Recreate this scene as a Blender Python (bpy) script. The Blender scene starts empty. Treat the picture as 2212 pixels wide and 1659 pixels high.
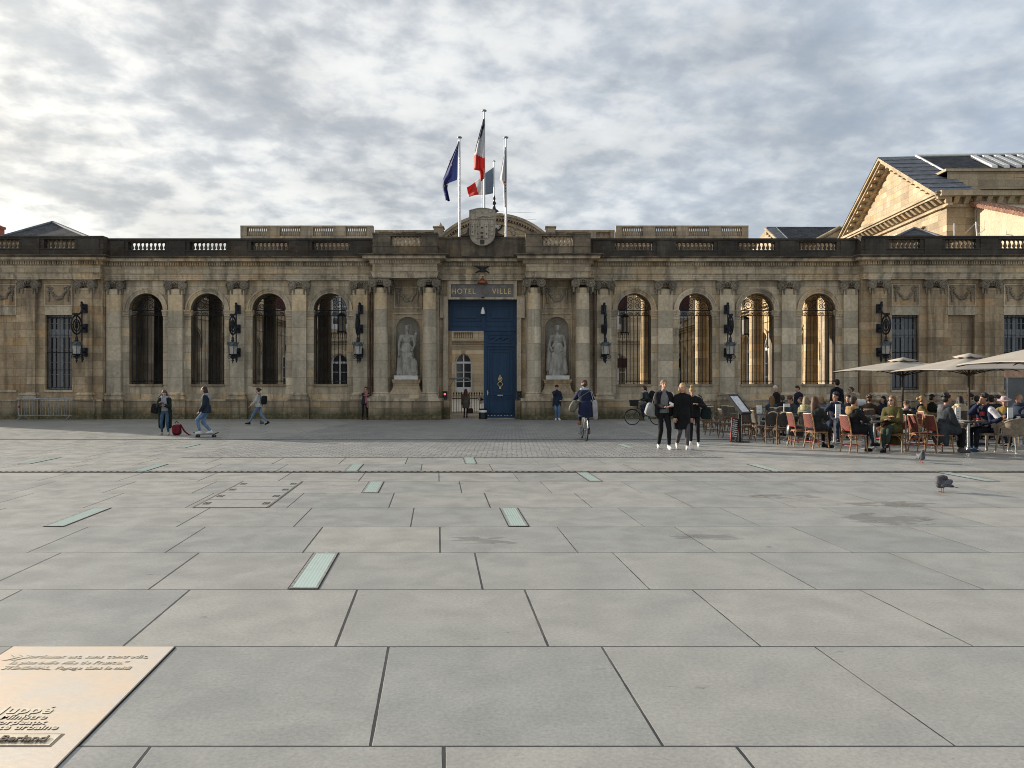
import bpy, math, random
from mathutils import Vector, Matrix, Quaternion
R = math.radians
PI = math.pi
S = bpy.context.scene
COL = S.collection
rnd = random.Random(7)
CAMH, FPX, CX0, HY = 1.75, 1662.0, 1106.0, 822.0   # eye height, focal length, image centre, horizon (photo surveyed at 2212 px wide)
def X_at(px, Y): return (px - CX0) * Y / FPX
def Z_at(py, Y): return CAMH + (HY - py) * Y / FPX
def gz(Y):                                          # the square falls gently towards the building
    return 0.0 if Y < 18 else (-0.01127 * (min(Y, 40) - 18))
def gpos(px, py):
    Y = CAMH * FPX / (py - HY)
    if Y > 18: Y = min(39.5, 1.547 / ((py - HY) / FPX - .01127))
    return Vector((X_at(px, Y), Y, gz(Y)))
AX = -1.54                                          # axis of the gate

# ---------------------------------------------------------------- materials
class NT:
    def __init__(s, name):
        s.m = bpy.data.materials.new(name); s.m.use_nodes = True
        s.t = s.m.node_tree; s.n = s.t.nodes; s.l = s.t.links
        s.b = s.n['Principled BSDF']
    def put(s, sock, v):
        if hasattr(v, 'is_linked'): s.l.new(v, sock)
        elif isinstance(v, (tuple, list)) and len(v) == 3 and sock.type == 'RGBA': sock.default_value = (*v, 1)
        else: sock.default_value = v
    def node(s, t, **k):
        n = s.n.new(t)
        for a, v in k.items(): setattr(n, a, v)
        return n
    def M(s, op, a, b=0.0, c=None):
        n = s.node('ShaderNodeMath', operation=op)
        s.put(n.inputs[0], a); s.put(n.inputs[1], b)
        if c is not None: s.put(n.inputs[2], c)
        return n.outputs[0]
    def mr(s, v, a, b, c=0.0, d=1.0, smooth=True):
        n = s.node('ShaderNodeMapRange', interpolation_type='SMOOTHSTEP' if smooth else 'LINEAR')
        for i, q in enumerate((v, a, b, c, d)): s.put(n.inputs[i], q)
        return n.outputs[0]
    def mix(s, f, a, b, bt='MIX'):
        n = s.node('ShaderNodeMix', data_type='RGBA', blend_type=bt)
        s.put(n.inputs[0], f); s.put(n.inputs[6], a); s.put(n.inputs[7], b)
        return n.outputs[2]
    def pos(s):
        return s.node('ShaderNodeNewGeometry').outputs['Position']
    def obj(s): return s.node('ShaderNodeTexCoord').outputs['Object']
    def sep(s, v):
        n = s.node('ShaderNodeSeparateXYZ'); s.l.new(v, n.inputs[0]); return n.outputs
    def com(s, x, y, z=0.0):
        n = s.node('ShaderNodeCombineXYZ')
        for i, q in enumerate((x, y, z)): s.put(n.inputs[i], q)
        return n.outputs[0]
    def scale(s, v, sc):
        n = s.node('ShaderNodeMapping'); s.l.new(v, n.inputs[0]); n.inputs['Scale'].default_value = sc; return n.outputs[0]
    def noise(s, v, sc, det=3, rough=.5, dist=0.0):
        n = s.node('ShaderNodeTexNoise'); s.l.new(v, n.inputs['Vector'])
        n.inputs['Scale'].default_value = sc; n.inputs['Detail'].default_value = det
        n.inputs['Roughness'].default_value = rough; n.inputs['Distortion'].default_value = dist
        return n.outputs[0]
    def white(s, v):
        n = s.node('ShaderNodeTexWhiteNoise', noise_dimensions='2D'); s.l.new(v, n.inputs['Vector']); return n.outputs
    def bump(s, h, st=.3, d=.02):
        n = s.node('ShaderNodeBump'); n.inputs['Strength'].default_value = st; n.inputs['Distance'].default_value = d
        s.l.new(h, n.inputs['Height']); s.l.new(n.outputs[0], s.b.inputs['Normal'])
    def set(s, col=None, rough=None, metal=None, spec=None):
        if col is not None: s.put(s.b.inputs['Base Color'], col)
        if rough is not None: s.put(s.b.inputs['Roughness'], rough)
        if metal is not None: s.put(s.b.inputs['Metallic'], metal)
        if spec is not None: s.put(s.b.inputs['Specular IOR Level'], spec)
        return s.m

def plain(name, col, rough=.6, metal=0.0, var=.18, sc=9.0, spec=.4, bump=0.0):
    t = NT(name); p = t.obj(); n = t.noise(p, sc, 4, .6)
    f = t.mr(n, .3, .7, 1 - var, 1 + var)
    c = t.mix(1.0, col, t.com(f, f, f), 'MULTIPLY')
    if bump: t.bump(t.noise(p, sc * 6, 3, .6), bump, .01)
    return t.set(c, rough, metal, spec)
def cloth(name, col, var=.25):
    t = NT(name); p = t.obj(); n = t.noise(t.scale(p, (1, 1, .55)), 11, 4, .6, .6)
    f = t.mr(n, .3, .7, 1 - var, 1 + var)
    t.bump(n, .5, .02)
    return t.set(t.mix(1.0, col, t.com(f, f, f), 'MULTIPLY'), .85, 0, .2)
_mc = {}
def CL(col, var=.25):
    k = (tuple(round(c, 3) for c in col), var)
    if k not in _mc: _mc[k] = cloth('cloth_%d' % len(_mc), col, var)
    return _mc[k]

def stone(name, base=(.37, .285, .19), base2=(.27, .20, .125), soot=.35, joints=True, bw=1.15, bh=.43, moss=True, var=.5, mort=.007, light=None):
    if name not in ('yellow_ashlar', 'museum_ashlar', 'cream_plaster', 'shade_toned_walk_stone', 'sooty_stone'): base = tuple(a * b for a, b in zip(base, (1.13, 1.12, 1.08))); base2 = tuple(a * b for a, b in zip(base2, (1.22, 1.22, 1.20)))
    t = NT(name); P = t.pos(); x, y, z = t.sep(P)
    u = t.M('ADD', x, y)
    n1 = t.noise(P, .55, 5, .62, .3); n2 = t.noise(P, 7, 5, .65); n3 = t.noise(t.scale(P, (2.2, 2.2, .25)), 1.1, 5, .6, .2)
    col = t.mix(t.mr(n1, .35, .65), base, base2)
    if joints:
        br = t.node('ShaderNodeTexBrick', offset=.5, offset_frequency=2, squash=1.0)
        t.l.new(t.com(u, t.M('ADD', z, 3.248), 0.0), br.inputs['Vector'])
        br.inputs['Scale'].default_value = 1.0; br.inputs['Mortar Size'].default_value = mort
        br.inputs['Brick Width'].default_value = bw; br.inputs['Row Height'].default_value = bh
        br.inputs['Mortar Smooth'].default_value = .3
        for i, c in ((0, (1.20, 1.18, 1.15, 1)), (1, (.76, .73, .69, 1))): br.inputs['Color%d' % (i + 1)].default_value = c
        br.inputs['Mortar'].default_value = (1.0, 1.0, 1.0, 1); br.inputs['Bias'].default_value = 0.0
        col = t.mix(var, col, t.mix(1.0, col, br.outputs[0], 'MULTIPLY'))
        # a few replaced, yellower or paler blocks
        row = t.M('FLOOR', t.M('DIVIDE', t.M('ADD', z, 3.248), bh))
        cc = t.M('FLOOR', t.M('DIVIDE', t.M('ADD', u, t.M('MULTIPLY', t.M('MODULO', row, 2.0), bw * .5)), bw))
        w = t.white(t.com(cc, row))
        col = t.mix(t.mr(w[0], .70, .98, 0, .55), col, t.mix(1.0, col, (1.22, 1.03, .78), 'MULTIPLY'))
        col = t.mix(t.mr(w[0], .26, .05, 0, .5), col, t.mix(1.0, col, (.66, .68, .72), 'MULTIPLY'))
        col = t.mix(t.mr(t.M('ABSOLUTE', t.M('SUBTRACT', w[0], .5)), .035, .03), col, t.mix(1.0, col, (1.22, 1.21, 1.2), 'MULTIPLY'))
        mk = br.outputs['Fac']
        col = t.mix(t.M('MULTIPLY', mk, t.mr(n2, .35, .6, .35, .95)), col, (.13, .105, .08))
        h = t.M('SUBTRACT', t.M('MULTIPLY', n2, .35), mk)
    else: h = n2
    f = t.mr(n2, .25, .75, .82, 1.16); col = t.mix(1.0, col, t.com(f, f, f), 'MULTIPLY')
    st = t.M('MULTIPLY', t.mr(n3, .46, .64), soot)
    n4 = t.noise(P, 2.4, 6, .7, .6); st = t.M('MAXIMUM', st, t.M('MULTIPLY', t.mr(n4, .58, .72), t.M('MULTIPLY', soot, 1.0)))
    col = t.mix(st, col, (.055, .048, .042))
    if moss:
        mf = t.M('MULTIPLY', t.mr(t.M('ADD', z, t.M('MULTIPLY', n1, -1.1)), .02, -.62), t.mr(n2, .25, .6, .3, .9))
        col = t.mix(mf, col, (.055, .058, .026))
    t.bump(h, .55, .012)
    return t.set(col, .88, 0, .25)

MAT = {}
MAT['stone'] = stone('sandstone', (.43, .36, .265), (.31, .25, .175), .42)
MAT['stonedark'] = stone('weathered_sandstone', (.35, .29, .21), (.25, .20, .14), .5, bw=.95, bh=.36, var=.8)
MAT['wingstone'] = stone('arcade_sandstone', (.475, .415, .325), (.37, .315, .235), .40, var=.75)
MAT['pavstone'] = stone('pavilion_sandstone', (.41, .325, .225), (.30, .23, .155), .48, bw=1.0, bh=.40, var=.8)
MAT['shaft'] = stone('column_drum_stone', (.50, .44, .345), (.40, .345, .26), .26, bw=40, bh=.86, mort=.007)
MAT['trim'] = stone('moulding_stone', (.49, .425, .335), (.38, .32, .24), .55, bw=1.7, bh=50, moss=False)
MAT['soot'] = stone('sooty_stone', (.085, .075, .062), (.04, .036, .031), .6, bw=1.6, bh=1.2, moss=False)
MAT['soot2'] = stone('half_sooty_stone', (.20, .165, .125), (.08, .07, .058), .7, bw=1.4, bh=1.2, moss=False)
MAT['cap'] = stone('carved_dark_stone', (.28, .245, .195), (.17, .147, .117), .55, joints=False, moss=False)
MAT['carve'] = stone('carved_grey_stone', (.37, .33, .275), (.27, .24, .20), .45, joints=False, moss=False)
MAT['marble'] = stone('statue_marble', (.35, .33, .295), (.26, .245, .215), .30, joints=False, moss=False)
def drapery():
    t = NT('carved_drapery_marble'); P = t.pos(); n = t.noise(t.scale(P, (1, 1, .16)), 9, 4, .55, .8); n2 = t.noise(P, 3, 5, .6)
    c = t.mix(t.mr(n2, .35, .65), (.42, .40, .365), (.31, .295, .265)); c = t.mix(t.mr(t.noise(t.scale(P, (1, 1, .3)), 3.5, 4), .52, .72, 0, .5), c, (.13, .12, .105))
    t.bump(n, 1.0, .09)
    return t.set(c, .85, 0, .2)
MAT['drapery'] = drapery()
MAT['slabwhite'] = stone('pale_plinth_stone', (.56, .55, .53), (.47, .46, .44), .15, joints=False, moss=False)
MAT['darkcol'] = stone('shade_toned_walk_stone', (.20, .175, .14), (.11, .097, .08), .5, bw=40, bh=.9, moss=False)  # stone of the left walk, its shade put into the colour
MAT['reveal'] = stone('shade_toned_grimy_reveal', (.24, .195, .14), (.15, .12, .085), .55, bw=.8, bh=.43)  # dirt, plus the shade of the deep arches put into the colour
MAT['niche'] = stone('smooth_niche_stone', (.38, .355, .31), (.30, .275, .235), .3, joints=False, moss=False)
MAT['pale'] = stone('palace_stone', (.44, .375, .275), (.37, .30, .21), .20, bw=30, bh=.44, moss=False, mort=.016)
MAT['palegrey'] = stone('palace_grey_stone', (.36, .315, .25), (.27, .23, .18), .35, bw=1.6, bh=.5, moss=False)
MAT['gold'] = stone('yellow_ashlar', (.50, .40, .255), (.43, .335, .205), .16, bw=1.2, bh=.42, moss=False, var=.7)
MAT['goldbig'] = stone('museum_ashlar', (.46, .385, .275), (.39, .315, .215), .12, bw=1.5, bh=.52, moss=False, var=.7, mort=.012)
MAT['plaster'] = stone('cream_plaster', (.50, .425, .31), (.45, .38, .27), .12, joints=False, moss=False)

def slate():
    t = NT('slate_roof'); P = t.pos(); x, y, z = t.sep(P)
    br = t.node('ShaderNodeTexBrick', offset=.5)
    t.l.new(t.com(t.M('ADD', x, t.M('MULTIPLY', y, .3)), z), br.inputs['Vector'])
    br.inputs['Scale'].default_value = 1; br.inputs['Brick Width'].default_value = .42; br.inputs['Row Height'].default_value = .17; br.inputs['Mortar Size'].default_value = .012
    br.inputs['Color1'].default_value = (.075, .08, .09, 1); br.inputs['Color2'].default_value = (.035, .04, .048, 1); br.inputs['Mortar'].default_value = (.015, .016, .018, 1)
    n = t.noise(P, 1.2, 5, .7)
    c = t.mix(t.mr(n, .45, .75, 0, .6), br.outputs[0], (.12, .115, .10))
    t.bump(br.outputs['Fac'], -.4, .02)
    return t.set(c, .85, 0, .15)
MAT['slate'] = slate()
MAT['lead'] = plain('lead_flashing', (.15, .16, .18), .75, 0, .25, 2, .2)
MAT['tile'] = plain('red_roof_tile', (.23, .12, .08), .8, 0, .45, 6)
MAT['iron'] = plain('black_iron', (.012, .013, .015), .5, .2, .3, 14)
MAT['ironblue'] = plain('blue_black_iron', (.014, .018, .026), .45, .3, .3, 10)
MAT['verdi'] = plain('weathered_lantern_roof', (.085, .10, .105), .5, .4, .4, 12)
MAT['steel'] = plain('brushed_steel', (.52, .52, .50), .3, .9, .12, 8)
MAT['galv'] = plain('galvanised_steel', (.30, .32, .33), .45, .75, .25, 6)
MAT['white'] = plain('white_paint', (.72, .72, .70), .5, 0, .08, 5)
MAT['winframe'] = plain('grey_white_window_paint', (.55, .56, .57), .55, 0, .12, 6)
MAT['greyframe'] = plain('grey_window_paint', (.20, .21, .22), .55, 0, .2, 6)
MAT['dark'] = plain('dark_interior', (.016, .016, .018), .8, 0, .3, 3)
MAT['wood'] = plain('dark_timber', (.05, .035, .022), .6, 0, .35, 3)
MAT['copper'] = plain('aged_copper', (.28, .10, .045), .4, .6, .3, 9)
MAT['lantern_glass'] = plain('milky_lantern_glass', (.36, .35, .32), .25, 0, .2, 6, .6)
MAT['redlight'] = plain('red_lens', (.6, .03, .02), .3)
MAT['rubber'] = plain('black_rubber', (.012, .012, .012), .7)
MAT['gilt'] = plain('gilt_lettering', (.64, .47, .16), .45, .3, .35, 20)
MAT['signgrey'] = plain('grey_marble_sign', (.15, .14, .145), .5, 0, .25, 3)
MAT['brass'] = plain('brass_fitting', (.50, .43, .26), .35, .8, .25, 14)
def glass(name='dark_window_glass', col=(.02, .024, .03), rough=.08):
    t = NT(name); n = t.noise(t.pos(), .8, 3)
    t.bump(n, .08, .05)
    return t.set(col, rough, 0, .9)
MAT['glass'] = glass()
def door_blue():
    t = NT('blue_door_paint'); P = t.pos(); x, y, z = t.sep(P)
    n = t.noise(t.scale(P, (3, 3, .4)), 2.0, 5, .65)
    c = t.mix(t.mr(n, .3, .7), (.008, .036, .088), (.013, .052, .112))
    t.bump(t.noise(P, 30, 3), .1, .01)
    return t.set(c, .5, 0, .35)
MAT['blue'] = door_blue()

# ---------------------------------------------------------------- mesh builder
class MB:
    def __init__(s): s.v = []; s.f = []; s.mi = []; s.sm = []; s.T = None
    def _a(s, vs, fs, m, sm):
        o = len(s.v)
        if s.T is not None: vs = [s.T @ Vector(p) for p in vs]
        s.v.extend([tuple(p) for p in vs])
        for f in fs: s.f.append(tuple(i + o for i in f)); s.mi.append(m); s.sm.append(sm)
    def fbox(s, x0, x1, y0, y1, z0, z1, a=0.0, b=0.0, c=0.0, m=0):
        """box whose top is grown by a (x ends), b (front, -y), c (back)"""
        V = [(x0, y0, z0), (x1, y0, z0), (x1, y1, z0), (x0, y1, z0), (x0 - a, y0 - b, z1), (x1 + a, y0 - b, z1), (x1 + a, y1 + c, z1), (x0 - a, y1 + c, z1)]
        s._a(V, [(0, 3, 2, 1), (4, 5, 6, 7), (0, 1, 5, 4), (1, 2, 6, 5), (2, 3, 7, 6), (3, 0, 4, 7)], m, False)
        return s
    def box(s, x0, x1, y0, y1, z0, z1, m=0): return s.fbox(x0, x1, y0, y1, z0, z1, m=m)
    def poly(s, pts, m=0, sm=False): s._a(pts, [tuple(range(len(pts)))], m, sm); return s
    def prism(s, poly, y0, y1, m=0, sm=False):
        """polygon in (x,z), counter-clockwise seen from -y, pushed from y0 to y1"""
        n = len(poly)
        V = [(x, y0, z) for x, z in poly] + [(x, y1, z) for x, z in poly]
        F = [tuple(range(n)), tuple(range(2 * n - 1, n - 1, -1))]
        s._a(V, F, m, False)
        s._a(V, [(i, i + n, (i + 1) % n + n, (i + 1) % n) for i in range(n)], m, sm)
        return s
    def prismx(s, poly, x0, x1, m=0):
        n = len(poly)
        V = [(x0, y, z) for y, z in poly] + [(x1, y, z) for y, z in poly]
        s._a(V, [tuple(range(n)), tuple(range(2 * n - 1, n - 1, -1))] + [(i, i + n, (i + 1) % n + n, (i + 1) % n) for i in range(n)], m, False)
        return s
    def rings(s, rings, m=0, sm=True, caps=True, closed=True):
        n = len(rings[0]); V = [p for r in rings for p in r]; F = []
        for k in range(len(rings) - 1):
            for i in range(n if closed else n - 1):
                j = (i + 1) % n
                F.append((k * n + i, k * n + j, (k + 1) * n + j, (k + 1) * n + i))
        s._a(V, F, m, sm)
        if caps and closed:
            s._a(rings[0], [tuple(range(n - 1, -1, -1))], m, False); s._a(rings[-1], [tuple(range(n))], m, False)
        return s
    def tube(s, pts, r, n=8, m=0, sm=True, caps=True):
        pts = [Vector(p) for p in pts]; k = len(pts)
        rs = list(r) if isinstance(r, (list, tuple)) else [r] * k
        out = []; up = None
        for i, p in enumerate(pts):
            d = (pts[min(i + 1, k - 1)] - pts[max(i - 1, 0)])
            d = d.normalized() if d.length > 1e-9 else Vector((0, 0, 1))
            if up is None:
                up = Vector((0, 0, 1)) if abs(d.z) < .9 else Vector((1, 0, 0))
            a = d.cross(up)
            if a.length < 1e-4: a = d.cross(Vector((0, 1, 0)))
            a.normalize(); b = a.cross(d).normalized(); up = b
            out.append([p + a * (rs[i] * math.cos(2 * PI * j / n)) + b * (rs[i] * math.sin(2 * PI * j / n)) for j in range(n)])
        return s.rings(out, m, sm, caps)
    def cap(s, a, b, ra, rb, n=10, m=0):
        """capsule with round ends"""
        a = Vector(a); b = Vector(b); d = (b - a); L = d.length; d = d / L if L > 1e-6 else Vector((0, 0, 1))
        P = [a - d * ra * .98, a - d * ra * .7, a, b, b + d * rb * .7, b + d * rb * .98]
        return s.tube(P, [ra * .2, ra * .71, ra, rb, rb * .71, rb * .2], n, m)
    def lathe(s, prof, c=(0, 0, 0), n=16, m=0, sm=True, axis='z', caps=True):
        out = []
        for r, z in prof:
            r = max(r, 1e-4); ring = []
            for j in range(n):
                a = 2 * PI * j / n; p = (r * math.cos(a), r * math.sin(a), z)
                if axis == 'y': p = (p[0], p[2], p[1])
                elif axis == 'x': p = (p[2], p[0], p[1])
                ring.append((p[0] + c[0], p[1] + c[1], p[2] + c[2]))
            out.append(ring)
        return s.rings(out, m, sm, caps)
    def ell(s, c, r, m=0, nu=14, nv=9, rot=None):
        c = Vector(c); out = []
        for k in range(nv + 1):
            t = -PI / 2 + PI * k / nv; t = max(min(t, PI / 2 - .04), -PI / 2 + .04); ring = []
            for j in range(nu):
                a = 2 * PI * j / nu
                p = Vector((r[0] * math.cos(t) * math.cos(a), r[1] * math.cos(t) * math.sin(a), r[2] * math.sin(t)))
                if rot is not None: p = rot @ p
                ring.append(p + c)
            out.append(ring)
        return s.rings(out, m, True, True)
    def torus(s, c, Rr, r, axis='y', n=28, k=6, m=0, a0=0.0, a1=2 * PI):
        full = abs(a1 - a0 - 2 * PI) < 1e-6; pts = []
        for i in range(n + (0 if full else 1)):
            a = a0 + (a1 - a0) * i / n; ring = []
            for j in range(k):
                b = 2 * PI * j / k; q = Rr + r * math.cos(b); w = r * math.sin(b)
                p = {'y': (q * math.cos(a), w, q * math.sin(a)), 'x': (w, q * math.cos(a), q * math.sin(a)), 'z': (q * math.cos(a), q * math.sin(a), w)}[axis]
                ring.append((p[0] + c[0], p[1] + c[1], p[2] + c[2]))
            pts.append(ring)
        if full: pts.append(pts[0])
        return s.rings(pts, m, True, not full)
    def mesh(s, name):
        me = bpy.data.meshes.new(name); me.from_pydata(s.v, [], s.f)
        me.polygons.foreach_set('use_smooth', s.sm); me.polygons.foreach_set('material_index', s.mi)
        return me
    def add_mesh(s, me, m=0):
        s._a([v.co for v in me.vertices], [tuple(p.vertices) for p in me.polygons], m, True)
    def build(s, name, mats, parent=None, world=True, recalc=True):
        me = s.mesh(name)
        if recalc:
            import bmesh
            bm = bmesh.new(); bm.from_mesh(me); bmesh.ops.recalc_face_normals(bm, faces=bm.faces); bm.to_mesh(me); bm.free()
        return link(name, me, mats, parent, world)
def link(name, me, mats, parent=None, world=True):
    for m in (mats if isinstance(mats, (list, tuple)) else [mats]): me.materials.append(MAT[m] if isinstance(m, str) else m)
    o = bpy.data.objects.new(name, me); COL.objects.link(o)
    if parent is not None:
        o.parent = parent
        if world: o.matrix_parent_inverse = wm(parent).inverted()
    return o
def wm(o):
    m = Matrix.LocRotScale(o.location, o.rotation_euler, o.scale)
    if o.parent is not None: m = wm(o.parent) @ o.matrix_parent_inverse @ m
    return m
def tag(o, label=None, cat=None, group=None, kind=None):
    if label: o['label'] = label
    if cat: o['category'] = cat
    if group: o['group'] = group
    if kind: o['kind'] = kind
    return o
def thing(name, label, cat, loc=(0, 0, 0), rz=0.0, group=None):
    o = bpy.data.objects.new(name, None); COL.objects.link(o)
    o.empty_display_size = .2; o.location = loc; o.rotation_euler = (0, 0, rz)
    return tag(o, label, cat, group)
KIDS = {}
def dup(root, loc, rz, label=None, group=None, scale=None):
    def cp(o, par):
        c = o.copy(); COL.objects.link(c)
        if par is not None: c.parent = par
        for ch in o.children: cp(ch, c)
        return c
    r = cp(root, None); r.location = loc; r.rotation_euler = (0, 0, rz)
    if scale: r.scale = (scale,) * 3
    if label: r['label'] = label
    if group: r['group'] = group
    return r
def remesh(mb, vox, it=2):
    me = mb.mesh('tmp'); o = bpy.data.objects.new('tmp', me); COL.objects.link(o)
    md = o.modifiers.new('r', 'REMESH'); md.mode = 'VOXEL'; md.voxel_size = vox; md.use_smooth_shade = True
    if it:
        sm = o.modifiers.new('s', 'SMOOTH'); sm.iterations = it; sm.factor = .5
    bpy.context.view_layer.update()
    dg = bpy.context.evaluated_depsgraph_get()
    out = bpy.data.meshes.new_from_object(o.evaluated_get(dg), depsgraph=dg)
    bpy.data.objects.remove(o); bpy.data.meshes.remove(me)
    out.polygons.foreach_set('use_smooth', [True] * len(out.polygons))
    out.materials.clear()
    return out
def text_mesh(body, size, ext, align='CENTER', bold=0.0, spacing=1.0, shear=0.0):
    cu = bpy.data.curves.new('tx', 'FONT'); cu.body = body; cu.size = size; cu.extrude = ext; cu.align_x = align
    cu.offset = bold; cu.space_character = spacing; cu.shear = shear; cu.resolution_u = 4
    o = bpy.data.objects.new('tx', cu); COL.objects.link(o); bpy.context.view_layer.update()
    dg = bpy.context.evaluated_depsgraph_get(); me = bpy.data.meshes.new_from_object(o.evaluated_get(dg), depsgraph=dg)
    bpy.data.objects.remove(o); me.materials.clear()
    return me
def spiral(cx, cz, y, r0, r1, a0, turns, n=18):
    return [(cx + (r0 + (r1 - r0) * i / n) * math.cos(a0 + turns * 2 * PI * i / n), y, cz + (r0 + (r1 - r0) * i / n) * math.sin(a0 + turns * 2 * PI * i / n)) for i in range(n + 1)]
# ---------------------------------------------------------------- the square
SK, RP, RY0, CP = .0969, 1.38, 2.30, 1.40            # joint skew, course depth, first course, slab length
def slab_mat():
    t = NT('grey_granite_slabs'); P = t.pos(); x, y, z = t.sep(P)
    q = t.M('ADD', x, t.M('MULTIPLY', y, SK))
    v = t.M('DIVIDE', t.M('SUBTRACT', y, RY0), RP); row = t.M('FLOOR', v); fy = t.M('SUBTRACT', v, row)
    u = t.M('DIVIDE', t.M('ADD', t.M('SUBTRACT', q, .03), t.M('MULTIPLY', row, .35)), CP); c = t.M('FLOOR', u); fx = t.M('SUBTRACT', u, c)
    wob = t.M('MULTIPLY', t.M('SUBTRACT', t.noise(P, 9, 3), .5), .006)
    dy = t.M('ADD', t.M('MULTIPLY', t.M('MINIMUM', fy, t.M('SUBTRACT', 1.0, fy)), RP), wob)
    dx = t.M('ADD', t.M('MULTIPLY', t.M('MINIMUM', fx, t.M('SUBTRACT', 1.0, fx)), CP), wob)
    w = t.white(t.com(c, row)); wv = w[0]; jw = t.mr(q, .2, 2.2, .0062, .0015)
    jy = t.mr(dy, .0045, .008, 1, 0); jx = t.mr(dx, t.M('ADD', jw, t.M('MULTIPLY', wv, .003)), t.M('ADD', t.M('ADD', jw, .003), t.M('MULTIPLY', wv, .003)), 1, 0)
    n1 = t.noise(P, .22, 4, .55, .4); n2 = t.noise(P, 2.2, 5, .62, .3); n3 = t.noise(P, 42, 4, .7); n4 = t.noise(P, 160, 2, .6)
    base = t.mix(t.mr(n1, .35, .65), (.287, .289, .272), (.310, .306, .284))
    tint = t.mix(wv, (.88, .90, .915), (1.08, 1.065, 1.035))
    col = t.mix(1.0, base, tint, 'MULTIPLY')
    f = t.mr(n2, .3, .7, .90, 1.08); col = t.mix(1.0, col, t.com(f, f, f), 'MULTIPLY')
    f = t.mr(n3, .3, .7, .86, 1.12); col = t.mix(1.0, col, t.com(f, f, f), 'MULTIPLY')
    pit = t.mr(n4, .66, .74, 0, .45); col = t.mix(pit, col, (.13, .13, .12))
    n5 = t.noise(t.scale(P, (1, 1.7, 1)), 30, 3, .62); col = t.mix(t.mr(n5, .61, .68, 0, .42), col, (.15, .15, .138)); col = t.mix(t.mr(n5, .37, .30, 0, .3), col, (.46, .46, .43))
    # dull spots of old gum and dirt
    vo = t.node('ShaderNodeTexVoronoi'); t.l.new(t.scale(P, (1.25, 1.25, 0)), vo.inputs['Vector']); vo.inputs['Scale'].default_value = 1.0
    gum = t.M('MULTIPLY', t.mr(t.M('ADD', vo.outputs['Distance'], t.M('MULTIPLY', t.M('SUBTRACT', n3, .5), .05)), .022, .034, 1, 0), t.mr(t.sep(vo.outputs['Color'])[0], .55, .6, 0, .40))
    col = t.mix(gum, col, (.13, .13, .125))
    # damp patches left where the stone has not dried
    damp = None
    for (cx, cy, rx, ry) in ((-.28, 8.45, .52, .26), (2.15, 8.6, .62, .20), (4.75, 9.75, .75, .55), (6.1, 8.15, .85, .22), (5.35, 10.9, .8, .35), (4.1, 11.6, .7, .3), (5.9, 6.4, .45, .3)):
        a = t.M('DIVIDE', t.M('SUBTRACT', x, cx), rx); b = t.M('DIVIDE', t.M('SUBTRACT', y, cy), ry)
        e = t.mr(t.M('ADD', t.M('MULTIPLY', a, a), t.M('MULTIPLY', b, b)), 0.0, 1.3, 1, 0)
        damp = e if damp is None else t.M('MAXIMUM', damp, e)
    nd = t.noise(t.scale(P, (1.1, 2.6, 1)), 2.3, 5, .62, .9)
    dm = t.mr(t.M('ADD', t.M('MULTIPLY', damp, .47), t.M('MULTIPLY', t.M('SUBTRACT', nd, .5), 1.7)), .31, .37)
    col = t.mix(t.M('MULTIPLY', dm, .50), col, (.12, .118, .11))
    jc = t.mix(t.mr(t.noise(P, 1.7, 3), .45, .62), (.022, .022, .02), t.mix(t.mr(q, -1, 4), (.03, .03, .028), (.17, .155, .12)))
    col = t.mix(jx, col, jc); col = t.mix(jy, col, (.03, .03, .027))
    h = t.M('SUBTRACT', t.M('MULTIPLY', n3, .12), t.M('MAXIMUM', jx, jy))
    t.bump(h, .6, .012)
    ro = t.M('SUBTRACT', t.mr(n2, .3, .7, .36, .50), t.M('MULTIPLY', dm, .12))
    return t.set(col, ro, 0, .5)
MAT['slab'] = slab_mat()
def sett_mat():
    t = NT('granite_setts'); P = t.pos(); x, y, z = t.sep(P)
    wx = t.M('MULTIPLY', t.M('SUBTRACT', t.noise(P, 1.3, 3), .5), .10)
    br = t.node('ShaderNodeTexBrick', offset=.5); t.l.new(t.com(t.M('ADD', x, wx), t.M('ADD', y, wx)), br.inputs['Vector'])
    br.inputs['Scale'].default_value = 1; br.inputs['Brick Width'].default_value = .24; br.inputs['Row Height'].default_value = .19
    br.inputs['Mortar Size'].default_value = .014; br.inputs['Mortar Smooth'].default_value = .35
    br.inputs['Color1'].default_value = (.305, .305, .292, 1); br.inputs['Color2'].default_value = (.215, .215, .208, 1); br.inputs['Mortar'].default_value = (.10, .098, .09, 1)
    n = t.noise(P, .5, 4, .6); f = t.mr(n, .3, .7, .88, 1.12)
    n3 = t.noise(P, 38, 3, .7); f2 = t.mr(n3, .3, .7, .88, 1.12)
    col = t.mix(1.0, t.mix(1.0, br.outputs[0], t.com(f, f, f), 'MULTIPLY'), t.com(f2, f2, f2), 'MULTIPLY')
    t.bump(t.M('SUBTRACT', t.M('MULTIPLY', n3, .2), br.outputs['Fac']), .9, .02)
    return t.set(col, .5, 0, .45)
MAT['setts'] = sett_mat()
ys = [-40, -10, 0, 9, 18, 29, 40, 60, 120, 600]
g = MB(); xs = [-600, -120, -40, 0, 40, 120, 600]
g._a([(x, y, gz(y)) for y in ys for x in xs], [(j * 7 + i, j * 7 + i + 1, (j + 1) * 7 + i + 1, (j + 1) * 7 + i) for j in range(len(ys) - 1) for i in range(6)], 0, False)
tag(g.build('paving', 'slab'), kind='structure')
g = MB()
yy = [17.48, 18, 22, 26, 30, 34, 38.6]
g._a([(x, y, gz(y) + .004) for y in yy for x in (-7.4, -1.4, 4.7)], [(j * 3 + i, j * 3 + i + 1, (j + 1) * 3 + i + 1, (j + 1) * 3 + i) for j in range(len(yy) - 1) for i in range(2)], 0, False)
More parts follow.
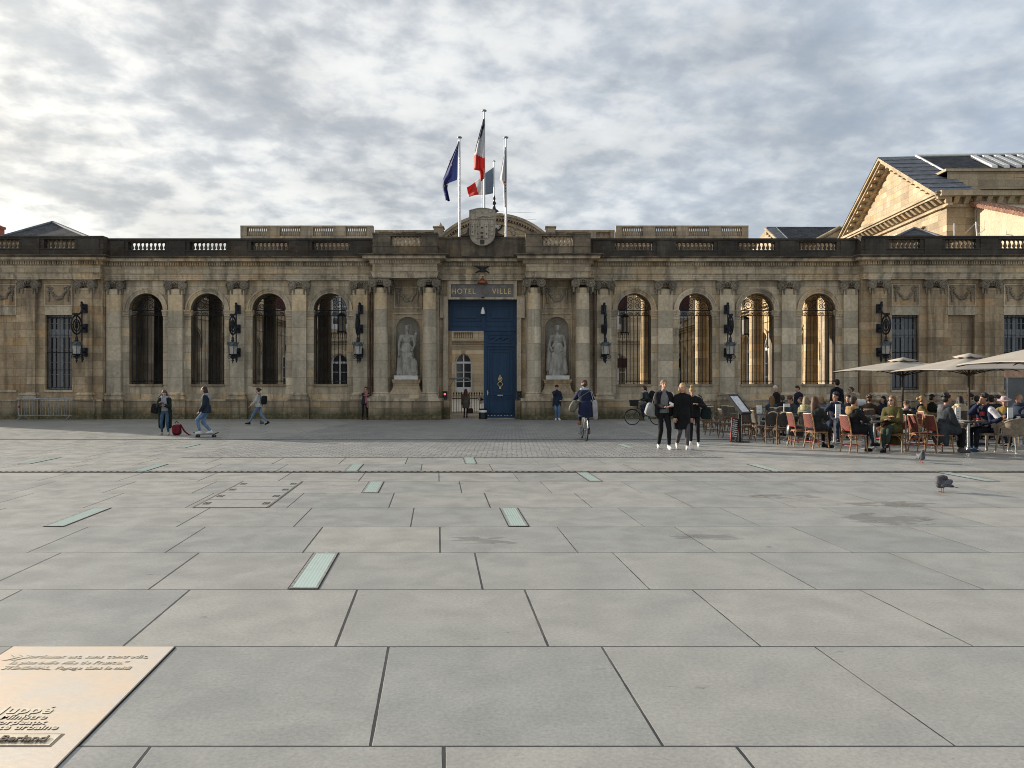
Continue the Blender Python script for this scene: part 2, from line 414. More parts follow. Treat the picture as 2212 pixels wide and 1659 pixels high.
tag(g.build('setts', 'setts'), kind='structure')
MAT['courtfloor'] = plain('courtyard_gravel', (.40, .36, .29), .9, 0, .2, 1.5)
g = MB(); g.box(-22, 19, 40.3, 90, -.30, gz(40) + .006); tag(g.build('courtyard_ground', 'courtfloor'), kind='structure')
# the slot gutter near the building and the cast iron drain across the square
def drain_mat():
    t = NT('rusty_cast_iron_grating'); P = t.pos(); x, y, z = t.sep(P)
    n = t.noise(P, 2.2, 4, .65)
    return t.set(t.mix(t.mr(n, .4, .6), (.15, .125, .10), (.085, .075, .066)), .7, .3)
MAT['drain'] = drain_mat(); MAT['slot'] = plain('drain_slot', (.012, .012, .012), .9)
d = thing('drain_channel', 'long rusty slotted drain grating running straight across the pale paving', 'drain', (0, 14.72, 0))
b = MB(); b.box(-30, 30, 14.61, 14.83, -.02, .004); b.build('channel', 'slot', d)
b = MB()
for yy_ in (14.615, 14.815): b.box(-30, 30, yy_ - .012, yy_ + .012, -.02, .011)
x = -16.0
while x < 16:
    b.poly([(x, 14.63, .009), (x + .075, 14.63, .009), (x + .045, 14.80, .009), (x - .03, 14.80, .009)]); x += .125
b.build('grating', 'drain', d)
b = MB(); b.poly([(-60, 23.62, gz(23.62) + .008), (60, 23.62, gz(23.62) + .008), (60, 23.76, gz(23.76) + .008), (-60, 23.76, gz(23.76) + .008)])
tag(b.build('gutter', 'slot'), 'thin dark slot gutter crossing the square in front of the building', 'gutter')
b = MB(); b.poly([(-7.5, 17.42, .006), (4.8, 17.42, .006), (4.8, 17.48, .006), (-7.5, 17.48, .006)])
tag(b.build('edging_strip', 'drain'), 'narrow metal edge where the small setts meet the big slabs', 'edging')

# glass lights let into the paving: each fills one course between two skewed joints
MAT['mint'] = None
def mint():
    t = NT('ribbed_mint_glass'); P = t.pos(); x, y, z = t.sep(P)
    q = t.M('ADD', x, t.M('MULTIPLY', y, SK))
    s = t.M('FRACT', t.M('MULTIPLY', q, 34)); rib = t.M('ABSOLUTE', t.M('SUBTRACT', s, .5))
    n = t.noise(P, 5, 4, .6)
    c = t.mix(t.mr(n, .5, .72, 0, .6), t.mix(rib, (.42, .54, .50), (.55, .66, .62)), (.42, .45, .42))
    t.bump(rib, .25, .01)
    return t.set(c, .22, 0, .6)
MAT['mint'] = mint()
MAT['lightframe'] = plain('worn_light_frame', (.33, .32, .30), .45, .5, .3, 20)
def qx(q, y): return q - SK * y
lights = [(3, -1.247, -1.006, 'large glass paving light in the front course, left of centre'), (5, -4.72, -4.48, 'glass paving light nearest the left edge, in the middle distance'),
          (5, .858, 1.09, 'pale green glass paving light just right of the gate axis'), (7, -1.176, -.93, 'glass paving light beside the four-part access cover'),
          (8, 2.64, 2.86, 'glass paving light just in front of the drain, right of centre'), (9, -1.79, -1.55, 'glass paving light just behind the drain, left of the gate axis'),
          (10, .59, .82, 'small glass paving light by the edge of the setts, on the gate axis'), (9, -5.9, -5.63, 'glass paving light just behind the drain far to the left'),
          (10, -8.8, -8.55, 'glass paving light at the far left edge behind the drain'), (13, -6.9, -6.65, 'glass paving light near the skateboarder'),
          (9, 6.46, 6.70, 'glass paving light behind the drain in front of the terrace'), (8, 9.5, 9.75, 'glass paving light in front of the drain by the pigeon'),
          (13, 5.0, 5.22, 'glass paving light between the three walkers and the menu stand')]
for n, q0, q1, lab in lights:
    y0 = RY0 + RP * n + .012; y1 = y0 + RP - .024; t = thing('glass_paving_light', lab, 'paving light', (qx((q0 + q1) / 2, (y0 + y1) / 2), (y0 + y1) / 2, gz(y0)), 0, 'glass lights let into the paving')
    def sq(mb, a0, a1, b0, b1, z):
        mb.poly([(qx(a0, b0), b0, gz(b0) + z), (qx(a1, b0), b0, gz(b0) + z), (qx(a1, b1), b1, gz(b1) + z), (qx(a0, b1), b1, gz(b1) + z)])
    b = MB(); sq(b, q0 - .012, q1 + .012, y0 - .008, y1 + .008, .0045); b.build('seat_joint', 'slot', t)
    b = MB(); wf = .022
    sq(b, q0, q0 + wf, y0, y1, .0075); sq(b, q1 - wf, q1, y0, y1, .0075); sq(b, q0 + wf, q1 - wf, y0, y0 + .04, .0075); sq(b, q0 + wf, q1 - wf, y1 - .04, y1, .0075)
    b.build('frame', 'lightframe', t)
    b = MB(); sq(b, q0 + wf, q1 - wf, y0 + .04, y1 - .04, .0065); b.build('glass_pane', 'mint', t)

# access cover with four lids
t = thing('access_cover', 'large paving access cover of four slab lids in a metal frame', 'access cover', (-4.2, 11.96, 0))
y0, y1, q0, q1 = 10.585, 13.335, -3.38, -2.33
b = MB()
for a, c in ((q0, q0 + .03), (q1 - .03, q1)): b.poly([(qx(a, y0), y0, .007), (qx(c, y0), y0, .007), (qx(c, y1), y1, .007), (qx(a, y1), y1, .007)])
b.build('frame', 'drain', t)
for k in range(4):
    a0 = y0 + (y1 - y0) * k / 4 + .006; a1 = y0 + (y1 - y0) * (k + 1) / 4 - .006
    b = MB(); b.poly([(qx(q0 + .03, a0), a0, .005), (qx(q1 - .03, a0), a0, .005), (qx(q1 - .03, a1), a1, .005), (qx(q0 + .03, a1), a1, .005)]); lid = b.build('lid', 'slabplain' if 'slabplain' in MAT else MAT.setdefault('slabplain', plain('cover_slab', (.27, .272, .258), .6, 0, .1, 8)), t)
    b = MB(); b.poly([(qx(q0, a1), a1, .0065), (qx(q1, a1), a1, .0065), (qx(q1, a1 + .012), a1 + .012, .0065), (qx(q0, a1 + .012), a1 + .012, .0065)]); b.build('lid_joint', 'slot', t)
    for qq in (q0 + .06, q1 - .15):
        b = MB(); yc = (a0 + a1) / 2
        for (p0, p1, r0, r1) in ((0, .09, -.09, -.07), (0, .09, .07, .09), (0, .015, -.07, .07), (.075, .09, -.07, .07)):
            b.poly([(qx(qq + p0, yc + r0), yc + r0, .0085), (qx(qq + p1, yc + r0), yc + r0, .0085), (qx(qq + p1, yc + r1), yc + r1, .0085), (qx(qq + p0, yc + r1), yc + r1, .0085)])
        b.poly([(qx(qq + .03, yc - .03), yc - .03, .0085), (qx(qq + .06, yc - .03), yc - .03, .0085), (qx(qq + .06, yc + .03), yc + .03, .0085), (qx(qq + .03, yc + .03), yc + .03, .0085)])
        b.build('lifting_handle', 'slot', lid)

# bronze plaque with raised lettering
def bronze():
    t = NT('polished_rose_bronze'); P = t.pos(); n = t.noise(P, 2.6, 5, .6, .5); n2 = t.noise(t.scale(P, (9, 30, 1)), 2, 4, .7)
    c = t.mix(t.mr(n, .35, .66), (.78, .63, .48), (.70, .63, .54))
    t.bump(t.M('ADD', n2, t.noise(P, 1.4, 2)), .10, .02)
    return t.set(c, t.mr(n2, .3, .7, .34, .46), .35, .5)
MAT['bronze'] = bronze()
MAT['bronzedark'] = plain('shadow_and_dark_bronze', (.13, .105, .08), .5, .5, .25, 6)  # dark letters, and the painted shadows under the light ones
MAT['bronzelight'] = plain('worn_raised_bronze', (.86, .76, .60), .35, .6, .1, 12)
t = thing('bronze_plaque', 'rose bronze plaque with raised French lettering set in the paving', 'plaque', (-3.1, 4.2, 0))
b = MB(); y0, y1 = 2.9, 5.035; q0, q1 = -2.775, -1.725
b._a([(qx(q0, y0), y0, .010), (qx(q1, y0), y0, .010), (qx(q1, y1), y1, .010), (qx(q0, y1), y1, .010)] + [(qx(q0 - .004, y0), y0, .0), (qx(q1 + .004, y0), y0, .0), (qx(q1 + .004, y1), y1 + .004, .0), (qx(q0 - .004, y1), y1 + .004, .0)],
     [(0, 1, 2, 3), (4, 5, 1, 0), (5, 6, 2, 1), (6, 7, 3, 2), (7, 4, 0, 3)], 0, False)
b.build('plate', 'bronze', t)
b = MB(); b._a([(qx(q0 - .02, y0), y0, .0035), (qx(q1 + .008, y0), y0, .0035), (qx(q1 + .008, y1), y1 + .012, .0035), (qx(q0 - .02, y1), y1 + .016, .0035)], [(0, 1, 2, 3)], 0, False)
b.build('bed_joint', 'slot', t)
def ptext(body, size, px, py, align='LEFT', bold=.0, xs=1.0):
    Y = CAMH * FPX / (py - HY); X = X_at(px, Y)
    for nm, mt, off, z, dx_, dy_, ext in (('painted_letter_shadow', 'bronzedark', .0022, .0108, .0045, -.006, 0.0), ('raised_letters', 'bronzelight', bold, .0122, 0, 0, .0007)):  # the darker offset copy paints the shadow of the letters
        me = text_mesh(body, size, ext, align, off, 1.03)
        for v in me.vertices:
            x_, y_ = v.co.x * xs, v.co.y
            v.co = (X + x_ - SK * y_ + dx_, Y + y_ + dy_, z + v.co.z)
        link(nm, me, [mt], t)
for k in range(2):
    for mt, dx_, dy_, z in (('bronzedark', .005, -.007, .0108), ('bronzelight', 0, 0, .0122)):  # the first, darker copy paints the shadow of each mark
        Y_ = CAMH * FPX / (1427 - HY); X_ = X_at(8, Y_) + .055 * k; w_, q_, hh_ = .032, .055, .10
        pts_ = [(0, 0), (w_, 0), (w_ + q_, hh_ / 2), (w_, hh_), (0, hh_), (q_, hh_ / 2)]
        b = MB(); P2 = [(X_ + x_ - SK * y_ + dx_, Y_ - .02 + y_ + dy_, z) for x_, y_ in pts_]; b.poly([P2[0], P2[1], P2[2], P2[5]]); b.poly([P2[5], P2[2], P2[3], P2[4]]); b.build('quote_mark', mt, t)
ptext('Bordeaux est, sans contredit,', .074, 48, 1425, 'LEFT', .0015, 0.865)
ptext('la plus belle ville de France.”', .074, 19, 1438, 'LEFT', .0015, 0.82)
ptext('STENDHAL, Voyage dans le midi', .070, 1, 1449.5, 'LEFT', .001, 0.8)
ptext('Alain Juppé', .12, 108, 1545, 'RIGHT', .003)
ptext('Premier Ministre', .070, 98, 1557.5, 'RIGHT', .001)
ptext('Maire de Bordeaux', .070, 96, 1569, 'RIGHT', .001)
ptext('Communauté urbaine', .070, 122, 1580, 'RIGHT', .001)
me = text_mesh('Pey-Berland', .075, .003, 'RIGHT', .0015)
Yc = CAMH * FPX / (1609 - HY); Xc = X_at(98, Yc)
for v in me.vertices: v.co = (Xc + v.co.x - SK * v.co.y, Yc + v.co.y, .0195 + v.co.z)
link('dark_letters', me, ['bronzedark'], t)
b = MB(); hh = .105
for (a0, a1, c0, c1, z, m) in ((-.62, .035, -.03, hh - .02, .0125, 0), (-.63, .05, -.042, hh - .012, .0115, 1)):
    b.poly([(Xc + a0, Yc + c0, z), (Xc + a1, Yc + c0, z), (Xc + a1 - SK * .1, Yc + c1, z), (Xc + a0 - SK * .1, Yc + c1, z)], m)
b.poly([(Xc - .50, Yc - .03, .0127), (Xc - .56, Yc - .09, .0127), (Xc - .46, Yc - .03, .0127)], 0)
b.build('name_banner', ['bronzelight', 'bronzedark'], t)
# ---------------------------------------------------------------- the city hall front
ZF = gz(40)                                           # ground along the building
ZA0, ZA1, ZFR, ZD, ZCO, ZCT = 6.936, 7.254, 7.653, 7.825, 7.865, 8.087
RAIL = 9.16
def inst(name, me, parent, loc, rz=0.0, sc=None):
    o = bpy.data.objects.new(name, me); COL.objects.link(o); o.location = loc; o.rotation_euler = (0, 0, rz)
    if sc is not None: o.scale = sc
    if parent is not None:
        o.parent = parent; o.matrix_parent_inverse = wm(parent).inverted()
    return o
def shared(mb, name, mats):
    me = mb.mesh(name)
    import bmesh
    bm = bmesh.new(); bm.from_mesh(me); bmesh.ops.recalc_face_normals(bm, faces=bm.faces); bm.to_mesh(me); bm.free()
    for m in (mats if isinstance(mats, (list, tuple)) else [mats]): me.materials.append(MAT[m])
    return me
def arch_wall(mb, x0, x1, z0, z1, cx, r, zs, zsill, yf, yb, n=22, m=0, back=True, rev=0):
    """wall bay with a round-headed opening, front at yf, back at yb, with its reveals"""
    arc = [(cx - r * math.cos(PI * i / n), zs + r * math.sin(PI * i / n)) for i in range(n + 1)]
    for y in ((yf, yb) if back else (yf,)):
        q = lambda a, b, c, d: mb.poly([(a, y, c), (b, y, c), (b, y, d), (a, y, d)], m)
        q(x0, x1, z0, zsill); q(x0, cx - r, zsill, zs); q(cx + r, x1, zsill, zs)
        q(x0, cx - r, zs, z1); q(cx + r, x1, zs, z1)
        for i in range(n):
            (ax, az), (bx, bz) = arc[i], arc[i + 1]
            mb.poly([(ax, y, az), (bx, y, bz), (bx, y, z1), (ax, y, z1)], m)
    if yb != yf:
        out = [(cx - r, zsill)] + arc + [(cx + r, zsill)]
        for (ax, az), (bx, bz) in zip(out, out[1:] + out[:1]):
            mb._a([(ax, yf, az), (bx, yf, bz), (bx, yb, bz), (ax, yb, az)], [(0, 1, 2, 3)], m + rev, False)
def ent(par, x0, x1, yf, yb, ret=(0, 0), dark='soot2', name='entablature'):
    """classical entablature; ret = 1 where an end is free and its mouldings return"""
    def st(mb, z0, z1, p0, p1=None, m=0):
        p1 = p0 if p1 is None else p1
        a = x0 - p0 * ret[0]; b = x1 + p0 * ret[1]; d = p1 - p0
        V = [(a, yf - p0, z0), (b, yf - p0, z0), (b, yb, z0), (a, yb, z0), (a - d * ret[0], yf - p1, z1), (b + d * ret[1], yf - p1, z1), (b + d * ret[1], yb, z1), (a - d * ret[0], yb, z1)]
        mb._a(V, [(0, 3, 2, 1), (4, 5, 6, 7), (0, 1, 5, 4), (1, 2, 6, 5), (2, 3, 7, 6), (3, 0, 4, 7)], m, False)
    b = MB(); st(b, ZA0, 7.035, 0); st(b, 7.035, 7.14, .03); st(b, 7.14, 7.205, .06); st(b, 7.205, ZA1, .07, .13); b.build('architrave', 'trim', par)
    b = MB(); st(b, ZA1, ZFR - .03, .005); b.build('frieze', 'wingstone', par)
    b = MB(); st(b, ZFR - .03, ZFR + .01, .02, .10); st(b, ZFR + .01, ZD, .07); st(b, ZD, ZCO, .10, .22); st(b, ZCO, 7.95, .44); st(b, 7.95, 7.985, .46); st(b, 7.985, ZCT - .03, .47, .60, 1); st(b, ZCT - .03, ZCT, .61, None, 1)
    n = int((x1 - x0) / .125)
    for i in range(n):
        x = x0 + (x1 - x0) * (i + .5) / n
        b.box(x - .036, x + .036, yf - .155, yf - .06, ZFR + .02, ZD - .005)
    for k, xx in ((0, x0 - .07), (1, x1 + .07)):
        if ret[k]:
            y = yf
            while y < yb - .1: b.box(xx - .08, xx + .08, y - .036, y + .036, ZFR + .02, ZD - .005); y += .125
    b.build('cornice', ['trim', dark], par)
BAL = shared(MB().box(-.075, .075, -.075, .075, 0, .04).lathe([(.055, .04), (.05, .06), (.085, .12), (.09, .16), (.07, .22), (.042, .30), (.04, .345), (.06, .36), (.055, .39)], (0, 0, 0), 10).box(-.07, .07, -.07, .07, .385, .425), 'baluster', 'trim')
BALD = BAL.copy(); BALD.materials.clear(); BALD.materials.append(MAT['soot2'])
def balustrade(par, x0, x1, yc, panels, z0=ZCT, zb=8.545, mat='soot', bal=BALD, ztop=RAIL, half=.26, dies=True, ret=(0, 0)):
    """plinth course, dies and rail; each panel (xa, xb, count) carries its balusters as sub-parts"""
    b = MB(); b.box(x0, x1, yc - half, yc + half, z0, zb - .05); b.fbox(x0 - .03 * ret[0], x1 + .03 * ret[1], yc - half - .03, yc + half + .03, zb - .05, zb - .002)
    ed = [x0] + [v for p in panels for v in (p[0], p[1])] + [x1]
    for a, c in zip(ed[0::2], ed[1::2]):
        if c - a < .02: continue
        b.box(a, c, yc - half + .04, yc + half - .04, zb - .002, ztop - .17)
        if c - a > .9: b.box(a + .2, c - .2, yc - half - .025, yc - half + .06, z0 + .06, ztop - .165)
    b.box(x0, x1, yc - half + .01, yc + half - .01, ztop - .17, ztop - .10); b.fbox(x0, x1, yc - half - .03, yc + half + .03, ztop - .10, ztop - .02, .02 * ret[0], .02, .02); b.box(x0, x1, yc - half, yc + half, ztop - .02, ztop)
    p = b.build('balustrade', mat, par)
    hs = (ztop - .17 - zb) / .425
    for xa, xb, n in panels:
        for i in range(n):
            o = inst('baluster', bal, None, (xa + (xb - xa) * (i + .5) / n, yc, zb), 0, (1, 1, hs))
            o.parent = p; o.matrix_parent_inverse = wm(p).inverted()
def capital_mesh(col=False):
    b = MB(); w = .565
    b.box(-w, w, -.05, .5, .47, .52); b.fbox(-w + .03, w - .03, -.02, .5, .44, .47, .03, .03)
    b.fbox(-.40, .40, .02, .5, .17, .40, .02, .03, m=1); b.box(-.42, .42, -.03, .5, .40, .44)  # set-back middle block is darker so the volutes stand out
    for s in (-1, 1):
        b.lathe([(.215, 0), (.215, -.10), (.185, -.125), (.17, -.10), (.14, -.10), (.125, -.13), (.10, -.105), (.08, -.105), (.06, -.15), (.01, -.16)], (s * .37, .02, .235), 20, axis='y')
        b.tube(spiral(s * .37, .235, -.10, .20, .03, PI / 2, s * -2.0, 30), .022, 5)
        b.box(s * .37 - .2, s * .37 + .2, .04, .5, .10, .40)
        for dx, k in ((-.11, 4), (.11, 4)):                    # hanging drops under each volute
            for i in range(k): b.ell((s * .37 + dx, -.0, .02 - i * .065), (.062 - .006 * i, .07, .05), nu=8, nv=5)
    for i in range(5): b.ell((-.18 + .09 * i, -.04, .33), (.038, .05, .055), nu=8, nv=5)
    for i in range(-2, 3): b.ell((i * .055, -.07, .44 - abs(i) * .03), (.05, .05, .045), nu=8, nv=5)
    if col:
        for s in (-1, 1): b.lathe([(.2, 0), (.2, .10), (.16, .13), (.02, .14)], (s * .37, .62, .235), 14, axis='y')
        b.box(-w, w, -.05, .72, .475, .515)
    return shared(b, 'capital', ['cap', 'soot2'])
CAPM = capital_mesh(); CAPC = capital_mesh(True)
def pilaster(par, x, yf, yw, w=.74, z0=.78, stone='shaft', gap=True):
    """flat pilaster with moulded base, standing on the plinth"""
    b = MB(); h = w / 2
    b.box(x - h, x + h, yf, yw, 1.14, 6.47); pl = b.build('pilaster', stone, par)
    b = MB(); e = .13
    b.box(x - h - e, x + h + e, yf - e, yw, z0, .88); b.fbox(x - h - e + .02, x + h + e - .02, yf - e + .02, yw, .88, .93, .02, .02)
    b.fbox(x - h - .06, x + h + .06, yf - .06, yw, .93, 1.0, -.02, -.02); b.box(x - h - .09, x + h + .09, yf - .09, yw, 1.0, 1.07); b.fbox(x - h - .05, x + h + .05, yf - .05, yw, 1.07, 1.14, -.045, -.045)
    q = b.build('base', 'trim', pl)
    o = inst('capital', CAPM, None, (x, yf, 6.416)); o.parent = pl; o.matrix_parent_inverse = wm(pl).inverted()
def plinth(par, x0, x1, yf, yb, e=.0):
    b = MB(); b.box(x0, x1, yf, yb, ZF - .1, .70); b.build('plinth', 'stonedark', par)
    b = MB(); b.box(x0, x1, yf - .035, yb, .70, .775); b.build('plinth_ledge', 'trim', par)

# wrought iron grille of an arch (built once, at the arch axis; z absolute)
def grille_mesh():
    b = MB(); r = .874; zs = 5.41; t4 = dict(n=4, sm=False)
    for i in range(-4, 5):
        x = i * .192
        b.tube([(x, 0, 1.60), (x, 0, 5.13)], .018, **t4)
        if i % 2 == 0: b.tube([(x, 0, 5.13), (x, 0, 5.42)], .012, **t4)
        if i in (-4, 0, 4): b.lathe([(.03, 1.56), (.035, 1.60), (.015, 1.66)], (x, 0, 0), 6)
    for z in (1.72, 5.13, 5.40): b.tube([(-r, 0, z), (r, 0, z)], .021, **t4)
    for i in range(4):
        xc = -.576 + i * .384
        for s in (-1, 1): b.tube(spiral(xc + s * .088, 5.235, 0, .09, .02, PI / 2 if s > 0 else PI / 2, s * 1.35, 16), .016, 4)
    b.torus((0, 0, zs), r - .07, .012, 'y', 24, 4, a0=0, a1=PI)
    for s in (-1, 1):
        b.tube(spiral(s * .42, 5.66, 0, .24, .03, PI * (.5 - s * .5), s * 1.7, 26), .019, 4)
        b.tube(spiral(s * .16, 5.98, 0, .15, .02, -PI / 2, s * 1.5, 20), .017, 4)
        b.tube(spiral(s * .66, 5.50, 0, .10, .02, PI / 2, s * 1.4, 16), .016, 4)
        b.tube(spiral(s * .20, 5.60, 0, .13, .02, PI / 2, s * 1.4, 16), .016, 4)
    b.torus((0, 0, 5.86), .13, .011, 'y', 16, 4); b.tube([(0, 0, 5.4), (0, 0, 6.24)], .013, 4)
    return shared(b, 'iron_grille', 'iron')
GRM = grille_mesh()
def colshaft(b, x, y, z0, z1, r, n=24):
    H = z1 - z0
    b.lathe([(r, z0), (r * 1.0, z0 + H * .3), (r * .965, z0 + H * .6), (r * .90, z0 + H * .97), (r * .90, z1)], (x, y, 0), n)

PU = [6.31, 9.48, 12.68, 15.88, 19.08]
AR, AS, ASILL = .874, 5.41, 1.548
def arcade(s, label):
    par = thing('arcade_wall', label, 'arcade', (AX + s * 12.6, 40, ZF))
    X = lambda u: AX + s * u
    so = lambda a, b: (min(X(a), X(b)), max(X(a), X(b)))
    wall = MB(); ed = [5.7] + [(a + b) / 2 + 0 for a, b in zip(PU, PU[1:])] + [19.6]
    cs = [(a + b) / 2 for a, b in zip(PU, PU[1:])]
    bd = [5.7] + PU[1:4] + [19.5]
    for i, c in enumerate(cs):
        x0, x1 = so(bd[i], bd[i + 1])
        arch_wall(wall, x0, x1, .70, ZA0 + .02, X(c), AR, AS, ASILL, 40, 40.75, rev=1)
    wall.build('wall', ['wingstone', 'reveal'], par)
    x0, x1 = so(5.66, 19.5); plinth(par, x0, x1, 39.86, 40.8)
    for u in PU:
        pilaster(par, X(u), 39.80, 40.02)
        xa, xb = X(u) - .53, X(u) + .53
        b = MB(); b.box(xa, xb, 39.72, 39.9, ZF - .1, .70); b.box(xa - .03, xb + .03, 39.68, 39.9, .70, .779); b.build('pedestal', 'stonedark', par)
    for i, c in enumerate(cs):
        cx = X(c); b = MB(); n = 26
        for (ra, rb, y) in ((AR, AR + .10, 39.965), (AR + .10, AR + .19, 39.94), (AR + .19, AR + .27, 39.90)):
            V = []
            for k in range(n + 1):
                a = PI * k / n
                for q, yy in ((ra, 40.01), (ra, y), (rb, y), (rb, 40.01)): V.append((cx - q * math.cos(a), yy, AS + q * math.sin(a)))
            b._a(V, [(k * 4 + j, k * 4 + (j + 1) % 4, k * 4 + 4 + (j + 1) % 4, k * 4 + 4 + j) for k in range(n) for j in range(4)], 0, False)
        b.build('archivolt', 'trim', par)
        b = MB()
        for sg in (-1, 1):
            xe = cx + sg * AR; xo = cx + sg * 1.22
            for z0, z1, p in ((5.10, 5.19, .05), (5.19, 5.30, .08), (5.30, 5.345, .11), (5.345, 5.41, .14)):
                b.box(min(xe - sg * .02, xo), max(xe - sg * .02, xo), 40 - p, 40.02, z0, z1); b.box(min(xe - sg * (p * .5), xe), max(xe - sg * (p * .5), xe), 40.021, 40.75, z0, z1)
        b.build('impost', 'trim', par)
        b = MB(); b.box(cx - AR - .0, cx + AR + .0, 39.955, 40.7, ASILL - .12, ASILL + .012); b.build('sill', 'stonedark', par)
        inst('iron_grille', GRM, par, (cx, 40.14, 0))
    x0, x1 = so(5.55, 19.6); ent(par, x0, x1, 39.75, 40.8)
    pan = []
    for c in cs: pan.append((X(c) - .985, X(c) + .985, 9))
    balustrade(par, x0, x1, 40.32, sorted(pan))
    # covered walk behind: ceiling, terrace and its own row of columns towards the court
    x0, x1 = so(4.6, 19.9)
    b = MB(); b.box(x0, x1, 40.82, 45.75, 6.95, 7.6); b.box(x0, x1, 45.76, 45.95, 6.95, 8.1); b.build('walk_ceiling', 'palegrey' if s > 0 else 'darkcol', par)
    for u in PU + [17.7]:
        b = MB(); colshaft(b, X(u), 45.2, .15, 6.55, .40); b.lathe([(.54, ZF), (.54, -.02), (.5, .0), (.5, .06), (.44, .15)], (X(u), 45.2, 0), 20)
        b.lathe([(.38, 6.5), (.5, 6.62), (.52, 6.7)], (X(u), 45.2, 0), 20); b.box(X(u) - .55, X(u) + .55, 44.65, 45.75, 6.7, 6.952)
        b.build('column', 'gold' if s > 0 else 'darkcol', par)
    return par
arcade(-1, 'left arcade wall with four dark arches behind iron grilles, left of the blue gate')
arcade(1, 'right arcade wall with four arches opening on sunlit golden columns, right of the blue gate')

# ---- festoon relief in a sunk panel (local: x +-.72, z 0..1.09, front at y = 0)
def festoon_mesh(mat):
    b = MB(); rr = random.Random(3)
    for k in range(11):
        a = k / 10; x = -.40 + .80 * a; z = .72 - .40 * math.sin(PI * a)
        w = .062 + .045 * math.sin(PI * a)
        for q in range(3): b.ell((x + rr.uniform(-.03, .03), -.02 + rr.uniform(-.03, .01), z + rr.uniform(-.035, .035)), (w * .8, .07, w * .75), nu=8, nv=6)
    for s in (-1, 1):
        for k in range(7): b.ell((s * (.50 + .02 * math.sin(k)), -.02, .80 - k * .095), (.05 + .018 * math.sin(k * .7), .06, .07), nu=8, nv=6)
        b.torus((s * .47, -.03, .87), .07, .022, 'y', 12, 5); b.torus((s * .35, -.03, .84), .06, .02, 'y', 12, 5)
        b.ell((s * .56, -.02, .92), (.09, .04, .035), nu=8, nv=5)
    return shared(b, 'festoon', mat)
FESD = festoon_mesh('cap'); FESL = festoon_mesh('carve')
def panel(par, x, y, z0, z1, hw, fes):
    b = MB()
    for a, c, e, f in ((-hw - .07, hw + .07, z1, z1 + .07), (-hw - .07, hw + .07, z0 - .07, z0), (-hw - .07, -hw, z0, z1), (hw, hw + .07, z0, z1)): b.box(x + a, x + c, y - .045, y + .01, e, f)
    p = b.build('festoon_panel', 'trim', par)
    o = inst('festoon', fes, None, (x, y - .0, z0 + .02)); o.parent = p; o.matrix_parent_inverse = wm(p).inverted()

# ---- end pavilions
def window_unit(par, x, y, w, z0, z1):
    """grey casement behind its own iron bars"""
    b = MB(); h = w / 2
    b.box(x - h, x - h + .10, y, y + .08, z0, z1); b.box(x + h - .10, x + h, y, y + .08, z0, z1); b.box(x - h, x + h, y + .001, y + .08, z0, z0 + .12); b.box(x - h, x + h, y + .001, y + .08, z1 - .1, z1)
    zt = z0 + (z1 - z0) * .70
    b.box(x - h + .1, x + h - .1, y - .01, y + .07, zt, zt + .42); b.box(x - .07, x + .07, y + .003, y + .08, z0 + .12, z1 - .1)
    for k in (1, 2, 3):
        zz_ = z0 + .12 + (zt - z0 - .12) * k / 4; b.box(x - h + .1, x + h - .1, y + .02, y + .06, zz_ - .015, zz_ + .015)
    zz_ = (zt + .42 + z1 - .1) / 2; b.box(x - h + .1, x + h - .1, y + .02, y + .06, zz_ - .015, zz_ + .015)
    for s in (-1, 1): b.box(x + s * h * .5 - .015, x + s * h * .5 + .015, y + .021, y + .06, z0 + .12, z1 - .1)
    f = b.build('window', 'greyframe', par)
    b = MB(); b.box(x - h + .02, x + h - .02, y + .062, y + .075, z0 + .02, z1 - .02); b.build('pane', 'glass', f)
    b = MB()
    for i in range(7):
        xx = x - h + .04 + (w - .08) * i / 6; b.tube([(xx, y - .16, z0 + .02), (xx, y - .16, z1)], .016, 4, sm=False)
    for k in range(5): b.tube([(x - h, y - .16, z0 + .1 + k * (z1 - z0) * .235), (x + h, y - .16, z0 + .1 + k * (z1 - z0) * .235)], .014, 4, sm=False)
    b.build('window_bars', 'iron', f)
